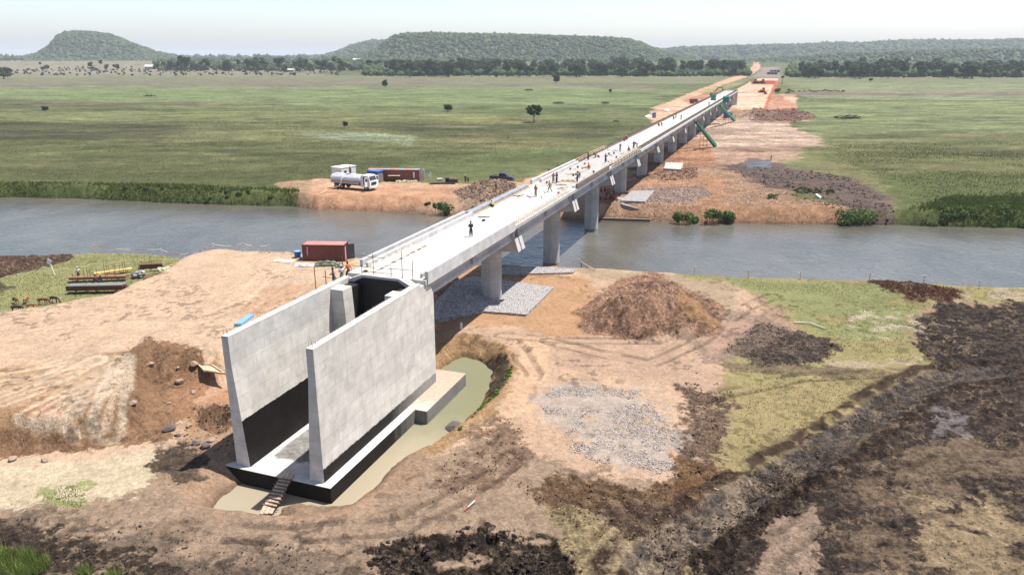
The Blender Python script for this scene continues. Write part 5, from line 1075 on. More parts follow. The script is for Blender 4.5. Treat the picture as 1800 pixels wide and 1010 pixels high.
# ------------------------------------------------------------------ people and calves
def skin(name, V, E, R, m, sub=1, par=None):
    me = bpy.data.meshes.new(name); me.from_pydata([Vector(v) for v in V], E, []); o = bpy.data.objects.new(name, me); COL.objects.link(o)
    o.modifiers.new('s', 'SKIN'); o.modifiers['s'].use_smooth_shade = True
    if sub: o.modifiers.new('u', 'SUBSURF').levels = sub
    for i, r in enumerate(R):
        q = me.skin_vertices[0].data[i]; q.radius = (r, r) if not isinstance(r, tuple) else r; q.use_root = (i == 0)
    dg = bpy.context.evaluated_depsgraph_get(); nm = bpy.data.meshes.new_from_object(o.evaluated_get(dg)); bpy.data.objects.remove(o); bpy.data.meshes.remove(me)
    nm.name = name; nm.materials.clear(); nm.materials.append(m); nm.shade_smooth(); return nm
M_SKIN = paint('dark_skin', (.075, .042, .03), .6, 0, .1, 8)
CLO = {n: paint('cloth_' + n, c, .9, 0, .2, 6, .3) for n, c in dict(orange=(.65, .14, .03), dark=(.035, .035, .045), grey=(.26, .28, .32), tan=(.34, .27, .17), navy=(.03, .045, .13), red=(.42, .05, .045), white=(.55, .54, .55), purple=(.20, .13, .22), yellow=(.62, .46, .05), olive=(.08, .10, .05), brown=(.13, .08, .05)).items()}
M_BOOT = paint('boots', (.03, .022, .018), .7)
def lerp(a, b, t): return tuple(x + (y - x) * t for x, y in zip(a, b))
POSE = {  # pelvis, chest, neck, head, (elbow, hand) L/R, (knee, ankle) L/R
 'stand': dict(pe=(0, 0, .93), ch=(0, .01, 1.28), ne=(0, .01, 1.47), he=(0, .03, 1.63), el=[(-.27, -.03, 1.15), (.27, -.03, 1.15)], ha=[(-.12, .22, 1.12), (.14, .22, 1.14)], kn=[(-.11, .03, .5), (.11, .02, .5)], an=[(-.13, 0, .08), (.13, -.02, .08)]),
 'walk': dict(pe=(0, 0, .92), ch=(0, .04, 1.27), ne=(0, .06, 1.46), he=(0, .09, 1.62), el=[(-.25, .1, 1.16), (.25, -.12, 1.16)], ha=[(-.24, .28, .98), (.24, -.16, .9)], kn=[(-.1, .2, .52), (.1, -.05, .5)], an=[(-.1, .25, .08), (.1, -.35, .14)]),
 'bend': dict(pe=(0, -.1, .88), ch=(0, .25, 1.08), ne=(0, .42, 1.12), he=(0, .56, 1.1), el=[(-.22, .38, .85), (.22, .38, .85)], ha=[(-.1, .5, .55), (.12, .52, .55)], kn=[(-.14, .05, .48), (.14, .02, .48)], an=[(-.15, -.02, .08), (.16, -.05, .08)]),
 'crouch': dict(pe=(0, -.12, .34), ch=(0, .05, .66), ne=(0, .12, .84), he=(0, .18, .99), el=[(-.26, .24, .56), (.26, .24, .56)], ha=[(-.1, .42, .38), (.1, .42, .36)], kn=[(-.17, .3, .5), (.17, .3, .48)], an=[(-.15, .02, .08), (.15, .02, .08)]),
 'sit': dict(pe=(0, 0, .42), ch=(0, .02, .76), ne=(0, .03, .95), he=(0, .06, 1.11), el=[(-.25, .08, .66), (.25, .08, .66)], ha=[(-.12, .32, .56), (.12, .32, .56)], kn=[(-.12, .42, .45), (.12, .42, .45)], an=[(-.12, .45, .08), (.12, .4, .08)]),
 'reach': dict(pe=(0, 0, .93), ch=(0, .03, 1.28), ne=(0, .04, 1.47), he=(0, .08, 1.62), el=[(-.32, .18, 1.32), (.28, -.02, 1.15)], ha=[(-.3, .44, 1.45), (.25, .2, 1.05)], kn=[(-.16, .05, .5), (.14, -.02, .5)], an=[(-.2, .04, .08), (.18, -.08, .08)]),
}
PM = {}
def pose_meshes(k):
    if k in PM: return PM[k]
    p = POSE[k]; up = Vector(p['ne']) - Vector(p['ch']); sh = [tuple(Vector(p['ch']) + up * .75 + Vector((s * .19, 0, 0))) for s in (-1, 1)]; hp = [tuple(Vector(p['pe']) + Vector((s * .1, 0, -.03))) for s in (-1, 1)]
    V = [p['pe'], p['ch'], p['ne'], p['he'], tuple(Vector(p['he']) + Vector((0, 0, .11)))]; R = [.14, (.17, .12), .065, .10, .085]; E = [(0, 1), (1, 2), (2, 3), (3, 4)]
    V.append(tuple(Vector(p['he']) + Vector((0, .115, -.01)))); R.append(.018); E.append((3, 5))
    for i in (0, 1):
        a = len(V); V += [sh[i], p['el'][i], p['ha'][i]]; R += [.07, .052, .036]; E += [(1, a), (a, a + 1), (a + 1, a + 2)]
        d = (Vector(p['ha'][i]) - Vector(p['el'][i])).normalized(); sd = d.cross(Vector((0, 0, 1)))
        sd = sd.normalized() if sd.length > .1 else Vector((1, 0, 0))
        pm_ = Vector(p['ha'][i]) + d * .08; b = len(V); V.append(tuple(pm_)); R.append(.03); E.append((a + 2, b))
        for f in range(4):
            L_ = (.07, .085, .08, .06)[f]; q = len(V); s0 = pm_ + sd * (f - 1.5) * .02 + d * .03
            V += [tuple(s0), tuple(s0 + d * L_ * .6 - Vector((0, 0, .02)))]; R += [.010, .008]; E += [(b, q), (q, q + 1)]
        q = len(V); V += [tuple(pm_ - sd * .045), tuple(pm_ - sd * .06 + d * .04)]; R += [.011, .009]; E += [(b, q), (q, q + 1)]
        a = len(V); kn, an_ = p['kn'][i], p['an'][i]; V += [hp[i], kn, an_, (an_[0], an_[1] + .15, an_[2] - .04)]; R += [.095, .06, .045, .04]; E += [(0, a), (a, a + 1), (a + 1, a + 2), (a + 2, a + 3)]
    body = skin('person_body', V, E, R, M_SKIN)
    V = [p['pe'], lerp(p['pe'], p['ch'], .5), p['ch'], lerp(p['ch'], p['ne'], .8)]; R = [(.165, .135), (.165, .13), (.195, .145), .09]; E = [(0, 1), (1, 2), (2, 3)]
    for i in (0, 1): a = len(V); V += [sh[i], lerp(sh[i], p['el'][i], .9)]; R += [.10, .08]; E += [(2, a), (a, a + 1)]
    shirt = skin('shirt', V, E, R, CLO['dark'])
    V = [tuple(Vector(p['pe']) + Vector((0, 0, .06))), tuple(Vector(p['pe']) - Vector((0, 0, .04)))]; R = [(.16, .13), (.17, .14)]; E = [(0, 1)]
    for i in (0, 1): a = len(V); V += [hp[i], p['kn'][i], lerp(p['kn'][i], p['an'][i], .88)]; R += [.13, .105, .09]; E += [(1, a), (a, a + 1), (a + 1, a + 2)]
    tr = skin('trousers', V, E, R, CLO['dark'])
    bo = []
    for i in (0, 1): an_ = p['an'][i]; bo.append(skin('boot', [(an_[0], an_[1], an_[2] + .08), an_, (an_[0], an_[1] + .1, an_[2] - .03), (an_[0], an_[1] + .19, an_[2] - .04)], [(0, 1), (1, 2), (2, 3)], [.065, .065, .055, .045], M_BOOT, 1))
    h = bmesh.new(); bmesh.ops.create_icosphere(h, subdivisions=2, radius=.135); c = Vector(p['he']) + Vector((0, 0, .09))
    for v_ in h.verts:
        if v_.co.z < 0: v_.co.z = 0; v_.co.x *= 1.12; v_.co.y *= 1.2
    bmesh.ops.translate(h, verts=h.verts, vec=c); hm = bpy.data.meshes.new('helmet'); h.to_mesh(hm); h.free(); hm.materials.append(CLO['yellow']); hm.shade_smooth()
    PM[k] = (body, shirt, tr, bo, hm); return PM[k]
def person(p, rz, pose, shirt, trs, hat, label, group=None, s=1.0):
    bodym, sm, tm, bo, hm = pose_meshes(pose); o = bpy.data.objects.new('person', bodym); COL.objects.link(o); o.location = p; o.rotation_euler = (0, 0, rz); o.scale = (s,) * 3; tag(o, label, 'person', group)
    def kid(n, me, m):
        k = bpy.data.objects.new(n, me); COL.objects.link(k); k.parent = o; k.material_slots[0].link = 'OBJECT'; k.material_slots[0].material = m
    kid('shirt', sm, CLO[shirt]); kid('trousers', tm, CLO[trs])
    for b in bo: kid('boot', b, M_BOOT)
    if hat: kid('helmet' if hat != 'dark' else 'hair', hm, CLO[hat])
    return o
D = DZ + .02
PP = [
 ((828, 415.5), D, .4, 'stand', 'dark', 'dark', 'dark', 'man in dark clothes standing alone on the white deck near its near end', 1.02),
 ((941.7, 345.5), D, 2.5, 'stand', 'orange', 'tan', 'yellow', 'worker in orange vest and yellow helmet at the end of grey form sheets'),
 ((966.5, 337.5), D, 1.0, 'walk', 'tan', 'tan', 'yellow', 'worker in tan overalls left of the flatter sand pile'),
 ((972.5, 321.5), D, 3.6, 'stand', 'orange', 'tan', 'yellow', 'worker in orange vest facing the navy worker by left parapet'),
 ((978.5, 321.5), D, .9, 'stand', 'navy', 'dark', 'dark', 'worker in navy standing beside orange vested worker by left parapet'),
 ((1014.7, 319.5), D, 2.0, 'stand', 'white', 'navy', 'yellow', 'worker in pale shirt and dark trousers right of the round sand pile'),
 ((1018, 313), D, 2.6, 'bend', 'yellow', 'dark', 'dark', 'worker in yellow bending just behind pale shirted worker'),
 ((1036, 297), D, 1.2, 'crouch', 'orange', 'orange', 'orange', 'worker all in orange crouching mid deck by the small sand pile'),
 ((1064.5, 286), D, .5, 'stand', 'olive', 'dark', 'dark', 'worker in olive standing alone near the right edge forms'),
 ((1090, 266), D, 3.0, 'stand', 'grey', 'tan', 'white', 'worker in loose grey shirt near the left edge forms'),
 ((1106, 265.5), D, 1.6, 'crouch', 'orange', 'dark', 'orange', 'worker in orange crouching at the right edge beside two dark workers'),
 ((1113.5, 262), D, .2, 'stand', 'olive', 'dark', 'dark', 'dark clothed worker standing right of the crouching orange one'),
 ((1119.4, 259.5), D, 1.7, 'bend', 'dark', 'dark', 'dark', 'dark clothed worker bending over the right edge forms'),
 ((1047, 277), D, 2.2, 'bend', 'tan', 'tan', 'yellow', 'tan worker leaning over the left timber rails'),
 ((1034, 281.5), D, 2.4, 'stand', 'tan', 'brown', 'yellow', 'worker in tan holding the near end of left timber rails'),
 ((1098, 248.5), D, 2.2, 'crouch', 'orange', 'brown', 'orange', 'lower of two orange workers crouching at the left edge forms'),
 ((1102, 246), D, 2.2, 'crouch', 'red', 'brown', 'white', 'upper of two workers crouching at the left edge forms, in red'),
 ((1163, 222.5), D, 2.8, 'bend', 'orange', 'orange', 'orange', 'front orange worker bending at the left edge mid bridge'),
 ((1158, 222.5), D, 2.8, 'crouch', 'dark', 'dark', 'orange', 'dark worker crouching left of the front orange worker mid bridge'),
 ((1184, 211), D, 2.8, 'bend', 'orange', 'dark', 'orange', 'second pair at left edge mid bridge, nearer orange worker'),
 ((1188, 208), D, .8, 'stand', 'orange', 'dark', 'dark', 'second pair at left edge mid bridge, farther orange worker with dark hair'),
 ((1197, 211), D, .3, 'stand', 'red', 'tan', None, 'bareheaded worker in red alone in the middle of far deck'),
 ((1257, 178), D, .3, 'stand', 'white', 'dark', 'white', 'worker in white beside the left green stair head'),
 ((1246, 186), D, .3, 'stand', 'dark', 'dark', 'dark', 'dark figure on the far grey deck below the stair heads'),
]
for i, q in enumerate(PP):
    (px, py), z, rz, po, a, b, h, lb_ = q[:8]; person(at(px, py, z), rz, po, a, b, h, lb_, s=q[8] if len(q) > 8 else 1.03)
person(at(866, 365, DZ - .1), 1.0, 'crouch', 'yellow', 'dark', 'yellow', 'worker in yellow crouching on the left outer edge beyond the parapet end')
# at the near abutment
for (s_, v_), z, rz, po, a, b, h, lb_ in (((-1.9, -4.9), 11.75, 2.0, 'stand', 'purple', 'navy', 'dark', 'man in purple and white shirt on the scaffold behind the back wall'), ((-.9, -4.6), 11.75, .5, 'stand', 'white', 'grey', 'white', 'man in white helmet between the purple and orange shirted men'), ((.2, -4.5), 11.9, 1.2, 'walk', 'orange', 'olive', 'dark', 'man in bright orange vest right of the white helmeted man')):
    person(br(s_, v_, z), rz, po, a, b, h, lb_)
def gp(px, py, z=3): return spot(px, py, z)
for (px, py), rz, po, a, b, h, lb_ in (((818, 320), .5, 'stand', 'navy', 'dark', 'white', 'left of two dark workers standing behind the rubble heap'), ((823, 319.5), 2.5, 'bend', 'dark', 'dark', 'red', 'right of two dark workers behind the rubble heap, stooping'),
    ((871, 316), 1.0, 'stand', 'olive', 'dark', 'white', 'man in white cap behind the load bed of the pickup'), ((884, 315), .5, 'stand', 'yellow', 'dark', 'yellow', 'man in yellow vest behind the cab of the pickup'), ((890, 314.5), 3, 'stand', 'navy', 'dark', 'dark', 'tall man in navy behind the bonnet of pickup'), ((902.5, 319.5), .2, 'stand', 'red', 'navy', 'red', 'man in red and navy right of the pickup'),
    ((983, 297), 1, 'bend', 'brown', 'dark', 'dark', 'left of three workers stooping beyond the left parapet'), ((987, 296), 2, 'bend', 'tan', 'dark', 'yellow', 'middle of three workers stooping beyond the left parapet'), ((992, 294.5), 3, 'crouch', 'dark', 'dark', 'dark', 'right of three workers beyond the left parapet, crouching'), ((965, 304), 3, 'crouch', 'brown', 'brown', 'dark', 'lone crouching worker on bare earth left of the three stooping workers')):
    person(gp(px, py), rz, po, a, b, h, lb_)
rnd = random.Random(3)
for i in range(14):
    px, py = 1056 + (i % 7) * 4.6 + rnd.uniform(-1.5, 1.5), 353 + (i // 7) * 9 - (i % 7) * .6 + rnd.uniform(-2, 2)
    person(gp(px, py), rnd.uniform(0, 6.2), rnd.choice(('sit', 'crouch', 'stand', 'sit', 'bend')), rnd.choice(('red', 'orange', 'red', 'orange', 'navy')), rnd.choice(('red', 'navy', 'dark')), rnd.choice(('orange', 'red', 'dark', 'white')), 'worker in red or orange resting in the shade under the bridge', 'workers resting in the bridge shade')
person(gp(1292, 206), 1, 'stand', 'red', 'dark', 'white', 'worker in red at the foot of the middle green stair'); person(gp(1273, 212), 1, 'stand', 'red', 'red', 'dark', 'worker all in red below the generator')
tk = bpy.data.objects['tanker_truck']; pt = tk.matrix_basis @ Vector((-1.0, .1, 2.84)); person(tuple(pt), 2.6, 'stand', 'red', 'brown', 'brown', 'man in red standing on top of the water tanker')
person(at(170, 497, zg), 2.2, 'sit', 'red', 'dark', 'dark', 'man in red sitting on the silvery pipe stack'); person(at(179, 497, zg), 2.6, 'sit', 'navy', 'navy', 'yellow', 'man in yellow helmet sitting on the silvery pipe stack')
person(at(139, 490, zg), .6, 'stand', 'white', 'brown', 'white', 'man in pale shirt standing between the posts of steel yard')
person(spot(1355, 283, 3), 1, 'stand', 'dark', 'dark', 'dark', 'dark figure at the right end of the far puddle'); person(spot(893, 245, 3), 1, 'stand', 'olive', 'olive', 'dark', 'lone figure standing in the marsh below the solitary tree')
# calves
def calf_mesh(head_down=True, k=0):
    hz_, hy = (.28, 1.02) if head_down else (1.08, .98)
    V = [(0, -.5, .82), (0, -.2, .78), (0, .2, .78), (0, .48, .86), (0, .72, .80 if head_down else 1.02), (0, .9, .5 if head_down else 1.16), (0, hy, hz_), (0, hy + .13, hz_ - .12 if head_down else hz_ - .08)]
    R = [(.17, .2), (.19, .23), (.18, .22), (.15, .2), (.09, .12), (.08, .1), (.085, .1), (.05, .05)]; E = [(i, i + 1) for i in range(7)]
    for s_ in (-1, 1):
        st_ = .07 * s_ * (1 if k else -1); a = len(V); V += [(.1 * s_, .42 + st_, .6), (.1 * s_, .40 + st_, .34), (.1 * s_, .43 + st_, .05)]; R += [.07, .04, .035]; E += [(3, a), (a, a + 1), (a + 1, a + 2)]
        a = len(V); V += [(.11 * s_, -.46, .62), (.11 * s_, -.40 - st_, .5), (.11 * s_, -.56 - st_, .3), (.11 * s_, -.52 - st_, .05)]; R += [.10, .065, .04, .035]; E += [(0, a), (a, a + 1), (a + 1, a + 2), (a + 2, a + 3)]
        a = len(V); V += [(.14 * s_, hy - .06, hz_ + .09)]; R += [.022]; E += [(6, a)]
    a = len(V); V += [(0, -.68, .82), (0, -.74, .5), (0, -.72, .3)]; R += [.03, .018, .03]; E += [(0, a), (a, a + 1), (a + 1, a + 2)]
    return skin('calf', V, E, R, CLO['brown'])
cm = [calf_mesh(True, 0), calf_mesh(True, 1), calf_mesh(False, 0)]
CB = [paint('calf_brown', (.15, .055, .022), .85, 0, .25, 4), paint('calf_dark', (.045, .022, .015), .85, 0, .25, 4), paint('calf_tan', (.26, .115, .045), .85, 0, .25, 4)]
for i, (x, y, rz, k, c, lb_) in enumerate(((30, 548.5, -1.5, 0, 1, 'dark brown calf grazing nearest the sand, its head to the right'), (29, 534, .9, 1, 0, 'brown calf facing away at the left rear of herd'), (47, 533, .2, 2, 2, 'tan calf standing with raised head at the rear'), (55, 543, -1.4, 1, 2, 'small tan calf lying low in the middle of the herd'), (76, 535, -1.55, 0, 0, 'brown calf grazing in the middle right of the herd'), (96, 532, -1.9, 1, 1, 'darkest calf grazing at the right end of herd'))):
    o = bpy.data.objects.new('calf', cm[k]); COL.objects.link(o); p = spot(x, y, 2.4); o.location = p; o.rotation_euler = (0, 0, rz); o.scale = (.98,) * 3 if i != 3 else (.8,) * 3
    o.material_slots[0].link = 'OBJECT'; o.material_slots[0].material = CB[c]; tag(o, lb_, 'calf', 'calves grazing on the left grass')
# ------------------------------------------------------------------ scattered stones, clods, grass
def in_poly(poly, n, rg):
    px = [p[0] for p in poly]; py = [p[1] for p in poly]; X = []; Y = []; c = 0
    while c < n:
        x = rg.uniform(min(px), max(px), n * 2); y = rg.uniform(min(py), max(py), n * 2); m = sdf(poly, x, y) > 0; X.append(x[m]); Y.append(y[m]); c += m.sum()
        if c == 0 and len(X) > 50: break
    return np.concatenate(X)[:n], np.concatenate(Y)[:n]
def ico(sub=1):
    bm = bmesh.new(); bmesh.ops.create_icosphere(bm, subdivisions=sub, radius=1); V = np.array([v.co[:] for v in bm.verts]); Fc = np.array([[v.index for v in f.verts] for f in bm.faces]); bm.free(); return V, Fc
I1 = ico(1)
def sheet_z(x, y): return hgt(x, y)
def rock_variants(n=14, seed=9, cuts=6, lo=.3, hi=.75):
    V, Fc = I1; g_ = np.random.default_rng(seed); out = []
    for _ in range(n):
        W = V.copy()
        for _c in range(cuts):
            d = g_.normal(size=3); d /= np.linalg.norm(d); t = g_.uniform(lo, hi); q = W @ d; W = W - np.clip(q - t, 0, None)[:, None] * d[None]
        out.append(W * (1 + g_.uniform(-.18, .18, (len(V), 1))) * g_.uniform(.75, 1.3, (1, 3)))
    return np.array(out)
RV = rock_variants()
def scatter(name, x, y, size, col, m, flat=.7, sink=.25, jit=.25, colvar=.25, z=None, seed=1, kind='stuff', smooth=False, base=I1):
    rg = np.random.default_rng(seed); n = len(x); V, Fc = base; nv = len(V)
    z = sheet_z(x, y) if z is None else z
    sc3 = size[:, None] * rg.uniform(.7, 1.3, (n, 3)); sc3[:, 2] *= flat
    co = (V[None] if smooth is None or base is not I1 or m == M_WD else RV[rg.integers(0, len(RV), n)]) * (1 + rg.uniform(-jit, jit, (n, nv, 1))); a = rg.uniform(0, 6.28, n); ca, sa = np.cos(a)[:, None], np.sin(a)[:, None]
    co = co * sc3[:, None, :]; X = co[..., 0] * ca - co[..., 1] * sa; Y = co[..., 0] * sa + co[..., 1] * ca
    out = np.stack([X + x[:, None], Y + y[:, None], co[..., 2] + (z + size * flat * (1 - 2 * sink))[:, None]], -1).reshape(-1, 3)
    fcs = (Fc[None] + (np.arange(n) * nv)[:, None, None]).reshape(-1, 3)
    col = np.array(col); c = col[None] if col.ndim == 1 else col[rg.integers(0, len(col), n)]
    c = np.repeat(c * rg.uniform(1 - colvar, 1 + colvar, (n, 1)), nv, 0)
    o = np_mesh(name, out, fcs, 3, m, c, smooth)
    if kind: tag(o, kind=kind)
    return o
M_CL = attr_mat('soil_clod', .95, .25, 6); M_ST = attr_mat('loose_stone', .85, .2, 5); M_LF = attr_mat('leafage', .7, .25, 3, .25); M_GR = attr_mat('grass_blades', .7, .2, 1, .3); M_WD = attr_mat('far_foliage', .9, .3, .2)
rg = np.random.default_rng(5)
CLF = .48
def clods(name, pts, n, smin, smax, cols_, label, cat, z=2, m=None, seed=1, power=3, patch=None, clf=None, **k):
    x, y = in_poly(P(pts, z), n, rg)
    if patch: q = fbm(x, y, patch[0], 3, 200 + seed) > patch[1]; x, y = x[q], y[q]
    s = (smin + (smax - smin) * rg.uniform(0, 1, len(x)) ** power) * (clf or (.9 if name == 'rubble' else CLF)); k.setdefault('jit', .14); k.setdefault('colvar', .16); k.setdefault('flat', .6); k.setdefault('sink', .32)
    return tag(scatter(name, x, y, s, cols_, m or M_CL, seed=seed, **k), label, cat)
clods('soil_clods', [(655, 958), (720, 938), (830, 922), (930, 935), (1012, 962), (1030, 1030), (1000, 1090), (600, 1090)], 2400, .03, .5, [alb(78, 64, 58), alb(60, 50, 46), alb(92, 76, 68)], 'heap of dark turned clods at the bottom edge of the picture', 'soil clods', seed=2, patch=(1.4, .44), power=4)
clods('soil_clods', [(1115, 960), (1180, 905), (1290, 862), (1370, 815), (1430, 850), (1400, 900), (1310, 940), (1280, 1060), (1180, 1010)], 3000, .03, .24, [alb(84, 66, 60), alb(66, 54, 50), alb(104, 84, 70)], 'dark clods along the lower end of the machine trench', 'soil clods', seed=3, patch=(1.5, .46), power=4)
clods('soil_clods', [(1330, 850), (1480, 740), (1600, 672), (1620, 690), (1500, 790), (1370, 870)], 2600, .04, .24, [alb(80, 68, 62), alb(120, 98, 78)], 'lumpy ridge of dark soil beside the trench on right grass', 'soil clods', seed=4, patch=(2.0, .46))
clods('soil_clods', [(1420, 830), (1650, 640), (2000, 600), (2200, 1100), (1280, 1100), (1440, 900)], 9000, .03, .20, [alb(96, 80, 74), alb(130, 108, 94), alb(70, 58, 54)], 'small clods over the dark field on the right', 'soil clods', seed=5, patch=(3.0, .42), power=4)
clods('soil_clods', [(1265, 612), (1340, 565), (1400, 580), (1490, 608), (1440, 642), (1330, 646)], 2200, .04, .30, [alb(110, 94, 88), alb(84, 72, 68), alb(120, 102, 92)], 'dark grey clods on the grass right of the soil mound', 'soil clods', seed=6)
clods('soil_clods', [(1200, 640), (1290, 690), (1265, 780), (1230, 870), (1160, 850), (1220, 760)], 1600, .03, .28, [alb(110, 92, 82), alb(84, 70, 64)], 'scattered dark clods right of the gravel patch', 'soil clods', seed=7, patch=(1.6, .48), power=4)
clods('soil_clods', [(900, 840), (1200, 860), (1250, 900), (1100, 960), (960, 900)], 2600, .03, .22, [alb(136, 106, 82), alb(108, 86, 72), alb(152, 124, 98)], 'brown clods in front of the gravel patch', 'soil clods', seed=8, power=4)
clods('soil_clods', [(-200, 905), (200, 905), (420, 945), (690, 975), (640, 1100), (-200, 1100)], 4200, .03, .26, [alb(110, 92, 84), alb(80, 68, 62)], 'dark crumbly soil along the bottom left edge', 'soil clods', seed=9, patch=(2.4, .46), power=4)
clods('soil_clods', [(830, 735), (905, 730), (940, 800), (860, 860), (740, 880)], 1200, .03, .25, [alb(120, 98, 86), alb(90, 76, 68)], 'sparse dark clods between pond and gravel patch', 'soil clods', seed=10, patch=(1.8, .52), power=4)
clods('soil_clods', [(205, 640), (262, 606), (330, 618), (380, 650), (335, 700), (300, 748), (0, 775), (0, 733), (150, 716), (208, 700)], 2200, .02, .16, [alb(160, 124, 100), alb(130, 100, 82)], 'crumbs on the tipped soil slope left of the abutment', 'soil clods', seed=11, z=3, power=5)
clods('soil_clods', [(300, 770), (330, 715), (400, 700), (425, 790), (380, 800)], 700, .03, .3, [alb(90, 76, 68), alb(200, 165, 138)], 'mixed lumps round the dark hollow beside the pond', 'soil clods', seed=12, power=4)
clods('mound_debris', [(1024, 588), (1050, 520), (1110, 486), (1160, 480), (1275, 545), (1262, 590), (1130, 604)], 6400, .03, .24, [alb(140, 112, 96), alb(98, 80, 72), alb(212, 168, 142), alb(200, 158, 134)], 'lumps covering the big soil mound', 'soil clods', seed=13, power=4)
clods('mound_debris', [(1520, 490), (1600, 496), (1692, 513), (1682, 532), (1620, 530), (1555, 514)], 1800, .04, .26, [alb(125, 78, 62), alb(95, 62, 52)], 'lumps on the dark red berm at the right river edge', 'soil clods', seed=14, power=3)
clods('mound_debris', [(-200, 450), (0, 447), (130, 441), (125, 452), (60, 470), (-200, 500)], 2600, .04, .34, [alb(120, 92, 80), alb(90, 72, 64)], 'lumpy dark red soil at the left river edge', 'soil clods', seed=15, power=3)
clods('gravel', [(938, 700), (975, 682), (1050, 678), (1135, 688), (1160, 730), (1195, 770), (1200, 812), (1150, 836), (1085, 830), (1010, 792), (975, 745)], 15000, .03, .13, [alb(222, 208, 202), alb(190, 176, 172), alb(150, 136, 132), alb(240, 230, 226)], 'round patch of grey crushed stone in the foreground', 'gravel', seed=16, m=M_ST, power=2.2, patch=(2.0, .46), clf=.72)
clods('gravel', [(760, 560), (900, 560), (1040, 560), (1250, 600), (1260, 700), (900, 680), (880, 600)], 2400, .02, .1, [alb(215, 190, 170), alb(150, 128, 112)], 'small loose stones over the pale ground right of the abutment', 'gravel', seed=17, m=M_ST, power=4, patch=(2.0, .5))
clods('gravel', [(940, 560), (1040, 500), (1050, 560), (1040, 600), (960, 600)], 1800, .03, .12, [alb(215, 170, 125), alb(170, 130, 95)], 'orange stones between the gabion and the soil mound', 'gravel', seed=18, m=M_ST, power=3)
clods('rubble', [(795, 333), (850, 322), (905, 326), (915, 345), (870, 348), (810, 344)], 2200, .10, .34, [alb(205, 178, 158), alb(150, 120, 104), alb(120, 92, 80)], 'rubble heap between pickup and bridge on the far bank', 'rubble', seed=19, z=3.5, m=M_ST, power=2)
clods('rubble', [(1130, 328), (1235, 324), (1255, 340), (1220, 352), (1140, 356), (1120, 345)], 3000, .08, .26, [alb(205, 188, 180), alb(160, 142, 134), alb(190, 150, 128)], 'spread of pale rubble on the far bank right of the bridge', 'rubble', seed=20, z=3, m=M_ST, power=2)
clods('rubble', [(1150, 305), (1185, 298), (1225, 296), (1230, 306), (1170, 312)], 900, .1, .4, [alb(200, 160, 140), alb(150, 110, 90)], 'rubble mound near the fifth pier', 'rubble', seed=21, z=3.5, m=M_ST, power=2)
clods('rubble', [(1105, 242), (1160, 214), (1168, 220), (1115, 252)], 900, .15, .5, [alb(200, 176, 168), alb(160, 140, 136)], 'grey pink rubble along the left side of bridge mid way', 'rubble', seed=22, z=3, m=M_ST, power=2)
clods('rubble', [(1060, 350), (1300, 300), (1480, 360), (1470, 390), (1060, 386)], 2800, .06, .34, [alb(222, 176, 146), alb(186, 142, 116), alb(226, 192, 164)], 'clods over the far bank earth right of the bridge', 'soil clods', seed=23, z=3, power=4, patch=(5, .48), clf=.7)
clods('rubble', [(1270, 290), (1400, 296), (1500, 312), (1592, 380), (1540, 386), (1340, 326)], 2600, .08, .4, [alb(120, 102, 96), alb(96, 82, 78)], 'dark lumpy soil strip on the far bank', 'soil clods', seed=24, z=3, power=3, patch=(4, .45))
clods('rubble', [(1305, 194), (1400, 190), (1440, 204), (1400, 214), (1320, 212)], 900, .2, .9, [alb(140, 108, 96), alb(190, 120, 92)], 'dark clods at the foot of the raised orange pad', 'soil clods', seed=25, z=3, power=3)
# blades of grass: thin triangles
def blades(name, x, y, h, w_, cols_, m, label, cat, per=3, seed=3, lean=.35, z=None, dome=None):
    rg = np.random.default_rng(seed); n = len(x); z = sheet_z(x, y) if z is None else z
    X = np.repeat(x, per) + rg.normal(0, .12, n * per) * np.repeat(h, per); Y = np.repeat(y, per) + rg.normal(0, .12, n * per) * np.repeat(h, per); Z = np.repeat(z, per); H_ = np.repeat(h, per) * rg.uniform(.6, 1.2, n * per); W_ = np.repeat(w_, per)
    a = rg.uniform(0, 6.28, n * per); l = rg.uniform(-lean, lean, (n * per, 2)) * H_[:, None]
    A = np.stack([X - np.cos(a) * W_, Y - np.sin(a) * W_, Z - .05], 1); B = np.stack([X + np.cos(a) * W_, Y + np.sin(a) * W_, Z - .05], 1); C_ = np.stack([X + l[:, 0], Y + l[:, 1], Z + H_], 1)
    co = np.stack([A, B, C_], 1).reshape(-1, 3); fcs = np.arange(len(co)).reshape(-1, 3)
    cols_ = np.array(cols_); c = cols_[rg.integers(0, len(cols_), n)] * rg.uniform(.75, 1.25, (n, 1)); c = np.repeat(c, per * 3, 0)
    return tag(tag(np_mesh(name, co, fcs, 3, m, c), kind='stuff'), label, cat)
def field(pts, n, z=3, patch=None, seed=1, edge=12):
    x, y = in_poly(P(pts, z), n, rg)
    if patch:
        pr_ = sstep(patch[1] - .12, patch[1] + .16, fbm(x * .5, y, patch[0], 5, 300 + seed, .6)) * sstep(0, edge, sdf(P(pts, z), x, y)); q = rg.uniform(0, 1, len(x)) < pr_; x, y = x[q], y[q]
    return x, y
GC = [tuple(q * 1.2 for q in c) for c in (alb(124, 134, 78), alb(110, 122, 68), alb(146, 148, 98), alb(108, 112, 70))]
x, y = field([(-60, 322), (200, 326), (520, 326), (700, 300), (960, 290), (1080, 245), (1120, 216), (900, 210), (-60, 212)], 52000, patch=(18, .40), seed=1)
blades('marsh_grass', x, y, rg.uniform(.08, .3, len(x)), rg.uniform(.04, .1, len(x)), GC, M_GR, 'rough marsh grass on the far plain left of the bridge', 'grass', per=2)
x, y = field([(1440, 250), (1860, 246), (1880, 395), (1590, 385), (1560, 330), (1420, 270)], 38000, patch=(14, .40), seed=2)
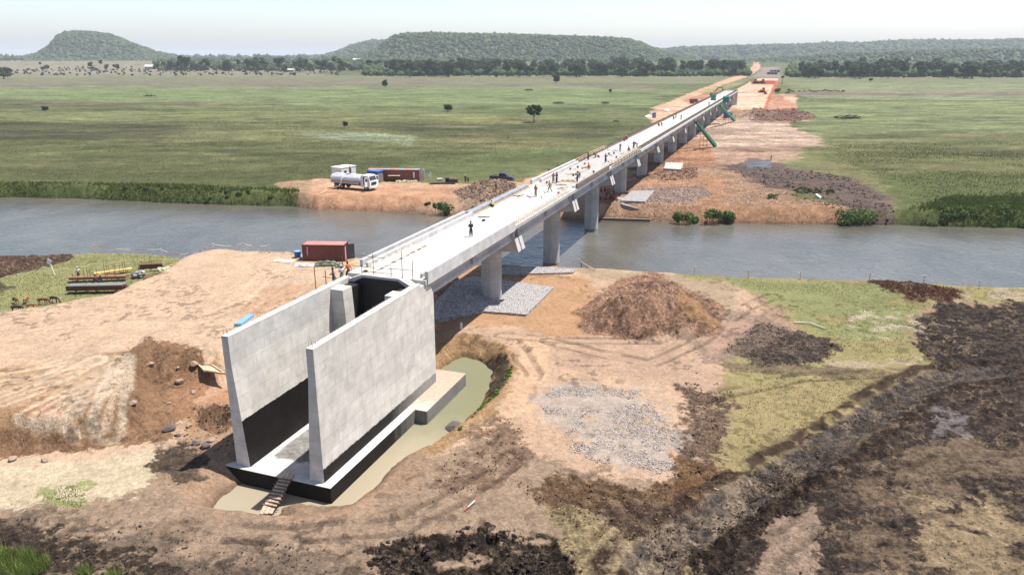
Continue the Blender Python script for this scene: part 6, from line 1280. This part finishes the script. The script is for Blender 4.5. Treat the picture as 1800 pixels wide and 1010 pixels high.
blades('marsh_grass', x, y, rg.uniform(.08, .3, len(x)), rg.uniform(.04, .1, len(x)), GC, M_GR, 'rough marsh grass on the far plain right of the bridge', 'grass', per=2, seed=4)
x, y = field([(1110, 478), (1500, 494), (1860, 510), (1860, 532), (1650, 535), (1600, 600), (1650, 645), (1480, 740), (1330, 832), (1262, 836), (1290, 700), (1320, 650), (1490, 625), (1400, 575), (1300, 500)], 22000, 2, (4, .42), 3, 2)
blades('short_grass', x, y, rg.uniform(.05, .16, len(x)), rg.uniform(.02, .05, len(x)), [alb(182, 178, 124), alb(166, 168, 108), alb(200, 188, 142)], M_GR, 'short dry grass on the right of near bank', 'grass', per=2, seed=5)
x, y = field([(-60, 560), (100, 533), (200, 514), (252, 493), (305, 470), (332, 445), (260, 441), (170, 439), (120, 445), (-60, 500)], 9000, 2.4, (4, .42), 4, 1.5)
blades('short_grass', x, y, rg.uniform(.06, .2, len(x)), rg.uniform(.03, .06, len(x)), [alb(176, 176, 118), alb(156, 164, 96), alb(196, 188, 138)], M_GR, 'short green grass round the steel yard on the left', 'grass', per=2, seed=6)
# lush clumps at the bottom left corner
cx_, cy_ = [], []
for (px, py, r, n) in ((20, 988, 1.3, 620), (58, 996, .9, 300), (-30, 990, 1.5, 500), (150, 1003, .5, 70), (195, 1012, .6, 70), (0, 1030, 1.6, 400)):
    p = at(px, py, 2); a = rg.uniform(0, 6.28, n); q = r * np.sqrt(rg.uniform(0, 1, n)); cx_.append(p[0] + q * np.cos(a)); cy_.append(p[1] + q * np.sin(a))
x, y = np.concatenate(cx_), np.concatenate(cy_)
blades('lush_grass', x, y, rg.uniform(.3, .75, len(x)), rg.uniform(.012, .03, len(x)), [alb(140, 165, 80), alb(105, 130, 58), alb(176, 184, 108)], M_GR, 'bright green reed clumps in the bottom left corner', 'grass', per=5, seed=7, lean=.6)
x, y = field([(60, 850), (160, 850), (150, 895), (70, 890)], 900, 2, (1.2, .5), 6, .5)
blades('short_grass', x, y, rg.uniform(.05, .14, len(x)), rg.uniform(.02, .03, len(x)), [alb(140, 170, 80)], M_GR, 'thin green growth on the pale clay bottom left', 'grass', per=3, seed=8)
# foliage: leaf-sized faces spread through lumps
def leaf_cloud(lumps, n, size, cols_, rg, drop=.0):
    """lumps: (cx, cy, cz, rx, ry, rz); returns verts, faces, colours"""
    lumps = np.array(lumps); wgt = (lumps[:, 3] * lumps[:, 4] * lumps[:, 5]) ** .7; k = rg.choice(len(lumps), n, p=wgt / wgt.sum())
    d = rg.normal(size=(n, 3)); d /= np.linalg.norm(d, axis=1)[:, None]; r = rg.uniform(.45, 1.05, n) ** .6
    c = lumps[k, :3] + d * r[:, None] * lumps[k, 3:6]
    t1 = rg.normal(size=(n, 3)); t1 = t1 - (t1 * d).sum(1)[:, None] * d * .6; t1 /= np.linalg.norm(t1, axis=1)[:, None]; t2 = np.cross(d + rg.normal(size=(n, 3)) * .5, t1); t2 /= np.linalg.norm(t2, axis=1)[:, None] + 1e-9
    s = size * rg.uniform(.5, 1.3, n)[:, None]
    q = np.stack([c - t1 * s - t2 * s * .6, c + t1 * s - t2 * s * .6, c + t1 * s * .7 + t2 * s, c - t1 * s * .8 + t2 * s * .8], 1).reshape(-1, 3)
    cols_ = np.array(cols_); tone = cols_[rg.integers(0, len(cols_), len(lumps))][k] * rg.uniform(.7, 1.3, (n, 1))
    return q, np.arange(4 * n).reshape(-1, 4), np.repeat(tone, 4, 0)
TC = [(.030, .052, .016), (.045, .070, .022), (.022, .040, .014), (.060, .085, .030)]
M_BARK = paint('bark', (.10, .075, .055), .95, 0, .3, 3, .5)
def tree_proto(kind, seed):
    r_ = random.Random(seed); g_ = np.random.default_rng(seed); H_ = 10.0
    q = MB(); th = {'broad': .28, 'tall': .45, 'round': .2, 'palm': .75}[kind] * H_
    bend = r_.uniform(-.4, .4); q.cyl((0, 0, -.5), (bend * .4, 0, th * .6), .34, .25, 8); q.cyl((bend * .4, 0, th * .6), (bend, .1, th * 1.15), .25, .18, 8)
    lumps = []
    n = {'broad': 9, 'tall': 8, 'round': 10, 'palm': 4}[kind]
    for i in range(n):
        a = i * 2.4 + r_.uniform(-.5, .5)
        if kind == 'broad': rad, zz, s_ = r_.uniform(1.2, 3.2), r_.uniform(4.6, 8.2), r_.uniform(1.4, 2.2)
        elif kind == 'tall': rad, zz, s_ = r_.uniform(.4, 1.6), r_.uniform(5.2, 9.0), r_.uniform(1.0, 1.6)
        elif kind == 'round': rad, zz, s_ = r_.uniform(.6, 2.4), r_.uniform(3.0, 8.0), r_.uniform(1.4, 2.3)
        else: rad, zz, s_ = r_.uniform(.2, .8), r_.uniform(8.2, 9.2), r_.uniform(.9, 1.3)
        c = (math.cos(a) * rad + bend, math.sin(a) * rad, zz); lumps.append((*c, s_ * r_.uniform(.9, 1.3), s_ * r_.uniform(.9, 1.3), s_ * .8)); q.cyl((bend, .1, min(th, zz - 1)), (c[0] * .8 + bend * .2, c[1] * .8, zz - s_ * .3), .13, .05, 5)
    t = bpy.data.objects.new(kind + '_tree', None); COL.objects.link(t); t.empty_display_size = .5
    q.build('trunk', M_BARK, t)
    co, fcs, cc = leaf_cloud(lumps, 900 if kind != 'palm' else 260, .42, TC, g_); cr = np_mesh('crown', co, fcs, 4, M_LF, cc); cr.parent = t
    return t, [k for k in COL.objects if k.parent == t]
protos = [(kd, *tree_proto(kd, 10 + i)) for i, kd in enumerate(('broad', 'round', 'tall', 'broad', 'round', 'palm', 'tall'))]
used = set()
def put_tree(ki, p, h, rz, label, group=None, name=None, wide=1.0):
    kd, o, kids = protos[ki]; s = h / 9.3; sc3 = (s * wide, s * wide, s)
    if ki not in used: used.add(ki); o.location = p; o.rotation_euler = (0, 0, rz); o.scale = sc3; c = o
    else: c = clone(o, kids, p, rz, None, sc3)
    tag(c, label, 'tree', group)
    if group is None and 'group' in c: del c['group']
    if name: c.name = name
    return c
def px_h(p, hp): return hp * cdist(p) / F / CP
for x, y, hp, ki, wd, lb_ in ((938.5, 215, 28, 0, .95, 'solitary dark tree standing in the marsh, tallest on the near plain'), (787, 196, 13, 1, 1.5, 'wide low dark tree left of the solitary marsh tree'), (677.5, 154, 14, 1, .9, 'dark tree standing by itself on the left plain'), (977.5, 146, 13, 4, 1.3, 'bushy tree just in front of the tree belt, centre'), (872, 139, 8, 3, 1.0, 'small tree just in front of the belt left of centre'), (7, 139, 22, 1, 1.5, 'large green tree cut by the left picture edge'), (1073, 163, 6, 4, 1.2, 'small bush tree far on the plain near the service road'), (1374.5, 148, 12, 5, 1.2, 'single palm right of the raised pad'), (1367, 162, 8, 1, 1.6, 'dark shrub tree at the pad corner'), (607, 223, 9, 4, 1.4, 'low shrub tree alone on the middle left plain'), (79, 195, 8, 4, 2.0, 'low spreading shrub on the left plain'), (312, 124, 12, 1, 1.1, 'round tree in front of the village on the left'), (1531, 143, 6, 1, 1.4, 'shrub tree on the far right plain'), (392, 131, 5, 1, 1.2, 'tiny dark bush on the left plain before the village'), (163, 124, 7, 1, 1.7, 'wide bush before the left hill')):
    p = spot(x, y, 3.0); put_tree(ki, p, px_h(p, hp) * 1.05, x, lb_, wide=wd)
rt = random.Random(42)
cnt = 0
def belt(x0, x1, y0, y1, n, h0, h1, label, group, kinds=(0, 1, 2, 3, 4, 6)):
    for i in range(n):
        x = rt.uniform(x0, x1); y = y0 + (y1 - y0) * rt.random() ** .7; p = at(x, y, 3.0); z = float(hgt(p[0], p[1])[0]); p = spot(x, y, z) if y > 126 else (*at(x, y, z)[:2], z)
        s_, v_ = to_sv(p[0], p[1])
        if -14 < v_ < 22 and s_ < 2000: continue
        put_tree(rt.choice(kinds), p, px_h(p, rt.uniform(h0, h1)), rt.uniform(0, 6.2), label, group, wide=rt.uniform(.85, 1.3))
belt(690, 1300, 126, 136, 92, 17, 27, 'dark tree in the belt along the far edge of the plain', 'trees of the belt left of the road')
belt(1392, 1800, 127, 139, 82, 17, 27, 'dark tree in the belt right of the road', 'trees of the belt right of the road')
belt(290, 760, 113, 129, 66, 10, 17, 'tree standing among the village houses', 'trees in the village')
belt(560, 1150, 108, 124, 28, 8, 13, 'tree on the rising ground below the flat hill', 'trees below the flat hill', (0, 1, 4))
belt(40, 290, 110, 126, 14, 5, 10, 'small tree on the dry ground before the left hill', 'trees before the left hill', (1, 4))
# further woodland as one mass
def crowns(name, px0, px1, y0, y1, n, s0, s1, label, seed, skip=True):
    g_ = np.random.default_rng(seed); xs_ = g_.uniform(px0, px1, n); ys_ = g_.uniform(y0, y1, n); X, Y = [], []
    for a, b in zip(xs_, ys_):
        p = at(a, b, 3 + 12 * max(0, min(1, (128 - b) / 14))); X.append(p[0]); Y.append(p[1])
    X, Y = np.array(X), np.array(Y); s_, v_ = to_sv(X, Y); k = ~((v_ > -16) & (v_ < 26) & (s_ < 2200)); X, Y = X[k], Y[k]
    sz = g_.uniform(s0, s1, len(X)); return tag(scatter(name, X, Y, sz, TC, M_WD, flat=1.0, sink=.1, jit=.35, colvar=.35, seed=seed), label, 'woodland')
crowns('woodland', 640, 1318, 117, 134, 2600, 2.5, 6.0, 'woodland behind the tree belt left of the road', 31)
crowns('woodland', 1385, 1900, 112, 136, 3600, 2.5, 6.5, 'woodland behind the tree belt right of the road', 32)
crowns('woodland', 280, 1150, 108, 122, 900, 3, 7, 'woodland round the village', 33)
crowns('scrub', -40, 600, 113, 133, 420, .9, 2.6, 'small dark bushes dotted over the dry ground on the left', 36)
crowns('woodland', 270, 720, 107, 117, 650, 3, 7.5, 'trees rising behind the village', 37)
crowns('woodland', -60, 120, 104, 108, 260, 8, 14, 'dim line of trees on the left horizon', 34)
crowns('woodland', 320, 1300, 104.2, 107, 900, 8, 16, 'dim woodland on the middle horizon', 35)
# ------------------------------------------------------------------ hills
def hill(name, sky, dist, depth, ns, col1, col2, trees, ts, label, seed, base_z=10, frontdip=1.0):
    sky = np.array(sky, float); px = np.linspace(sky[0, 0], sky[-1, 0], ns); py = np.interp(px, sky[:, 0], sky[:, 1])
    X = (px - CX) / F * dist * CP; zt = HC + (100 - py) * dist * CP * CP / F
    nd = 46; tt = np.linspace(0, 1, nd)
    Yf_ = dist - depth * .55; gy_ = Yf_ + tt[:, None] * depth + 0 * X[None]; gx_ = X[None] * gy_ / dist
    prof = np.where(tt < .55, sstep(0, .55, tt) ** 1.0, 1 - sstep(.75, 1.0, tt)); prof = np.where(tt < .55, .25 * (tt / .55) + .75 * sstep(.12, .5, tt), prof)
    nz = (fbm(gx_, gy_, depth * .25, 4, seed) - .5); gz_ = (base_z - 6) + (zt[None] - base_z + 6) * prof[:, None] * (1 + nz * .25 * (1 - prof[:, None] * .8))
    co = np.stack([gx_, gy_, gz_], -1).reshape(-1, 3); id_ = np.arange(nd * ns).reshape(nd, ns); fcs = np.stack([id_[:-1, :-1], id_[:-1, 1:], id_[1:, 1:], id_[1:, :-1]], -1).reshape(-1, 4)
    w_ = fbm(gx_, gy_, depth * .12, 4, seed + 3).reshape(-1, 1); low = (1 - prof)[:, None].repeat(ns, 1).reshape(-1, 1)
    c = np.array(col1)[None] * (1 - sstep(.4, .62, w_)) + np.array(col2)[None] * sstep(.4, .62, w_)
    o = np_mesh(name, co, fcs, 4, M_WD, c, True); tag(tag(o, kind='structure'), label, 'hill')
    g_ = np.random.default_rng(seed); n = trees; u_ = g_.uniform(0, ns - 1.01, n); v_ = g_.uniform(1, nd * .72, n); ui, vi = u_.astype(int), v_.astype(int); fu, fv = u_ - ui, v_ - vi
    def il(a): return (a[vi, ui] * (1 - fu) + a[vi, ui + 1] * fu) * (1 - fv) + (a[vi + 1, ui] * (1 - fu) + a[vi + 1, ui + 1] * fu) * fv
    xx, yy, zz = il(gx_), il(gy_), il(gz_); keep = fbm(xx, yy, depth * .1, 3, seed + 5) > .2; xx, yy, zz = xx[keep], yy[keep], zz[keep]
    tag(scatter(name + '_woods', xx, yy, g_.uniform(ts * .5, ts, len(xx)), [(.035, .058, .02), (.05, .075, .026), (.026, .045, .018), (.075, .095, .04)], M_WD, flat=.9, sink=.15, jit=.35, colvar=.3, z=zz, seed=seed + 1), 'scrub and trees covering the ' + label, 'woodland')
HG1, HG2 = (.055, .08, .03), (.10, .095, .055)
hill('flat_hill', [(585, 104), (640, 100), (665, 88), (685, 72), (700, 66), (720, 63.5), (760, 62), (850, 64), (960, 67), (1050, 70), (1100, 73), (1122, 78), (1145, 88), (1175, 97), (1220, 104)], 2900, 800, 220, HG1, HG2, 9000, 8.5, 'long flat topped hill in the middle distance', 61)
hill('rear_hill', [(530, 104), (570, 102), (600, 92), (625, 82), (650, 76), (700, 75), (760, 76), (820, 90)], 4300, 900, 100, HG1, HG2, 3000, 13, 'lower hill showing left behind the flat topped hill', 62)
hill('left_hill', [(40, 104), (65, 98), (90, 84), (105, 69), (120, 61), (140, 59), (170, 60), (200, 65), (225, 75), (250, 86), (275, 95), (300, 100), (330, 104)], 3300, 800, 140, HG1, HG2, 5200, 9, 'steep sided hill on the left', 63)
hill('right_ridge', [(1100, 98), (1150, 92), (1200, 88), (1300, 85), (1400, 83), (1450, 80), (1500, 80), (1560, 76), (1640, 75), (1700, 76), (1800, 73), (2000, 70), (2300, 72)], 4600, 1500, 240, HG1, HG2, 9000, 15, 'long hazy wooded ridge on the right horizon', 64)
hill('low_rise', [(1290, 112), (1400, 104), (1500, 98), (1600, 95), (1700, 92), (1800, 90), (2100, 86), (2400, 90)], 2700, 900, 160, HG1, (.16, .14, .10), 5200, 9, 'low wooded rise in front of the right ridge', 65)
# ------------------------------------------------------------------ village
M_RW = paint('zinc_roof', (.60, .60, .62), .5, .2, .12, .3); M_RP = paint('rusty_pink_roof', (.42, .20, .17), .7, 0, .2, .3); M_WL = paint('mud_wall', (.34, .25, .18), .9, 0, .2, .5)
for i, (x, y, w_, rm, lb_) in enumerate(((265, 117, 12, 0, 'largest white roofed house left of the village'), (345, 113, 6, 0, 'small white roofed house in the left village'), (503, 115, 6, 0, 'white roofed house near the village middle'), (531, 114, 9, 0, 'wide pale roofed house near the village middle'), (512, 127, 8, 0, 'low pale roofed house at the front of village'), (597, 113, 7, 0, 'white roofed house left of the flat hill foot'), (627, 109.5, 8, 0, 'white roofed house on the rise below rear hill'), (693, 126, 7, 0, 'white house at the belt left end'), (706, 127, 10, 0, 'wide low house at the belt left end'), (694, 107, 8, 0, 'pale roofed house on bare earth below flat hill'), (819, 107, 12, 1, 'pink roofed house below the flat hill'), (957, 107, 10, 0, 'white roofed house below the right half of flat hill'), (814, 112, 6, 0, 'small pale house below the pink roofed one'), (1109, 118, 7, 0, 'pale hut among trees at the right hill end'), (190, 107, 8, 1, 'pink roofed shed at the foot of the left hill'), (575, 116, 6, 1, 'small rusty roofed house in the village right part'))):
    p = at(x, y, 3 + 13 * max(0, min(1, (127 - y) / 14))); z = float(hgt(p[0], p[1])[0]); p = (p[0], p[1], z); W_ = px_h(p, w_) * .95; W_ = max(11, min(34, W_ * 1.5)); Dp, Hh = W_ * .6, W_ * .22 + .8
    t = empty('village_house', p, rt.uniform(-.3, .3), lb_, 'house', 'village houses'); MB().b2(-W_ / 2, W_ / 2, -Dp / 2, Dp / 2, -1, Hh).build('wall', M_WL, t)
    MB().prism([(-Dp / 2 - .5, Hh - .1), (0, Hh + Dp * .28), (Dp / 2 + .5, Hh - .1)], -W_ / 2 - .5, W_ / 2 + .5, 'x').build('roof', M_RP if rm else M_RW, t); MB().b2(-.6, .6, -Dp / 2 - .06, -Dp / 2 - .005, 0, 2.1).build('door', M_TIMD, t)
# culverts on the far road
for i, (x, y, w_) in enumerate(((1357, 131, 17), (1362, 126.5, 16))):
    p = spot(x, y, 3); W_ = px_h(p, w_); t = empty('box_culvert', p, -TH * .4, ('nearer' if i == 0 else 'farther') + ' pale culvert with dark openings on the far road line', 'culvert')
    MB().b2(-W_ / 2, W_ / 2, -3, 3, -1, 4.6).build('deck', M_CON, t)
    for k in (-1, 0, 1): MB().b2(k * W_ * .3 - W_ * .12, k * W_ * .3 + W_ * .12, -3.1, -3.004, 0, 3.4).build('opening', M_BLACK, t)
# cattle far off
for i in range(22):
    x = rt.choice((rt.uniform(1375, 1395), rt.uniform(1400, 1482))); p = spot(x, rt.uniform(160.5, 163.5), 3); o = bpy.data.objects.new('cow', cm[0]); COL.objects.link(o); o.location = p; o.rotation_euler = (0, 0, rt.choice((1.5, -1.5)) + rt.uniform(-.5, .5)); o.scale = (1.9,) * 3
    o.material_slots[0].link = 'OBJECT'; o.material_slots[0].material = CB[1]; tag(o, 'dark cow grazing in the far herd right of the raised pad', 'cow', 'cattle herd on the far right plain')
# low dark mounds on the plain
for i, (x, y, w_, h, lb_) in enumerate(((264, 169, 20, 3, 'low grassy anthill on the left plain'), (982, 142 + 40, 20, 4, 'low grassy anthill left of centre plain'), (1064, 182, 14, 4, 'grassy anthill near the service road'), (1083, 214, 11, 3.5, 'heap of dark refuse at the marsh edge'), (930, 159, 14, 3, 'flat anthill far on centre plain'), (1490, 208, 40, 7, 'broad green hummock on the right plain'), (1330, 162, 1, 1, None))):
    if not lb_: continue
    p = spot(x, y, 3); W_ = px_h(p, w_); tag(lump('grass_mound', (p[0] - W_ / 2, p[1], p[2] - .1), (p[0] + W_ / 2, p[1], p[2] - .1), W_ * .8, px_h(p, h), paint('mound_dark_grass', (.10, .12, .055), .95, 0, .3, 1, .3), None, None), lb_, 'mound')
# ------------------------------------------------------------------ bushes
BC = [(.085, .13, .036), (.11, .16, .046), (.06, .10, .03)]
def bush(name, px, py, r, h, n, label, cols_=BC, z=None, cat='bush'):
    g_ = np.random.default_rng(int(px * 7 + py)); p = at(px, py, z) if z is not None else spot(px, py, 1.5)
    k = max(3, int(r * 3)); lumps = [(g_.uniform(-r, r) * .7, g_.uniform(-r, r) * .5, h * g_.uniform(.12, .45), r * .5, r * .5, h * .4) for _ in range(k)]
    t = empty(name, p, 0, label, cat); co, fcs, cc = leaf_cloud(lumps, n, .16, cols_, g_); o = np_mesh('foliage', co, fcs, 4, M_LF, cc); o.parent = t
    q = MB()
    for l in lumps[:4]: q.cyl((l[0] * .6, l[1] * .6, -.8), (l[0], l[1], l[2]), .05, .02, 5)
    q.build('stem', M_BARK, t)
bush('bank_bush', 1200, 388, 2.2, 2.6, 900, 'green bush on the far bank right of the bridge, left of a pair', z=.6); bush('bank_bush', 1224, 389, 1.0, 1.5, 300, 'small bush between the two big ones on the far bank', z=.4)
bush('bank_bush', 1254, 384, 2.0, 2.4, 800, 'green bush on the far bank, upper one of the right pair', z=1.2); bush('bank_bush', 1278, 388, 1.8, 2.8, 800, 'green bush on the far bank, lower one of the right pair', z=.6)
bush('bank_bush', 782, 368, 2.0, 1.9, 700, 'dark bush hanging on the far bank left of bridge', z=1.3); bush('bank_bush', 768, 364, 1.0, 1.2, 260, 'small dark bush left of the hanging one', z=1.8); bush('bank_bush', 751, 360, .8, .9, 180, 'smallest tuft far left of the hanging bush', z=2.0); bush('bank_bush', 783, 377, 1.0, 1.3, 300, 'green tuft at the water below the hanging bush', z=.2)
bush('bank_bush', 832, 368, .9, .8, 160, 'small tuft on the far bank close to the parapet', z=2)
bush('bank_bush', 1503, 388, 4.4, 3.2, 2400, 'broad green bush mound on the right end of bare bank', z=.6); bush('bank_bush', 1486, 394, 1.4, 1.4, 420, 'light green bush at the water below the broad one', [(.10, .15, .035), (.12, .17, .04)], z=.2)
bush('bank_bush', 1362, 345, 1.6, .5, 200, 'flat green patch of weeds on the dark far bank soil', z=3)
# hedge-like growth along the banks, too much to count
def hedge(name, pts, n, h0, h1, label, seed, cols_=BC, leaf=.13, per=110):
    g_ = np.random.default_rng(seed); X, Y = in_poly(P(pts, 1.5), n, g_); Z = hgt(X, Y); kk = Z > -.15; X, Y, Z = X[kk], Y[kk], Z[kk]; n = len(X); L_ = []
    for a, b, c in zip(X, Y, Z): h = g_.uniform(h0, h1); L_.append((a, b, max(c, 0) + h * .3, h * .95, h * .8, h * .5))
    co, fcs, cc = leaf_cloud(L_, n * per, leaf, cols_, g_); return tag(tag(np_mesh(name, co, fcs, 4, M_LF, cc), kind='stuff'), label, 'undergrowth')
hedge('bank_growth', [(-100, 338), (200, 338), (330, 340), (530, 346), (532, 366), (400, 363), (330, 361), (200, 356), (130, 352), (-100, 348)], 130, .3, .8, 'dense dark green growth along the far bank on the left', 71, [(.08, .12, .035), (.11, .15, .045), (.06, .09, .028)])
hedge('bank_growth', [(1575, 390), (1660, 380), (1740, 374), (1900, 372), (1900, 404), (1700, 400), (1590, 397)], 170, .4, 1.5, 'dense green growth along the far bank on the right', 72)
hedge('bank_growth', [(1380, 334), (1460, 344), (1472, 352), (1400, 348)], 60, .2, .5, 'green weeds across the dark soil on far bank', 73)
hedge('pond_reeds', [(850, 714), (895, 670), (903, 650), (896, 655), (880, 690), (800, 768), (808, 762)], 60, .1, .3, 'thin green weeds on the rim of the pond crater', 74, [(.08, .14, .03), (.12, .18, .04)], .06, 40)

for pts, n, ds, sd in (([(-100, 330), (200, 332), (330, 334), (530, 342), (532, 366), (400, 363), (330, 361), (200, 356), (130, 352), (-100, 348)], 15000, 'left', 81), ([(1540, 392), (1600, 372), (1660, 352), (1900, 345), (1900, 404), (1700, 400), (1590, 398)], 17000, 'right', 82)):
    x, y = field(pts, n, 1.5, (6, .42), sd, 5.0 if sd == 82 else 1.5)
    blades('bank_grass', x, y, rg.uniform(.25, .8, len(x)), rg.uniform(.05, .12, len(x)), [tuple(q * 1.65 for q in c) for c in (alb(108, 120, 64), alb(88, 108, 50), alb(130, 138, 78), alb(76, 92, 44))], M_GR, 'tall ragged grass hanging over the far bank on the ' + ds, 'grass', per=3, seed=sd)
EXPO = 0.80; HAZE = 0.00009
# ------------------------------------------------------------------ light, sky, camera
LX = .25 * ST + .32 * CT; LY = .25 * CT - .32 * ST
az = math.atan2(LX, LY); el = math.atan2(1, math.hypot(LX, LY))
sl = bpy.data.lights.new('sun', 'SUN'); sl.energy = 5.0; sl.angle = math.radians(.53); sl.color = (1.0, .955, .89)
so = bpy.data.objects.new('sun', sl); COL.objects.link(so)
so.rotation_euler = Vector((LX, LY, 1)).to_track_quat('Z', 'Y').to_euler(); so.location = (0, 0, 200)
w = bpy.data.worlds.new('World'); sc.world = w; w.use_nodes = True; nt = w.node_tree
bg = nt.nodes['Background']; sk = nt.nodes.new('ShaderNodeTexSky'); sk.sky_type = 'NISHITA'; sk.sun_disc = False
sk.sun_elevation = el; sk.sun_rotation = az; sk.air_density = 1.0; sk.dust_density = 1.8; sk.ozone_density = 2.5; sk.altitude = 100
mxs = nt.nodes.new('ShaderNodeMix'); mxs.data_type = 'RGBA'; mxs.blend_type = 'MULTIPLY'; mxs.inputs[0].default_value = 1; nt.links.new(sk.outputs[0], mxs.inputs[6]); tcw = nt.nodes.new('ShaderNodeTexCoord'); sxw = nt.nodes.new('ShaderNodeSeparateXYZ'); nt.links.new(tcw.outputs['Generated'], sxw.inputs[0]); fz_ = rng(nt, sxw.outputs[2], 0.0, .38, 1.34, .62); cbw = nt.nodes.new('ShaderNodeCombineXYZ'); [nt.links.new(mth(nt, 'MULTIPLY', fz_, q), cbw.inputs[i]) for i, q in enumerate((1.02, 1.0, 1.03))]; nt.links.new(cbw.outputs[0], mxs.inputs[7]); nt.links.new(mxs.outputs[2], bg.inputs[0]); bg.inputs[1].default_value = .125
cd = bpy.data.cameras.new('camera'); cam = bpy.data.objects.new('camera', cd); COL.objects.link(cam); sc.camera = cam
cam.location = (0, 0, HC); cam.rotation_euler = (math.pi / 2 - PIT, 0, 0); cd.sensor_width = 36; cd.lens = 36 * F / 1800; cd.clip_end = 60000; cd.clip_start = .5
sc.view_settings.view_transform = 'Standard'; sc.view_settings.look = 'None'; sc.view_settings.gamma = 1; sc.view_settings.exposure = EXPO
sc.cycles.volume_bounces = 0; sc.cycles.max_bounces = 6
# the air: pale even haze
if HAZE:
    hm = bpy.data.materials.new('haze_air'); hm.use_nodes = True; nt = hm.node_tree; nt.nodes.remove(nt.nodes['Principled BSDF'])
    pv = nt.nodes.new('ShaderNodeVolumePrincipled'); pv.inputs['Color'].default_value = (.86, .92, 1.0, 1); pv.inputs['Density'].default_value = HAZE
    pv.inputs['Anisotropy'].default_value = .0
    nt.links.new(pv.outputs[0], nt.nodes['Material Output'].inputs['Volume'])
    me = bpy.data.meshes.new('haze'); bm = bmesh.new(); bmesh.ops.create_cube(bm, size=1)
    for v_ in bm.verts: v_.co = (v_.co.x * 34000, 14000 + v_.co.y * 29000, (v_.co.z + .5) * 215 - 4)
    bm.to_mesh(me); bm.free(); me.materials.append(hm); hz = bpy.data.objects.new('haze', me); COL.objects.link(hz); tag(hz, kind='stuff'); tag(hz, 'thin bluish heat haze over the plain', 'haze')
